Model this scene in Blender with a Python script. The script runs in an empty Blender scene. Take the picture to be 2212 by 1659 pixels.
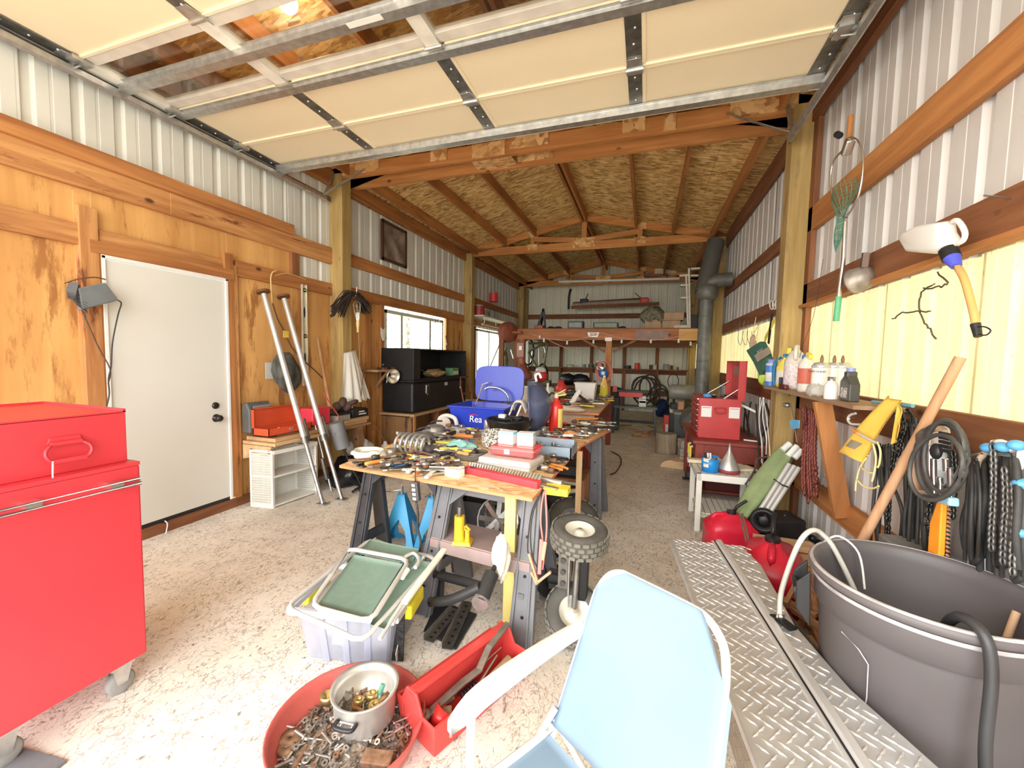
import bpy, math, random
from mathutils import Vector, Matrix, Quaternion
random.seed(7)
R_ = random.Random(11)
SC = bpy.context.scene
COL = SC.collection
V = Vector
ORD = 'first second third fourth fifth sixth seventh eighth ninth tenth eleventh twelfth thirteenth fourteenth fifteenth sixteenth'.split()
# ------------------------------------------------------------------ camera
FPX = 872.865
H = 1.45
CX, CY = 1106.0, 829.5
def _cam(p): return V((p[0]-CX, -(p[1]-CY), -FPX))
_Y = _cam((1395, 778)).normalized()
_X = -_cam((-1550, 719)).normalized()
_Z = _X.cross(_Y).normalized(); _X = _Y.cross(_Z)
RM = Matrix((_X, _Y, _Z))                     # camera axes -> world axes
cam_d = bpy.data.cameras.new('camera'); cam = bpy.data.objects.new('camera', cam_d); COL.objects.link(cam)
cam_d.sensor_width = 36; cam_d.lens = 36*FPX/2212; cam_d.clip_start = .05; cam_d.clip_end = 200
cam.matrix_world = Matrix.Translation((0, 0, H)) @ RM.to_4x4()
SC.camera = cam
def P(px, py, x=None, y=None, z=None):
    """point of the room seen at a pixel of the 2212x1659 photograph, on a plane x=, y= or z="""
    d = RM @ _cam((px, py))
    if x is not None: t = x/d.x
    elif y is not None: t = y/d.y
    else: t = (z-H)/d.z
    return V((d.x*t, d.y*t, H+d.z*t))
# ------------------------------------------------------------------ light
w = bpy.data.worlds.new('overcast_sky'); SC.world = w; w.use_nodes = True
bg = w.node_tree.nodes['Background']; bg.inputs[0].default_value = (1, .985, .955, 1); bg.inputs[1].default_value = 3.2
sd = bpy.data.lights.new('sun', 'SUN'); sd.energy = 3; sd.angle = .2; sd.color = (1, .95, .85)
sun = bpy.data.objects.new('sun', sd); COL.objects.link(sun)
sun.rotation_euler = V((-1, -.35, -.75)).to_track_quat('-Z', 'Y').to_euler()
pd = bpy.data.lights.new('opening_portal', 'AREA'); pd.shape = 'RECTANGLE'; pd.size = 4.7; pd.size_y = 3.3; pd.cycles.is_portal = True
po = bpy.data.objects.new('opening_portal', pd); COL.objects.link(po); po.location = (-1.19, -1.25, 1.65)
po.rotation_euler = V((0, 1, 0)).to_track_quat('-Z', 'Z').to_euler()
SC.view_settings.view_transform = 'Standard'; SC.view_settings.look = 'None'
SC.view_settings.gamma = 1; SC.view_settings.use_curve_mapping = False
SC.view_settings.exposure = 1.6
# ------------------------------------------------------------------ materials
def nt(name):
    m = bpy.data.materials.new(name); m.use_nodes = True
    return m, m.node_tree, m.node_tree.nodes['Principled BSDF']
def _n(t, k, **a):
    n = t.nodes.new(k)
    for i, v in a.items():
        if i.startswith('i_'):
            n.inputs[i[2:].replace('_', ' ')].default_value = v
        else: setattr(n, i, v)
    return n
def ramp(t, src, stops, mode='LINEAR'):
    r = t.nodes.new('ShaderNodeValToRGB'); e = r.color_ramp.elements; r.color_ramp.interpolation = mode
    while len(e) > 1: e.remove(e[-1])
    e[0].position = stops[0][0]; e[0].color = (*stops[0][1], 1)
    for p, c in stops[1:]:
        x = e.new(p); x.color = (*c, 1)
    t.links.new(src, r.inputs[0]); return r.outputs[0]
def coords(t, scale=(1, 1, 1), rot=(0, 0, 0), kind='Object'):
    c = t.nodes.new('ShaderNodeTexCoord'); m = t.nodes.new('ShaderNodeMapping')
    m.inputs['Scale'].default_value = scale; m.inputs['Rotation'].default_value = rot
    t.links.new(c.outputs[kind], m.inputs[0]); return m.outputs[0]
def mixc(t, fac, a, b, mode='MIX'):
    m = t.nodes.new('ShaderNodeMix'); m.data_type = 'RGBA'; m.blend_type = mode
    for s, v in ((0, fac), (6, a), (7, b)):
        if hasattr(v, 'type') and not isinstance(v, (tuple, float)): t.links.new(v, m.inputs[s])
        else: m.inputs[s].default_value = v if s == 0 else (*v, 1)
    return m.outputs[2]
def bump(t, b, h, strength=.3, dist=.01):
    n = t.nodes.new('ShaderNodeBump'); n.inputs['Strength'].default_value = strength; n.inputs['Distance'].default_value = dist
    t.links.new(h, n.inputs['Height']); t.links.new(n.outputs[0], b.inputs['Normal'])
MC = {}
def M(name, col, rough=.5, metal=0.0, var=.12, scale=8, dirt=None, dirt_amt=.5, bmp=0):
    """plain procedural paint, plastic or metal with mottling and optional worn spots"""
    if name in MC: return MC[name]
    m, t, b = nt(name); MC[name] = m
    nz = _n(t, 'ShaderNodeTexNoise', i_Scale=float(scale), i_Detail=4.0); t.links.new(coords(t), nz.inputs['Vector'])
    lo = tuple(max(0, c*(1-var)) for c in col); hi = tuple(min(1, c*(1+var)) for c in col)
    c = ramp(t, nz.outputs[0], [(.3, lo), (.7, hi)])
    if dirt:
        n2 = _n(t, 'ShaderNodeTexNoise', i_Scale=float(scale)*2.3, i_Detail=6.0, i_Roughness=.7); t.links.new(coords(t, (1, 1, .7)), n2.inputs['Vector'])
        f = ramp(t, n2.outputs[0], [(1-dirt_amt*.8, (0, 0, 0)), (min(1, 1.12-dirt_amt*.8), (1, 1, 1))])
        c = mixc(t, f, c, dirt)
    t.links.new(c, b.inputs['Base Color']); b.inputs['Roughness'].default_value = rough; b.inputs['Metallic'].default_value = metal
    if bmp: bump(t, b, nz.outputs[0], bmp)
    return m
def wood(name, c1, c2, axis=0, grain=14, rough=.75, knots=True, stain=None):
    if name in MC: return MC[name]
    m, t, b = nt(name); MC[name] = m
    s = [1.0, 1.0, 1.0]; s[axis] = .07
    co = coords(t, tuple(s))
    nz = _n(t, 'ShaderNodeTexNoise', i_Scale=float(grain), i_Detail=6.0, i_Roughness=.6, i_Distortion=.6); t.links.new(co, nz.inputs['Vector'])
    c = ramp(t, nz.outputs[0], [(.3, c1), (.52, tuple((a+b_)/2 for a, b_ in zip(c1, c2))), (.72, c2)])
    n2 = _n(t, 'ShaderNodeTexNoise', i_Scale=1.3, i_Detail=3.0); t.links.new(coords(t), n2.inputs['Vector'])
    c = mixc(t, .55, c, mixc(t, 1.0, c, ramp(t, n2.outputs[0], [(.35, (.72, .66, .6)), (.6, (1, 1, 1))]), 'MULTIPLY'))
    if knots:
        s2 = [2.2, 2.2, 2.2]; s2[axis] = 1.2
        vo = _n(t, 'ShaderNodeTexVoronoi', i_Scale=2.0, i_Randomness=1.0); t.links.new(coords(t, tuple(s2)), vo.inputs['Vector'])
        f = ramp(t, vo.outputs['Distance'], [(.05, (1, 1, 1)), (.1, (0, 0, 0))])
        c = mixc(t, f, c, tuple(x*.3 for x in c1))
    if stain:
        n3 = _n(t, 'ShaderNodeTexNoise', i_Scale=2.4, i_Detail=8.0, i_Roughness=.7)
        s3 = [2.6, 2.6, 2.6]; s3[axis] = .5; t.links.new(coords(t, tuple(s3)), n3.inputs['Vector'])
        f = ramp(t, n3.outputs[0], [(.55, (0, 0, 0)), (.63, (1, 1, 1))])
        c = mixc(t, f, c, stain)
    t.links.new(c, b.inputs['Base Color']); b.inputs['Roughness'].default_value = rough
    bump(t, b, nz.outputs[0], .25, .004)
    return m
def osb(name, cols, scale=9, rot=0.0, marks=False):
    if name in MC: return MC[name]
    m, t, b = nt(name); MC[name] = m
    def layer(sc, r):
        v = _n(t, 'ShaderNodeTexVoronoi', i_Scale=float(scale)); v.feature = 'F1'
        t.links.new(coords(t, sc, (0, 0, r)), v.inputs['Vector'])
        return v
    a = layer((1, 3.6, 1.5), rot+.3); c = layer((1.4, 4.2, 1.2), rot-.35)
    s = t.nodes.new('ShaderNodeSeparateColor'); t.links.new(a.outputs['Color'], s.inputs[0])
    s2 = t.nodes.new('ShaderNodeSeparateColor'); t.links.new(c.outputs['Color'], s2.inputs[0])
    k1 = ramp(t, s.outputs[0], [(0, cols[0]), (.35, cols[1]), (.7, cols[2]), (1, cols[1])])
    k2 = ramp(t, s2.outputs[1], [(0, cols[2]), (.4, cols[1]), (.9, cols[0])])
    n = _n(t, 'ShaderNodeTexNoise', i_Scale=6.0, i_Detail=5.0); t.links.new(coords(t), n.inputs['Vector'])
    col = mixc(t, ramp(t, n.outputs[0], [(.44, (0, 0, 0)), (.56, (1, 1, 1))]), k1, k2)
    if marks:   # stencilled ink marks and dark flakes
        vo = _n(t, 'ShaderNodeTexNoise', i_Scale=5.0, i_Detail=9.0, i_Roughness=.8); t.links.new(coords(t, (.6, 4.5, 2)), vo.inputs['Vector'])
        col = mixc(t, ramp(t, vo.outputs[0], [(.58, (0, 0, 0)), (.64, (1, 1, 1))]), col, tuple(x*.35 for x in cols[0]))
    t.links.new(col, b.inputs['Base Color']); b.inputs['Roughness'].default_value = .8
    bump(t, b, s.outputs[0], .2, .004)
    return m
def glass(name, col=(.9, 1, .97), refl=.12, rough=.02):
    if name in MC: return MC[name]
    m, t, b = nt(name); MC[name] = m; t.nodes.remove(b)
    tr = _n(t, 'ShaderNodeBsdfTransparent'); tr.inputs[0].default_value = (*col, 1)
    gl = _n(t, 'ShaderNodeBsdfGlossy'); gl.inputs['Roughness'].default_value = rough
    fr = _n(t, 'ShaderNodeLayerWeight'); fr.inputs[0].default_value = .15
    ad = _n(t, 'ShaderNodeMath', operation='MULTIPLY_ADD'); t.links.new(fr.outputs['Facing'], ad.inputs[0]); ad.inputs[1].default_value = .35; ad.inputs[2].default_value = refl
    mx = _n(t, 'ShaderNodeMixShader'); t.links.new(ad.outputs[0], mx.inputs[0]); t.links.new(tr.outputs[0], mx.inputs[1]); t.links.new(gl.outputs[0], mx.inputs[2])
    t.links.new(mx.outputs[0], t.nodes['Material Output'].inputs[0]); return m
def translucent(name, col, trans=.6, spots=None, alpha=0.0):
    if name in MC: return MC[name]
    m, t, b = nt(name); MC[name] = m; t.nodes.remove(b)
    n = _n(t, 'ShaderNodeTexNoise', i_Scale=3.0, i_Detail=8.0, i_Roughness=.7); t.links.new(coords(t, (1, 1, .35)), n.inputs['Vector'])
    c = ramp(t, n.outputs[0], [(.35, tuple(x*.86 for x in col)), (.6, col)])
    if spots:
        v = _n(t, 'ShaderNodeTexNoise', i_Scale=60.0, i_Detail=3.0); t.links.new(coords(t, (1, 1, .5)), v.inputs['Vector'])
        c = mixc(t, ramp(t, v.outputs[0], [(.62, (0, 0, 0)), (.7, (1, 1, 1))]), c, spots)
    d = _n(t, 'ShaderNodeBsdfDiffuse'); tl = _n(t, 'ShaderNodeBsdfTranslucent')
    t.links.new(c, d.inputs[0]); t.links.new(c, tl.inputs[0])
    mx = _n(t, 'ShaderNodeMixShader'); mx.inputs[0].default_value = trans; t.links.new(d.outputs[0], mx.inputs[1]); t.links.new(tl.outputs[0], mx.inputs[2])
    o = mx.outputs[0]
    if alpha:
        tp = _n(t, 'ShaderNodeBsdfTransparent'); tp.inputs[0].default_value = (1, 1, 1, 1)
        m2 = _n(t, 'ShaderNodeMixShader'); m2.inputs[0].default_value = alpha; t.links.new(o, m2.inputs[1]); t.links.new(tp.outputs[0], m2.inputs[2]); o = m2.outputs[0]
    t.links.new(o, t.nodes['Material Output'].inputs[0]); return m
def emit(name, col, s):
    if name in MC: return MC[name]
    m, t, b = nt(name); MC[name] = m
    b.inputs['Base Color'].default_value = (*col, 1); b.inputs['Emission Color'].default_value = (*col, 1); b.inputs['Emission Strength'].default_value = s
    return m
# ------------------------------------------------------------------ mesh builder
WM = {}
def _frame(d, up=None):
    d = d.normalized(); u = V(up) if up is not None else (V((0, 0, 1)) if abs(d.z) < .95 else V((0, 1, 0)))
    s = d.cross(u)
    if s.length < 1e-6: s = d.cross(V((1, 0, 0)))
    s.normalize(); return s, s.cross(d).normalized()
class MB:
    def __init__(s): s.v = []; s.f = []; s.sm = []
    def add(s, vs, fs, smooth=False, mat=None):
        o = len(s.v); s.v += [V(mat @ V(p)) if mat is not None else V(p) for p in vs]
        s.f += [tuple(i+o for i in f) for f in fs]; s.sm += [smooth]*len(fs); return s
    def box(s, c, d, rot=None, taper=1.0):
        x, y, z = d[0]/2, d[1]/2, d[2]/2; k = taper
        vs = [(-x, -y, -z), (x, -y, -z), (x, y, -z), (-x, y, -z), (-x*k, -y*k, z), (x*k, -y*k, z), (x*k, y*k, z), (-x*k, y*k, z)]
        m = Matrix.Translation(V(c))
        if rot is not None: m = m @ (rot if isinstance(rot, Matrix) else Matrix.Rotation(rot, 4, 'Z'))
        return s.add(vs, [(0, 3, 2, 1), (4, 5, 6, 7), (0, 1, 5, 4), (1, 2, 6, 5), (2, 3, 7, 6), (3, 0, 4, 7)], mat=m)
    def bb(s, a, b): # box by corners
        a = V(a); b = V(b); return s.box((a+b)/2, [abs(q) for q in (b-a)])
    def beam(s, a, b, w, h, up=None):
        a = V(a); b = V(b); sd_, u = _frame(b-a, up); sd_ = sd_*w/2; u = u*h/2
        vs = [a-sd_-u, a+sd_-u, a+sd_+u, a-sd_+u, b-sd_-u, b+sd_-u, b+sd_+u, b-sd_+u]
        return s.add(vs, [(0, 1, 2, 3), (7, 6, 5, 4), (0, 4, 5, 1), (1, 5, 6, 2), (2, 6, 7, 3), (3, 7, 4, 0)])
    def cyl(s, a, b, r1, r2=None, n=12, cap=True, smooth=True):
        a = V(a); b = V(b); r2 = r1 if r2 is None else r2; sd_, u = _frame(b-a); vs = []
        for c, r in ((a, r1), (b, r2)):
            for i in range(n):
                t = 2*math.pi*i/n; vs.append(c+(sd_*math.cos(t)+u*math.sin(t))*r)
        s.add(vs, [(i, (i+1) % n, n+(i+1) % n, n+i) for i in range(n)], smooth)
        if cap: s.add(vs, [tuple(range(n))[::-1], tuple(range(n, 2*n))], False)
        return s
    def tube(s, pts, r, n=8, closed=False, sub=0, cap=True):
        pts = [V(p) for p in pts]
        if sub: pts = smoothpts(pts, sub, closed)
        m = len(pts); rr = r if isinstance(r, (list, tuple)) else [r]*m; vs = []; prev = None
        for i, p in enumerate(pts):
            if closed: d = pts[(i+1) % m]-pts[i-1]
            else: d = pts[min(i+1, m-1)]-pts[max(i-1, 0)]
            if d.length < 1e-9: d = V((0, 0, 1))
            d.normalize()
            if prev is None: a, b = _frame(d)
            else:
                a = prev-d*prev.dot(d)
                if a.length < 1e-6: a, _ = _frame(d)
                a.normalize(); b = d.cross(a)
            prev = a
            for k in range(n):
                t = 2*math.pi*k/n; vs.append(p+(a*math.cos(t)+b*math.sin(t))*rr[min(i, len(rr)-1)])
        fs = []
        for i in range(m if closed else m-1):
            j = (i+1) % m
            fs += [(i*n+k, i*n+(k+1) % n, j*n+(k+1) % n, j*n+k) for k in range(n)]
        s.add(vs, fs, True)
        if not closed and cap: s.add(vs, [tuple(range(n))[::-1], tuple(range((m-1)*n, m*n))])
        return s
    def lathe(s, prof, c=(0, 0, 0), n=24, axis=None, sy=1.0, smooth=True, mat=None):
        vs = []; m = Matrix.Translation(V(c))
        if axis is not None: m = m @ V(axis).to_track_quat('Z', 'Y').to_matrix().to_4x4()
        if mat is not None: m = mat
        for r, z in prof:
            for i in range(n):
                t = 2*math.pi*i/n; vs.append((r*math.cos(t), r*sy*math.sin(t), z))
        fs = [(j*n+i, j*n+(i+1) % n, (j+1)*n+(i+1) % n, (j+1)*n+i) for j in range(len(prof)-1) for i in range(n)]
        s.add(vs, fs, smooth, m)
        return s
    def prism(s, poly, ext, smooth=False):
        ext = V(ext); poly = [V(p) for p in poly]; n = len(poly)
        return s.add(poly+[p+ext for p in poly], [tuple(range(n))[::-1], tuple(range(n, 2*n))]+[(i, (i+1) % n, n+(i+1) % n, n+i) for i in range(n)], smooth)
    def ball(s, c, r, n=10, k=6, rot=None):
        r = r if isinstance(r, (tuple, list)) else (r, r, r); vs = []; fs = []
        for j in range(k+1):
            ph = math.pi*j/k
            for i in range(n):
                t = 2*math.pi*i/n; vs.append((r[0]*math.sin(ph)*math.cos(t), r[1]*math.sin(ph)*math.sin(t), r[2]*math.cos(ph)))
        for j in range(k):
            for i in range(n): fs.append((j*n+i, (j+1)*n+i, (j+1)*n+(i+1) % n, j*n+(i+1) % n))
        m = Matrix.Translation(V(c))
        if rot is not None: m = m @ rot
        return s.add(vs, fs, True, m)
    def sheet(s, f, nu, nv, th=0.0, smooth=True):
        """f(u,v)->point, u,v in 0..1; th gives thickness"""
        g = [[V(f(i/nu, j/nv)) for j in range(nv+1)] for i in range(nu+1)]
        vs = [p for r in g for p in r]; w_ = nv+1
        fs = [(i*w_+j, (i+1)*w_+j, (i+1)*w_+j+1, i*w_+j+1) for i in range(nu) for j in range(nv)]
        if not th: return s.add(vs, fs, smooth)
        N = []
        for i in range(nu+1):
            for j in range(nv+1):
                a = g[min(i+1, nu)][j]-g[max(i-1, 0)][j]; b = g[i][min(j+1, nv)]-g[i][max(j-1, 0)]
                n_ = a.cross(b); N.append(n_.normalized() if n_.length > 1e-12 else V((0, 0, 1)))
        k = len(vs); vs2 = vs+[p-n_*th for p, n_ in zip(vs, N)]
        f2 = fs+[tuple(q+k for q in f_)[::-1] for f_ in fs]
        edge = [i*w_ for i in range(nu+1)]+[nu*w_+j for j in range(1, nv+1)]+[i*w_+nv for i in range(nu-1, -1, -1)]+[j for j in range(nv-1, 0, -1)]
        f2 += [(edge[i-1], edge[i], edge[i]+k, edge[i-1]+k) for i in range(len(edge))]
        return s.add(vs2, f2, smooth)
    def build(s, name, mat, parent=None, w=False, bev=0, sub=0):
        me = bpy.data.meshes.new(name)
        vs = s.v
        if w and parent is not None:
            inv = WM[parent].inverted(); vs = [inv @ p for p in vs]
        me.from_pydata([tuple(p) for p in vs], [], s.f); me.polygons.foreach_set('use_smooth', s.sm); me.update()
        me.materials.append(mat)
        o = bpy.data.objects.new(name, me); COL.objects.link(o)
        if parent is not None: o.parent = parent; WM[o] = WM[parent]
        else: WM[o] = Matrix.Identity(4)
        if bev:
            b = o.modifiers.new('bevel', 'BEVEL'); b.width = bev; b.segments = 2; b.limit_method = 'ANGLE'; b.angle_limit = .9
        if sub:
            b = o.modifiers.new('sub', 'SUBSURF'); b.levels = b.render_levels = sub
        return o
def smoothpts(pts, k, closed=False):
    out = []; m = len(pts)
    rng = range(m) if closed else range(m-1)
    for i in rng:
        p1, p2 = pts[i], pts[(i+1) % m]
        p0 = pts[i-1] if (closed or i > 0) else p1; p3 = pts[(i+2) % m] if (closed or i < m-2) else p2
        for q in range(k):
            t = q/k; out.append(.5*((2*p1)+(p2-p0)*t+(2*p0-5*p1+4*p2-p3)*t*t+(3*p1-p0-3*p2+p3)*t**3))
    if not closed: out.append(pts[-1])
    return out
def tag(o, label=None, cat=None, group=None, kind=None):
    if label: o['label'] = label
    if cat: o['category'] = cat
    if group: o['group'] = group
    if kind: o['kind'] = kind
    return o
def thing(name, label, cat, loc=(0, 0, 0), rz=0.0, group=None, rot=None):
    o = bpy.data.objects.new(name, None); COL.objects.link(o)
    m = Matrix.Translation(V(loc)) @ (rot.to_4x4() if rot is not None else Matrix.Rotation(rz, 4, 'Z'))
    o.matrix_world = m; WM[o] = m; o.empty_display_size = .1
    return tag(o, label, cat, group)
def struct(name):
    o = bpy.data.objects.new(name, None); COL.objects.link(o); WM[o] = Matrix.Identity(4); o['kind'] = 'structure'; return o
def dup(root, loc=None, rz=None, label=None, group=None, mat=None, scale=None):
    def cp(o, par):
        c = o.copy(); COL.objects.link(c); WM[c] = WM[o]
        if par is not None: c.parent = par
        for ch in KIDS(o): cp(ch, c)
        return c
    r = cp(root, None)
    m = mat.copy() if mat is not None else Matrix.Translation(V(loc)) @ Matrix.Rotation(rz or 0, 4, 'Z')
    if scale: m = m @ Matrix.Scale(scale, 4)
    r.matrix_world = m; WM[r] = m
    if label: r['label'] = label
    if group: r['group'] = group
    return r
def KIDS(o): return [c for c in WM if c.parent == o]
def rotm(x=0, y=0, z=0): return Matrix.Rotation(z, 4, 'Z') @ Matrix.Rotation(y, 4, 'Y') @ Matrix.Rotation(x, 4, 'X')
def text(name, body, size, mat, parent, loc, rot, ext=.0005, align='CENTER', w=False, shear=0):
    c = bpy.data.curves.new(name, 'FONT'); c.body = body; c.size = size; c.extrude = ext; c.align_x = align; c.align_y = 'CENTER'; c.shear = shear
    o = bpy.data.objects.new('tmp', c); me = bpy.data.meshes.new_from_object(o); bpy.data.objects.remove(o); me.materials.clear(); me.materials.append(mat)
    o = bpy.data.objects.new(name, me); COL.objects.link(o); o.parent = parent
    m = Matrix.Translation(V(loc)) @ rot
    if w: m = WM[parent].inverted() @ m
    o.matrix_local = m; WM[o] = WM[parent]; return o
def face_rot(nrm, up=(0, 0, 1)):
    n = V(nrm).normalized(); x = V(up).cross(n).normalized(); y = n.cross(x)
    return Matrix((x, y, n)).transposed().to_4x4()
# ================================================================== the setting
LX, RX, BY, FY = -3.6, 1.22, 12.0, -1.3
WD = [wood('fir_'+a, (.33, .12, .035), (.62, .28, .09), i) for i, a in enumerate('xyz')]
WR = [wood('rough_fir_'+a, (.36, .13, .04), (.72, .38, .14), i, stain=(.17, .045, .015)) for i, a in enumerate('xyz')]
WDK = [wood('dark_fir_'+a, (.16, .055, .02), (.34, .14, .06), i) for i, a in enumerate('xyz')]
WPO = wood('treated_post', (.36, .24, .08), (.60, .43, .17), 2, stain=(.3, .2, .09))
PLY = wood('plywood_panel', (.56, .27, .08), (.86, .50, .18), 2, grain=5, stain=(.38, .16, .045))
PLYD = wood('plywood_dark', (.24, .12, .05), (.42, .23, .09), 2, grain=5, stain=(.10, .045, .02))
STEEL = M('white_wall_steel', (.72, .72, .67), .45, var=.05, scale=3)
STEELR = M('grey_wall_steel', (.62, .60, .59), .45, var=.06, scale=3)
GALV = M('galvanised_steel', (.55, .55, .54), .38, .85, .18, 22)
GALVD = M('dark_galvanised_steel', (.22, .22, .21), .4, .8, .3, 18)
BLACK = M('black_plastic', (.015, .015, .017), .45, var=.3)
BLKM = M('black_metal', (.02, .02, .022), .4, .4, .3)
WHITE = M('white_paint', (.85, .85, .83), .5, var=.03)
WHITEP = M('white_plastic', (.86, .86, .83), .4, var=.03)
SCREW = M('zinc_screw', (.8, .8, .78), .3, .7)
# floor
m, t, b = nt('dusty_concrete')
co = coords(t)
n1 = _n(t, 'ShaderNodeTexNoise', i_Scale=2.0, i_Detail=8.0, i_Roughness=.65); t.links.new(co, n1.inputs['Vector'])
base = ramp(t, n1.outputs[0], [(.3, (.66, .60, .53)), (.5, (.80, .75, .68)), (.68, (.88, .84, .78))])
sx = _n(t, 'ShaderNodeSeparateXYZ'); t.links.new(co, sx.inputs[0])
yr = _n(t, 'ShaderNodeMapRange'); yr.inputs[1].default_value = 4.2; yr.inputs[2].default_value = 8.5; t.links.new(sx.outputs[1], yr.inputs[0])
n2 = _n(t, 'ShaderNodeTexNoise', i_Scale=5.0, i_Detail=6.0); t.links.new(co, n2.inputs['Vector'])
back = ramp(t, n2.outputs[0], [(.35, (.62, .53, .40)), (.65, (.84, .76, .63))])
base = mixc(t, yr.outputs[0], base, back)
v1 = _n(t, 'ShaderNodeTexNoise', i_Scale=42.0, i_Detail=4.0, i_Roughness=.6, i_Distortion=1.2); t.links.new(coords(t, (1, .6, 1)), v1.inputs['Vector'])
f1 = ramp(t, v1.outputs[0], [(.31, (1, 1, 1)), (.42, (0, 0, 0))])
base = mixc(t, f1, base, (.26, .22, .18))
v2 = _n(t, 'ShaderNodeTexVoronoi', i_Scale=22.0); v2.feature = 'DISTANCE_TO_EDGE'
n4 = _n(t, 'ShaderNodeTexNoise', i_Scale=9.0, i_Detail=4.0); t.links.new(coords(t, (1, .7, 1)), n4.inputs['Vector'])
mv = mixc(t, .25, (0.0, 0.0, 0.0), n4.outputs['Color']); va = _n(t, 'ShaderNodeVectorMath', operation='ADD')
t.links.new(coords(t, (1, .6, 1)), va.inputs[0]); t.links.new(mv, va.inputs[1]); t.links.new(va.outputs[0], v2.inputs['Vector'])
n5 = _n(t, 'ShaderNodeTexNoise', i_Scale=7.0, i_Detail=3.0); t.links.new(co, n5.inputs['Vector'])
crk = ramp(t, v2.outputs['Distance'], [(.012, (1, 1, 1)), (.05, (0, 0, 0))]); gate = ramp(t, n5.outputs[0], [(.40, (0, 0, 0)), (.52, (.85, .85, .85))])
base = mixc(t, mixc(t, 1.0, crk, gate, 'MULTIPLY'), base, (.36, .30, .24))
t.links.new(base, b.inputs['Base Color']); b.inputs['Roughness'].default_value = .8; bump(t, b, v1.outputs[0], .35, .01)
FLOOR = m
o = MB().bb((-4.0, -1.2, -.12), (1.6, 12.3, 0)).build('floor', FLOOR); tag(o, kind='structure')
o = MB().bb((-30, -25, -.2), (30, 40, -.13)).build('ground', M('gravel_yard', (.42, .42, .36), .9, var=.3, scale=6)); tag(o, kind='structure')
# ---- ribbed steel sheets
RIB = [(0, 0), (.03, 0), (.046, .021), (.084, .021), (.10, 0), (.16, 0), (.163, .002), (.178, .002), (.181, 0), (.2286, 0)]
def ribbed(name, parent, mat, p0, du, length, z0, z1, out, start=0.0, width=.9144):
    """steel sheets of four ribs each, side by side from p0 along du"""
    du = V(du); out = V(out); s = 0.0
    zt = z1 if callable(z1) else (lambda q: z1)
    while s < length-1e-4:
        e = min(s+width+.014, length); pr = []
        k = math.floor(s/.2286)
        while True:
            stop = False
            for u, h in RIB[:-1]:
                q = k*.2286+u
                if q < s-1e-6: continue
                if q > e+1e-6: stop = True; break
                pr.append((q, h))
            if stop: break
            k += 1
        if pr[0][0] > s+1e-6: pr.insert(0, (s, 0))
        if pr[-1][0] < e-1e-6: pr.append((e, 0))
        th = .0015*(int(s/width) % 2); vs = []; n = len(pr)
        for q, h in pr:
            a = V(p0)+du*q+out*(h+th); vs += [(a.x, a.y, z0), (a.x, a.y, zt(a))]
        MB().add(vs, [(2*i, 2*i+1, 2*i+3, 2*i+2) for i in range(n-1)]).build(name, mat, parent)
        s += width
wl = struct('wall_left'); wr = struct('wall_right'); wb = struct('wall_back'); wf = struct('wall_front')
MX = LX-.042
ribbed('steel_sheet', wl, STEEL, (MX, FY, 0), (0, 1, 0), 3.55-FY, 2.5, 3.72, (-1, 0, 0))
ribbed('steel_sheet', wl, STEEL, (MX, 3.3, 0), (0, 1, 0), 8.2-3.3, 2.2, 3.72, (-1, 0, 0))
ribbed('steel_sheet', wl, STEEL, (MX, 8.2, 0), (0, 1, 0), 12-8.2, 2.1, 3.72, (-1, 0, 0))
ribbed('steel_sheet', wl, STEEL, (MX, 10.1, 0), (0, 1, 0), 1.9, 0, 2.1, (-1, 0, 0))
ribbed('steel_sheet', wr, STEELR, (RX+.042, FY, 0), (0, 1, 0), BY-FY, 1.9, 3.72, (1, 0, 0))
ribbed('steel_sheet', wr, STEELR, (RX+.042, FY, 0), (0, 1, 0), BY-FY, -.02, 1.25, (1, 0, 0))
FIBER = translucent('fibreglass_skylight', (.82, .74, .42), .10, spots=(.55, .5, .3))
# the fibreglass band has torn, cracked sheets near the doorway
ribbed('fibreglass_sheet', wr, FIBER, (RX+.043, FY, 0), (0, 1, 0), BY-FY, 1.15, 2.0, (1, 0, 0), width=.686)
gz = lambda a: 3.62+.22*(2.41-abs(a.x+1.19))
ribbed('steel_sheet', wb, M('cream_wall_steel', (.76, .73, .60), .45, var=.05, scale=3), (LX-.05, BY, 0), (1, 0, 0), 4.92, 0, lambda a: gz(a)+.05, (0, 1, 0))
BRASS = M('brown_crack', (.10, .08, .05), .8)
def crack(pts):
    q = [P(*p, x=RX+.041) for p in pts]; m_ = MB(); out = []
    for a, b_ in zip(q, q[1:]):
        for k in range(4):
            f = k/4; out.append(a.lerp(b_, f)+V((0, R_.uniform(-.006, .006), R_.uniform(-.006, .006))))
    out.append(q[-1]); m_.tube([p+V((.0, 0, 0)) for p in out], .0038, 5).build('crack', BRASS, wr)
crack([(2025, 588), (2048, 612), (2030, 620), (1995, 622)]); crack([(2018, 612), (1990, 632), (1985, 665), (1990, 672)])
crack([(1928, 690), (1948, 675), (1995, 672), (2010, 672)]); crack([(1985, 675), (1998, 700), (2008, 712), (2022, 732)])
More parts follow.
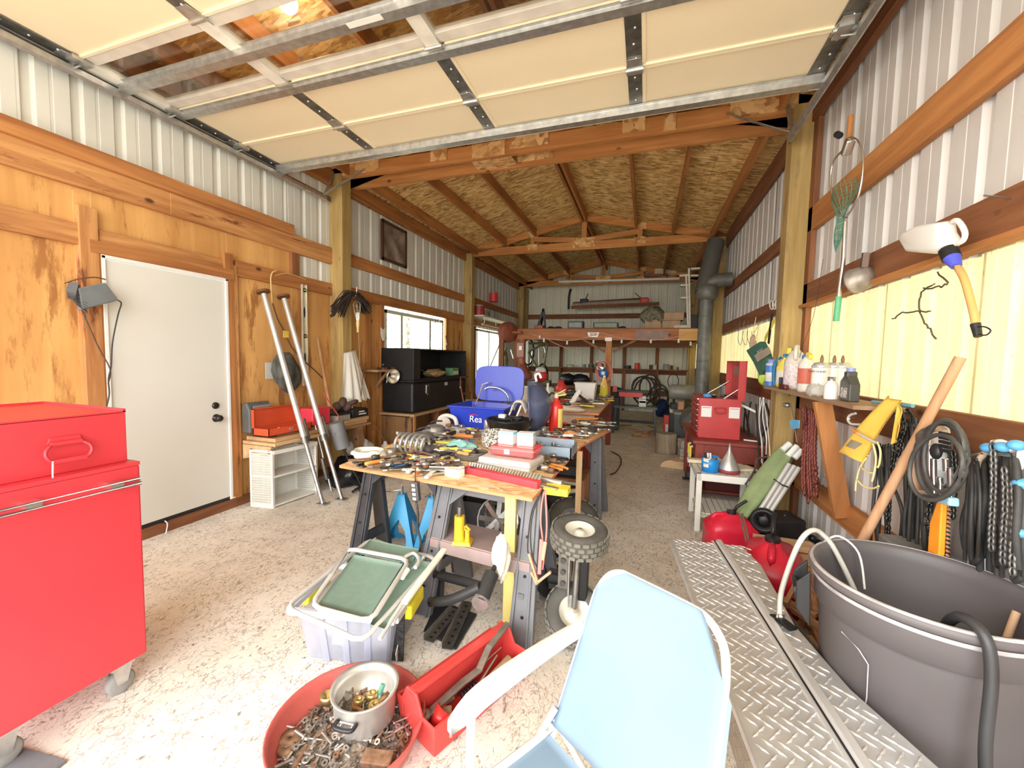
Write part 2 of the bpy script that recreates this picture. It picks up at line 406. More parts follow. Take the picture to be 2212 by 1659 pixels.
# ---- left wall timber
def piece(parent, name, mat, a, b): return MB().bb(a, b).build(name, mat, parent, bev=.003)
def plyrow(y0, y1, z0, z1, mat, step=1.22, x=LX-.04):
    y = y0
    while y < y1-1e-3:
        e = min(y+step, y1); MB().bb((x-.012, y+.002, z0), (x, e-.002, z1)).build('plywood_sheet', mat, wl); y = e
plyrow(-.75, 1.78, 0, 2.72, PLY); plyrow(1.78, 2.72, 2.1, 2.72, PLY, 1.0); plyrow(2.72, 3.42, 0, 2.72, PLY, .7); plyrow(3.42, 4.22, 0, 2.27, PLY, 1.0)
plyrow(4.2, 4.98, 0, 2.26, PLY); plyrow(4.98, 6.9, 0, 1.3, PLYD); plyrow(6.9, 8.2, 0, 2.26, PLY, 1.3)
piece(wl, 'girt', WR[1], (LX-.042, FY, 2.52), (LX-.002, 2.25, 2.70)); piece(wl, 'girt', WR[1], (LX-.042, 2.25, 2.52), (LX+.002, 3.98, 2.71))
piece(wl, 'girt', WD[1], (LX-.002, FY, 2.69), (LX+.04, 3.4, 2.79)); piece(wl, 'girt', WR[1], (LX-.04, FY, 2.14), (LX, 1.72, 2.28))
piece(wl, 'girt', WR[1], (LX-.04, 1.80, 2.16), (LX-.004, 2.66, 2.27)); piece(wl, 'girt', WD[1], (LX-.04, 2.78, 2.15), (LX, 3.98, 2.29))
for y0, y1, z0, z1 in ((4.2, 7.7, 2.57, 2.72), (7.9, 11.4, 2.6, 2.74), (4.2, 7.7, 2.16, 2.30), (7.9, 11.4, 2.15, 2.27)):
    piece(wl, 'girt', WD[1], (LX-.04, y0, z0), (LX, y1, z1))
piece(wl, 'top_plate', WD[1], (LX-.03, FY, 3.42), (LX+.02, BY, 3.60)); piece(wl, 'skirt_board', WDK[1], (LX-.02, FY, 0), (LX+.006, 1.82, .1))
piece(wl, 'skirt_board', WDK[1], (LX-.02, 2.72, 0), (LX+.006, 8.2, .08)); piece(wl, 'stud', WR[2], (LX-.04, 1.69, 0), (LX+.012, 1.79, 2.40))
piece(wl, 'stud', WR[2], (LX-.04, 2.72, 0), (LX, 2.79, 2.24)); piece(wl, 'block', WD[2], (LX-.04, 2.66, 2.1), (LX+.015, 2.74, 2.33)); piece(wl, 'stud', WDK[2], (LX-.04, 3.40, 2.28), (LX, 3.50, 2.52))
for y in (4.62, 4.92, 6.9): piece(wl, 'stud', WD[2], (LX-.04, y, 0), (LX, y+.08, 2.16))
for y in (3.98, 7.72, 11.4): piece(wl, 'post', WPO, (LX-.04, y, -.05), (LX+.15, y+.15, 3.56))
# ---- right wall timber
for y0, y1, z0, z1, mt in ((FY, 3.98, 2.52, 2.71, 0), (4.13, 11.4, 2.56, 2.70, 1), (FY, 3.98, 1.93, 2.10, 1), (4.13, 11.4, 1.93, 2.08, 1), (FY, 11.4, 1.07, 1.26, 1), (FY, 11.4, .42, .58, 0)):
    piece(wr, 'girt', (WD, WDK)[mt][1], (RX, y0, z0), (RX+.04, y1, z1))
piece(wr, 'girt', WD[1], (RX-.03, FY, 1.905), (RX+.04, 3.98, 1.93))
piece(wr, 'top_plate', WDK[1], (RX-.02, FY, 3.40), (RX+.03, BY, 3.60))
for y in (3.98, 7.72, 11.4): piece(wr, 'post', WPO, (RX-.15, y, -.05), (RX, y+.15, 3.56))
piece(wr, 'post_board', WDK[2], (RX-.02, 4.14, -.02), (RX+.02, 4.22, 3.4)); piece(wr, 'corner_post', WDK[2], (RX, 3.9, -.02), (RX+.04, 3.98, 3.4))
# ---- back wall timber
for z in (2.62, 1.05, .45): piece(wb, 'girt', WDK[0], (LX, BY-.04, z), (RX, BY, z+.14))
for x in (-2.45, -1.55, -.62, .25): piece(wb, 'stud', WDK[2], (x, BY-.1, 0), (x+.09, BY-.04, 2.1))
piece(wb, 'post', WPO, (LX, BY-.16, -.02), (LX+.14, BY-.02, 3.5)); piece(wb, 'post', WPO, (RX-.16, BY-.16, -.02), (RX-.02, BY-.02, 3.5))
# ---- front wall (behind the camera): header and returns round the open bay
piece(wf, 'header', WDK[0], (LX-.1, FY-.06, 3.2), (RX+.1, FY, 3.6)); MB().add([(LX-.1, FY, 3.4), (RX+.1, FY, 3.4), (RX+.1, FY, 3.68), (-1.19, FY, 4.2), (LX-.1, FY, 3.68)], [(0, 1, 2, 3, 4)]).build('gable_sheet', STEEL, wf)
# ---- roof: OSB sheets on purlins between trusses
ce = struct('ceiling')
OSBR = osb('roof_osb', ((.40, .20, .06), (.78, .49, .18), (.97, .72, .35)), 9, 1.57, marks=True)
def ZT(x): return 3.62+.22*(2.41-abs(x+1.19))
for sgn in (-1, 1):
    for i in range(3):
        x0 = -1.19+sgn*min(i*.93, 2.79); x1 = -1.19+sgn*min((i+1)*.93, 2.79)
        for j in range(7):
            y0 = FY-.1+j*2.2; y1 = min(y0+2.196, BY+.25)
            if y0 > y1: continue
            a, b_ = (x0, x1) if x0 < x1 else (x1, x0)
            za, zb = ZT(a), ZT(b_)
            MB().add([(a+.002, y0, za), (b_-.002, y0, zb), (b_-.002, y1, zb), (a+.002, y1, za), (a, y0, za+.02), (b_, y0, zb+.02), (b_, y1, zb+.02), (a, y1, za+.02)],
                     [(0, 3, 2, 1), (4, 5, 6, 7), (0, 1, 5, 4), (1, 2, 6, 5), (2, 3, 7, 6), (3, 0, 4, 7)]).build('osb_sheet', OSBR, ce)
TY = (.25, 4.1, 7.78, 11.4)
WT = [wood('truss_fir_'+a, (.45, .17, .045), (.74, .35, .12), i) for i, a in enumerate('xyz')]
spans = ((FY, .2), (.3, 3.98), (4.34, 7.74), (7.86, 11.34), (11.46, BY))
for k in range(-3, 5):
    x = -1.19+(k-.5)*.62+(.0 if k else 0)
    if k in (0, 1): x = -1.19+(-.035 if k == 0 else .035)
    for y0, y1 in spans: MB().bb((x-.019, y0, ZT(x)-.15), (x+.019, y1, ZT(x)-.002)).build('purlin', WD[1], ce)
PLYG = osb('gusset_osb', ((.42, .2, .07), (.72, .42, .17), (.9, .62, .3)), 12)
def truss(y, th=.045, webs=True):
    t_ = tag(bpy.data.objects.new('roof_truss', None)); COL.objects.link(t_); t_.parent = ce; WM[t_] = Matrix.Identity(4)
    MB().bb((LX-.02, y-th/2, 3.50), (RX+.02, y+th/2, 3.645)).build('bottom_chord', WT[0], t_)
    for s in (-1, 1):
        e = -1.19+s*2.42; MB().prism([(e, y-th/2, ZT(e)-.12), (-1.19, y-th/2, ZT(-1.19)-.12), (-1.19, y-th/2, ZT(-1.19)-.002), (e, y-th/2, ZT(e)-.002)], (0, th, 0)).build('top_chord', WT[0], t_)
        if webs:
            x = -1.19+s*1.0; MB().bb((x-.04, y-th/2, 3.6), (x+.04, y+th/2, ZT(x)-.1)).build('web', WT[2], t_)
            MB().beam((-1.19+s*.08, y, 3.68), (x-s*.02, y, ZT(x)-.17), .09, th*.8, (0, 1, 0)).build('web', WT[0], t_)
            for q in (0, 1): MB().box((x, y-th/2-.006, (ZT(x)-.08, 3.6)[q]), (.2, .01, .12)).build('gusset', PLYG, t_)
    MB().bb((-1.235, y-th/2, 3.6), (-1.145, y+th/2, ZT(-1.19)-.08)).build('king_post', WT[2], t_)
    MB().box((-1.19, y-th/2-.006, 3.63), (.4, .01, .17)).build('gusset', PLYG, t_)
    return t_
for y in TY[2:]: truss(y)
truss(.25)
ta = truss(4.02); tb = truss(4.30, webs=False)
for x in (-1.62, .12): MB().box((x, 3.99, 3.575), (.36 if x < 0 else .1, .012, .14)).build('gusset', PLYG, ta)
for x in (-3.2, .85): MB().box((x, 3.99, 3.6), (.5, .012, .14)).build('gusset', PLYG, ta)
MB().box((-1.62, 4.16, 3.52), (.45, .28, .014)).build('gusset', PLYG, ta)
# ---- the white side door
d1 = struct('door_1')
WDOOR = M('door_white', (.74, .74, .70), .45, var=.02, scale=2, dirt=(.55, .54, .5), dirt_amt=.28)
MB().bb((LX-.035, 1.825, .115), (LX-.001, 2.665, 2.075)).build('door_panel', WDOOR, d1, bev=.003)
fr = MB(); fr.bb((LX-.04, 1.80, .1), (LX+.012, 1.822, 2.1)); fr.bb((LX-.04, 2.668, .1), (LX+.012, 2.69, 2.1)); fr.bb((LX-.04, 1.80, 2.08), (LX+.012, 2.69, 2.105)); fr.build('door_frame', WHITE, d1, bev=.002)
MB().bb((LX-.02, 1.74, .1), (LX+.006, 1.80, 2.13)).build('jamb', WD[2], d1); MB().bb((LX-.02, 2.69, .1), (LX+.006, 2.745, 2.11)).build('jamb', WD[2], d1)
MB().bb((LX-.03, 1.74, 2.105), (LX+.016, 2.745, 2.19)).build('door_header', WD[1], d1)
MB().bb((LX-.02, 1.80, 0), (LX+.01, 2.73, .085)).build('sill', WDK[1], d1); MB().bb((LX-.02, 1.82, .085), (LX-.004, 2.67, .115)).build('threshold', BLACK, d1)
kn = P(467, 903, x=LX); dbm = P(465, 876, x=LX); BRZ = M('dark_bronze', (.05, .045, .04), .3, .7)
MB().lathe([(.0, .065), (.02, .062), (.03, .048), (.026, .03), (.012, .02), (.012, .008), (.034, .006), (.036, 0)], kn, 20, (1, 0, 0)).build('door_knob', BRZ, d1)
MB().lathe([(0, .018), (.018, .018), (.028, .012), (.03, 0)], dbm, 20, (1, 0, 0)).build('deadbolt', BRZ, d1)
MB().tube([(LX+.012, 2.12, .1), (LX+.03, 2.13, .07), (LX+.04, 2.11, .0)], .004, 6, sub=4).build('loose_string', WHITE, d1)
# ---- overhead garage door, rolled up
d2 = struct('door_2'); DZ = 3.30
DOOR = M('garage_door_skin', (.92, .80, .58), .55, var=.02, scale=2); GW = glass('garage_glass', (.93, .9, .85), .06, .06)
XA, XB = -3.52, .97
ST = [-3.53, -2.43, -1.27, -.14, .96]
for y0, y1, win in ((2.785, 3.32, 0), (2.25, 2.775, 0), (1.70, 2.24, 1), (1.16, 1.69, 0), (.62, 1.15, 0), (.08, .61, 0), (-.46, .07, 0)):
    if not win:
        MB().bb((XA, y0, DZ), (XB, y1, DZ+.035)).build('door_section', DOOR, d2, bev=.004)
        MB().bb((XA, y1-.012, DZ-.012), (XB, y1+.004, DZ)).build('section_lip', DOOR, d2)
        if y0 > 1: MB().bb((XA, y0, DZ-.012), (XB, y0+.012, DZ)).build('section_lip', DOOR, d2)
    else:
        for a, b_ in ((y0, y0+.07), (y1-.07, y1)): MB().bb((XA, a, DZ-.005), (XB, b_, DZ+.035)).build('window_rail', M('rail_white', (.72, .68, .62), .4), d2, bev=.004)
        for i in range(4): MB().bb((ST[i]+.03, y0+.06, DZ+.012), (ST[i+1]-.03, y1-.06, DZ+.017)).build('glass_pane', GW, d2)
    for i, x in enumerate(ST):
        wd = .045 if 0 < i < 4 else .05
        mt = M('stile_white', (.85, .83, .76), .5) if win else GALVD
        MB().bb((x-wd, y0+.004, DZ-.010 if not win else DZ-.02), (x+wd, y1-.004, DZ+.03 if win else DZ)).build('stile', mt, d2)
        if not win:
            if 0 < i < 4: MB().bb((x+wd, y0, DZ-.008), (x+wd+.022, y1, DZ)).build('stile_flange', DOOR, d2)
            for q in range(4): MB().lathe([(0, .006), (.007, .004), (.008, 0)], (x+(q % 2)*.01, y0+.08+q*.12, DZ-.01), 6, (0, 0, -1)).build('rivet', SCREW, d2)
        if y1 < 3.2:
            h = MB(); h.prism([(x-.04, y1-.09, DZ-.012), (x+.04, y1-.09, DZ-.012), (x+.05, y1-.02, DZ-.014), (x+.05, y1+.05, DZ-.014), (x-.05, y1+.05, DZ-.014), (x-.05, y1-.02, DZ-.014)], (0, 0, -.006))
            h.cyl((x-.055, y1, DZ-.022), (x+.055, y1, DZ-.022), .013, n=8); h.build('hinge', GALV, d2)
def ubar(y, hgt=.055, name='strut'):
    s = MB(); s.prism([(XA-.02, y-.05, DZ-.012), (XA-.02, y-.03, DZ-.012), (XA-.02, y-.026, DZ-hgt), (XA-.02, y+.026, DZ-hgt), (XA-.02, y+.03, DZ-.012), (XA-.02, y+.05, DZ-.012), (XA-.02, y+.05, DZ-.016), (XA-.02, y+.034, DZ-.016), (XA-.02, y+.03, DZ-hgt-.004), (XA-.02, y-.03, DZ-hgt-.004), (XA-.02, y-.034, DZ-.016), (XA-.02, y-.05, DZ-.016)], (XB-XA+.06, 0, 0))
    return s.build(name, GALV, d2)
ubar(3.2); ubar(1.94); ubar(2.30, .03); ubar(.9)
MB().bb((-1.62, 1.905, DZ-.0615), (-1.40, 1.94, DZ-.0595)).build('sticker', WHITEP, d2)
for s, x in ((-1, -3.565), (1, 1.02)):
    tk = MB(); prof = [(x+s*.03, 0, DZ-.03), (x+s*.03, 0, DZ-.034), (x-s*.0, 0, DZ-.036), (x-s*.022, 0, DZ-.05), (x-s*.022, 0, DZ-.085), (x-s*.0, 0, DZ-.10), (x+s*.012, 0, DZ-.095), (x-s*.0, 0, DZ-.096), (x-s*.018, 0, DZ-.083), (x-s*.018, 0, DZ-.052), (x-s*.0, 0, DZ-.04)]
    tk.prism([(p[0], -.2, p[2]) for p in prof], (0, 4.05, 0)); tk.build('track', GALV, d2)
    MB().bb((x+s*.02, -.2, DZ-.07), (x+s*.026, 3.95, DZ-.015)).build('track_angle', GALVD, d2)
    for y in (.6, 1.15, 1.69, 2.24, 2.78, 3.25):
        r = MB(); r.cyl((x-s*.075, y, DZ-.05), (x, y, DZ-.055), .006, n=8); r.cyl((x-s*.012, y, DZ-.055), (x+s*.012, y, DZ-.055), .024, n=14)
        r.bb((x-s*.10, y-.05, DZ-.035), (x-s*.03, y+.05, DZ-.012)); r.build('roller_bracket', GALV, d2)
    cx = x-s*.05; z3 = 3.56
    MB().beam((x+s*.01, 3.8, DZ-.06), (x-s*.45, 3.97, z3), .035, .006, (0, 0, 1)).build('hanger_strap', GALV, d2)
    MB().beam((x+s*.01, 3.83, DZ-.06), (x+s*.0, 3.97, z3), .035, .006, (0, 1, 0)).build('hanger_strap', GALV, d2)
# rafters' bulb seen through the glass
# ---- windows in the left wall
GLS = glass('window_glass', (.92, .97, .95), .03)
ALU = M('cream_vinyl', (.68, .67, .58), .5, var=.04)
w1 = struct('window_1'); ya, yb = 5.0, 6.78
f = MB(); f.bb((LX-.06, ya, 1.22), (LX+.005, ya+.05, 2.11)); f.bb((LX-.06, yb-.05, 1.22), (LX+.005, yb, 2.11)); f.bb((LX-.06, ya, 2.06), (LX+.005, yb, 2.11)); f.bb((LX-.06, ya, 1.22), (LX+.005, yb, 1.28)); f.build('window_frame', ALU, w1)
for y in (5.45, 6.32): MB().bb((LX-.05, y-.03, 1.28), (LX-.01, y+.03, 2.06)).build('mullion', ALU, w1)
for a, b_ in ((5.05, 5.42), (5.48, 6.29), (6.35, 6.73)): MB().bb((LX-.035, a, 1.28), (LX-.031, b_, 2.06)).build('pane', GLS, w1)
w2 = struct('window_2'); ya, yb = 8.35, 9.95
f = MB(); f.bb((LX-.06, ya, .9), (LX, ya+.05, 2.08)); f.bb((LX-.06, yb-.05, .9), (LX, yb, 2.08)); f.bb((LX-.06, ya, 2.03), (LX, yb, 2.08)); f.bb((LX-.06, ya, .9), (LX, yb, .95)); f.bb((LX-.05, 9.1, .9), (LX-.01, 9.16, 2.05)); f.build('window_frame', ALU, w2)
for a, b_ in ((8.4, 9.1), (9.16, 9.9)): MB().bb((LX-.035, a, .95), (LX-.031, b_, 2.03)).build('pane', GLS, w2)
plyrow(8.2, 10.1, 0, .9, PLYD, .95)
for y in (8.2, 10.0): piece(wl, 'stud', WDK[2], (LX-.04, y, 0), (LX, y+.12, 2.12))
# trees outside the left windows
def tree(x, y, h, sd_):
    r = random.Random(sd_); t_ = thing('leafy_tree', '', 'tree', (x, y, -.13))
    MB().tube([(0, 0, 0), (.1, 0, h*.4), (0, .1, h*.75)], [.16, .11, .05], 8).build('trunk', M('bark', (.2, .15, .1), .9), t_)
    lf = MB()
    for i in range(900):
        ph = r.uniform(0, 6.28); q = r.random()**.5*h*.32; z = h*.25+r.random()*h*.7; q *= 1-.6*abs(z/h-.5)
        c = V((q*math.cos(ph), q*math.sin(ph), z)); a = V((r.gauss(0, 1), r.gauss(0, 1), r.gauss(0, 1))).normalized()*r.uniform(.1, .22); s_, u = _frame(a); 
        lf.add([c-a, c+s_*.07, c+a, c-s_*.07], [(0, 1, 2, 3)])
    f_ = lf.build('foliage', translucent('green_leaves', (.42, .55, .35), .4), t_); f_['kind'] = 'stuff'; return t_
for (x, y, h, s_, l) in ((-8.5, 9.0, 5.5, 1, 'green leafy tree outside, seen through the middle pane of the left window'), (-9.5, 12.6, 6.5, 2, 'green leafy tree outside, seen at the right of the left window'), (-11, 17, 7, 3, 'green tree standing outside beyond the far left window')):
    tag(tree(x, y, h, s_), l)
# ================================================================== left side of the shop
def cap(name, m_, mat, par, **k): return m_.build(name, mat, par, **k)
RED = M('tool_red', (.60, .04, .055), .38, var=.06, scale=2, dirt=(.30, .10, .05), dirt_amt=.26)
REDL = M('bright_red', (.70, .05, .04), .4, var=.1, dirt=(.35, .1, .06), dirt_amt=.3)
REDD = M('dark_red', (.34, .035, .03), .45, var=.15, dirt=(.12, .04, .03), dirt_amt=.35)
CHR = M('chrome', (.75, .75, .73), .2, .95, .1)
RUB = M('rubber_grey', (.25, .25, .24), .8, var=.2)
TYRE = M('tyre_rubber', (.10, .095, .085), .9, var=.3, dirt=(.4, .36, .3), dirt_amt=.4)
# rolling cabinet
t_ = thing('rolling_cabinet', 'large red steel rolling tool cabinet in the left foreground, with a chrome side bar', 'tool cabinet', (-2.34, .86, 0))
MB().bb((-2.68, .62, .145), (-2.0, 1.10, .97)).build('body', RED, t_, 1, bev=.008)
MB().bb((-2.68, .63, .97), (-2.0, 1.10, .985)).build('top_rim', RED, t_, 1)
b_ = MB(); b_.tube([(-1.955, .64, .905), (-1.955, 1.075, .905)], .0095, 10); b_.tube([(-1.955, .64, .925), (-1.955, 1.075, .925)], .007, 8); b_.build('side_bar', CHR, t_, 1)
for y in (.77, 1.0):
    MB().bb((-2.0, y-.02, .905), (-1.955, y+.02, .928)).build('bar_bracket', CHR, t_, 1)
for x in (-2.06, -2.6):
    for y in (.70, 1.03):
        c_ = MB(); c_.bb((x-.03, y-.04, .12), (x+.03, y+.04, .147)); c_.prism([(x-.026, y-.035, .13), (x-.026, y+.035, .13), (x-.026, y+.015, .05), (x-.026, y-.02, .05)], (.004, 0, 0)); c_.prism([(x+.022, y-.035, .13), (x+.022, y+.035, .13), (x+.022, y+.015, .05), (x+.022, y-.02, .05)], (.004, 0, 0)); f = c_.build('caster', GALV, t_, 1)
        MB().lathe([(0, -.018), (.04, -.018), (.048, -.012), (.048, .012), (.04, .018), (0, .018)], (x, y, .049), 20, (1, 0, 0)).build('wheel', RUB, f, 1)
# top chest
t_ = thing('top_chest', 'red steel tool chest standing on the rolling cabinet, red carrying handle on its side', 'tool chest', (-2.35, .86, .985))
MB().bb((-2.62, .63, .985), (-2.05, 1.085, 1.19)).build('body', RED, t_, 1, bev=.004)
l_ = MB(); l_.bb((-2.62, .63, 1.192), (-2.05, 1.085, 1.197)); l_.bb((-2.62, 1.075, 1.19), (-2.05, 1.085, 1.206)); l_.bb((-2.62, .63, 1.19), (-2.61, 1.085, 1.206)); l_.build('lid', RED, t_, 1)
hc = P(140, 968, x=-2.05)
b_ = MB(); b_.prism([(-2.05, hc.y-.05, hc.z+.022), (-2.05, hc.y+.05, hc.z+.022), (-2.05, hc.y+.042, hc.z+.045), (-2.05, hc.y-.042, hc.z+.045)], (.008, 0, 0)); b_.cyl((-2.035, hc.y-.042, hc.z+.022), (-2.035, hc.y+.042, hc.z+.022), .008); b_.build('handle_plate', RED, t_, 1, bev=.002)
b_ = MB(); b_.tube([(-2.035, hc.y-.04, hc.z+.022), (-2.025, hc.y-.06, hc.z+.005), (-2.02, hc.y-.062, hc.z-.02), (-2.02, hc.y-.04, hc.z-.04), (-2.02, hc.y+.04, hc.z-.04), (-2.02, hc.y+.062, hc.z-.02), (-2.025, hc.y+.06, hc.z+.005), (-2.035, hc.y+.04, hc.z+.022)], .0055, 8, sub=4); b_.cyl((-2.02, hc.y-.045, hc.z-.041), (-2.02, hc.y+.045, hc.z-.041), .0095); b_.build('handle', RED, t_, 1)
MB().tube([(-2.012, hc.y-.05, hc.z-.035), (-2.005, hc.y-.054, hc.z-.06), (-2.012, hc.y-.052, hc.z-.09), (-2.01, hc.y-.05, hc.z-.105)], .0025, 6, sub=3).build('twine', WHITE, t_, 1)
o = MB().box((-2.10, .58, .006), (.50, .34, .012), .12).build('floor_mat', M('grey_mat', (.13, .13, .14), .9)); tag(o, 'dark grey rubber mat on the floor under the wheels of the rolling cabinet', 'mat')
# flood lamp over the door corner
t_ = thing('flood_lamp', 'grey ribbed flood lamp hung at the upper left corner of the white door', 'lamp', (-3.5, 1.75, 1.8), rot=rotm(.12, 0, .1))
a, b2, c2, d2_ = [P(*p, x=-3.47) for p in ((168, 622), (228, 610), (257, 648), (178, 668))]
MB().add([p for p in (a, b2, c2, d2_)]+[p+V((-.05, 0, -.01)) for p in (a, b2, c2, d2_)], [(0, 1, 2, 3), (7, 6, 5, 4), (0, 4, 5, 1), (1, 5, 6, 2), (2, 6, 7, 3), (3, 7, 4, 0)]).build('housing', M('grey_enamel', (.22, .25, .27), .35, .3), t_, 1, bev=.006)
e0, e1 = [P(*p, x=-3.52) for p in ((145, 620), (176, 664))]
g = MB()
for i in range(12): q = e0.lerp(e1, i/11); q2 = a.lerp(d2_, i/11); g.beam(q, q2, .07, .004, (1, 0, .1))
g.build('cooling_fins', M('fin_grey', (.12, .125, .13), .5, .5), t_, 1)
br = [P(*p, x=-3.44) for p in ((140, 612), (168, 603), (205, 599), (228, 604))]
MB().tube(br, .005, 6, sub=3).build('bracket', M('rust', (.18, .08, .04), .8, .3, .3), t_, 1)
CORD = M('brown_cord', (.08, .05, .035), .6); CORDK = M('black_cord', (.03, .028, .026), .55)
MB().tube([P(*p, x=-3.53) for p in ((252, 648), (262, 655), (255, 680), (243, 740), (240, 790), (234, 820), (236, 850), (230, 880))], .0042, 6, sub=4).build('power_cord', CORDK, t_, 1)
MB().tube([P(*p, x=-3.53) for p in ((176, 668), (192, 705), (215, 755), (238, 798), (233, 830))], .004, 6, sub=4).build('power_cord', CORD, t_, 1)
# louvred white shelf unit
WH2 = M('white_louvre_paint', (.80, .79, .74), .5, var=.04, dirt=(.5, .45, .36), dirt_amt=.22)
p0, p1, p2 = P(543, 1093, z=0), P(593, 1098, z=0), P(684, 1066, z=0)
u = (p0-p1).normalized(); v = (p2-p1).normalized(); Hs = .545; wu = (p0-p1).length; wv = (p2-p1).length*1.02
t_ = thing('louvred_shelf', 'white louvred wooden shelf unit with one middle shelf under the board ledge', 'shelf', p1)
Z1 = V((0, 0, 1))
for q, dr, L_, nm in ((p1, u, wu, 'side'), (p1+v*wv, u, wu, 'side'), (p1+u*wu, v, wv, 'back')):
    fm = MB(); 
    for k in (.012, L_-.012): fm.beam(q+dr*k, q+dr*k+Z1*Hs, .024, .02, dr)
    if nm == 'back': fm.beam(q+dr*L_*.5, q+dr*L_*.5+Z1*Hs, .05, .02, dr)
    for k in (.012, Hs-.012): fm.beam(q+Z1*k, q+dr*L_+Z1*k, .02, .024, Z1)
    f = fm.build(nm+'_frame', WH2, t_, 1)
    for k in range(22):
        z = .035+k*(Hs-.06)/22; n_ = Z1.cross(dr); MB().beam(q+dr*.02+Z1*z, q+dr*(L_-.02)+Z1*z, .005, .030, Z1+n_*.7).build('slat', WH2, f, 1)
for z in (.012, .285): MB().prism([p1+Z1*z, p1+u*wu+Z1*z, p1+u*wu+v*wv+Z1*z, p1+v*wv+Z1*z], (0, 0, .016)).build('shelf_board', WH2, t_, 1)
MB().beam(p1+Z1*(Hs-.02), p1+v*wv+Z1*(Hs-.02), .02, .035, Z1).build('front_rail', WH2, t_, 1)
# board ledge on the wall
t_ = thing('board_ledge', 'ledge of stacked rough boards fixed to the plywood wall right of the white door', 'shelf', (-3.42, 3.3, .62))
BRD = [wood('ledge_board_%d' % i, c[0], c[1], 1) for i, c in enumerate((((.45, .26, .12), (.72, .48, .26)), ((.55, .32, .15), (.8, .58, .33)), ((.30, .16, .08), (.5, .3, .16))))]
for i, (x0, x1, y0, y1, z0, z1) in enumerate(((-3.6, -3.24, 2.84, 4.15, .615, .65), (-3.6, -3.20, 2.80, 3.35, .585, .613), (-3.6, -3.22, 3.3, 4.2, .585, .613), (-3.6, -3.24, 3.62, 4.18, .652, .69), (-3.56, -3.32, 2.95, 3.6, .652, .67))):
    MB().bb((x0, y0, z0), (x1, y1, z1)).build('board', BRD[i % 3], t_, 1, bev=.003)
MB().prism([(-3.6, 2.80, .58), (-3.24, 2.80, .58), (-3.30, 2.80, .50), (-3.6, 2.80, .44)], (0, .04, 0)).build('bracket', BRD[1], t_, 1)
MB().bb((-3.6, 4.1, .30), (-3.3, 4.14, .585)).build('bracket', BRD[2], t_, 1); MB().bb((-3.34, 4.02, 0), (-3.26, 4.1, .585)).build('leg', BRD[2], t_, 1)
ZL = .672
t_ = thing('socket_box', 'open orange red steel socket box on the board ledge, full of sockets', 'toolbox', (-3.42, 3.0, ZL))
ORR = M('orange_red', (.68, .09, .03), .42, var=.08, dirt=(.25, .1, .05), dirt_amt=.3)
def openbox(par, mat, x0, x1, y0, y1, z0, z1, th=.006, nm='body'):
    m_ = MB(); m_.bb((x0, y0, z0), (x1, y1, z0+th)); m_.bb((x0, y0, z0), (x0+th, y1, z1)); m_.bb((x1-th, y0, z0), (x1, y1, z1)); m_.bb((x0, y0, z0), (x1, y0+th, z1)); m_.bb((x0, y1-th, z0), (x1, y1, z1))
    return m_.build(nm, mat, par, w=True)
openbox(t_, ORR, -3.46, -3.27, 2.80, 3.30, ZL, ZL+.07)
l_ = MB(); l_.beam((-3.47, 2.79, ZL+.16), (-3.47, 3.31, ZL+.16), .006, .18, Z1); l_.bb((-3.47, 2.79, ZL+.07), (-3.44, 2.797, ZL+.25)); l_.bb((-3.47, 3.303, ZL+.07), (-3.44, 3.31, ZL+.25)); l_.bb((-3.47, 2.79, ZL+.244), (-3.44, 3.31, ZL+.25)); l_.build('lid', ORR, t_, 1)
MB().bb((-3.27, 3.03, ZL+.03), (-3.262, 3.07, ZL+.055)).build('latch', GALV, t_, 1)
for i in range(14):
    s_ = MB(); s_.cyl((0, 0, 0), (0, 0, .03), .011+.004*(i % 3), n=10); o = s_.build('socket', CHR)
    tag(o, 'small chrome socket lying in the open orange red socket box', 'socket', 'sockets in the orange red box'); o['label'] = ORD[i]+' small chrome socket from the near end of the open orange red box'; o.location = (-3.30-.035*(i % 2)-.02, 2.84+.032*i, ZL+.03); o.rotation_euler = (0, 1.2, i)
t_ = thing('battery_charger', 'grey battery charger with a slanted top behind the socket box', 'charger', (-3.5, 2.86, ZL))
MB().prism([(-3.58, 2.78, ZL+.02), (-3.475, 2.78, ZL+.02), (-3.475, 2.78, ZL+.23), (-3.52, 2.78, ZL+.31), (-3.58, 2.78, ZL+.29)], (0, .24, 0)).build('body', M('charger_grey', (.12, .13, .13), .5, .2), t_, 1, bev=.015)
MB().beam((-3.472, 2.81, ZL+.255), (-3.472, 2.99, ZL+.255), .004, .05, (.5, 0, 1)).build('dial_panel', M('panel_grey', (.35, .35, .33), .5), t_, 1)
PINK = M('pink_red_plastic', (.80, .06, .10), .35, var=.06)
t_ = thing('drill_case', 'pinkish red plastic case standing on the ledge between the two steel props', 'case', (-3.36, 3.45, ZL))
MB().bb((-3.50, 3.33, ZL+.02), (-3.28, 3.58, ZL+.20)).build('case_shell', PINK, t_, 1, bev=.012)
for k in range(3): MB().bb((-3.28, 3.40, ZL+.06+k*.035), (-3.272, 3.48, ZL+.07+k*.035)).build('grip_rib', PINK, t_, 1)
t_ = thing('battery_box', 'low silvery metal box with black lid on the ledge behind the right prop', 'box', (-3.36, 3.75, .69))
MB().bb((-3.45, 3.66, .692), (-3.25, 3.86, .755)).build('box_body', M('silver_tin', (.5, .5, .47), .45, .4), t_, 1, bev=.004)
MB().bb((-3.455, 3.655, .757), (-3.245, 3.865, .77)).build('lid', BLACK, t_, 1)
t_ = thing('black_case', 'black plastic case with white lettering bars at the end of the board ledge', 'case', (-3.4, 4.08, .69))
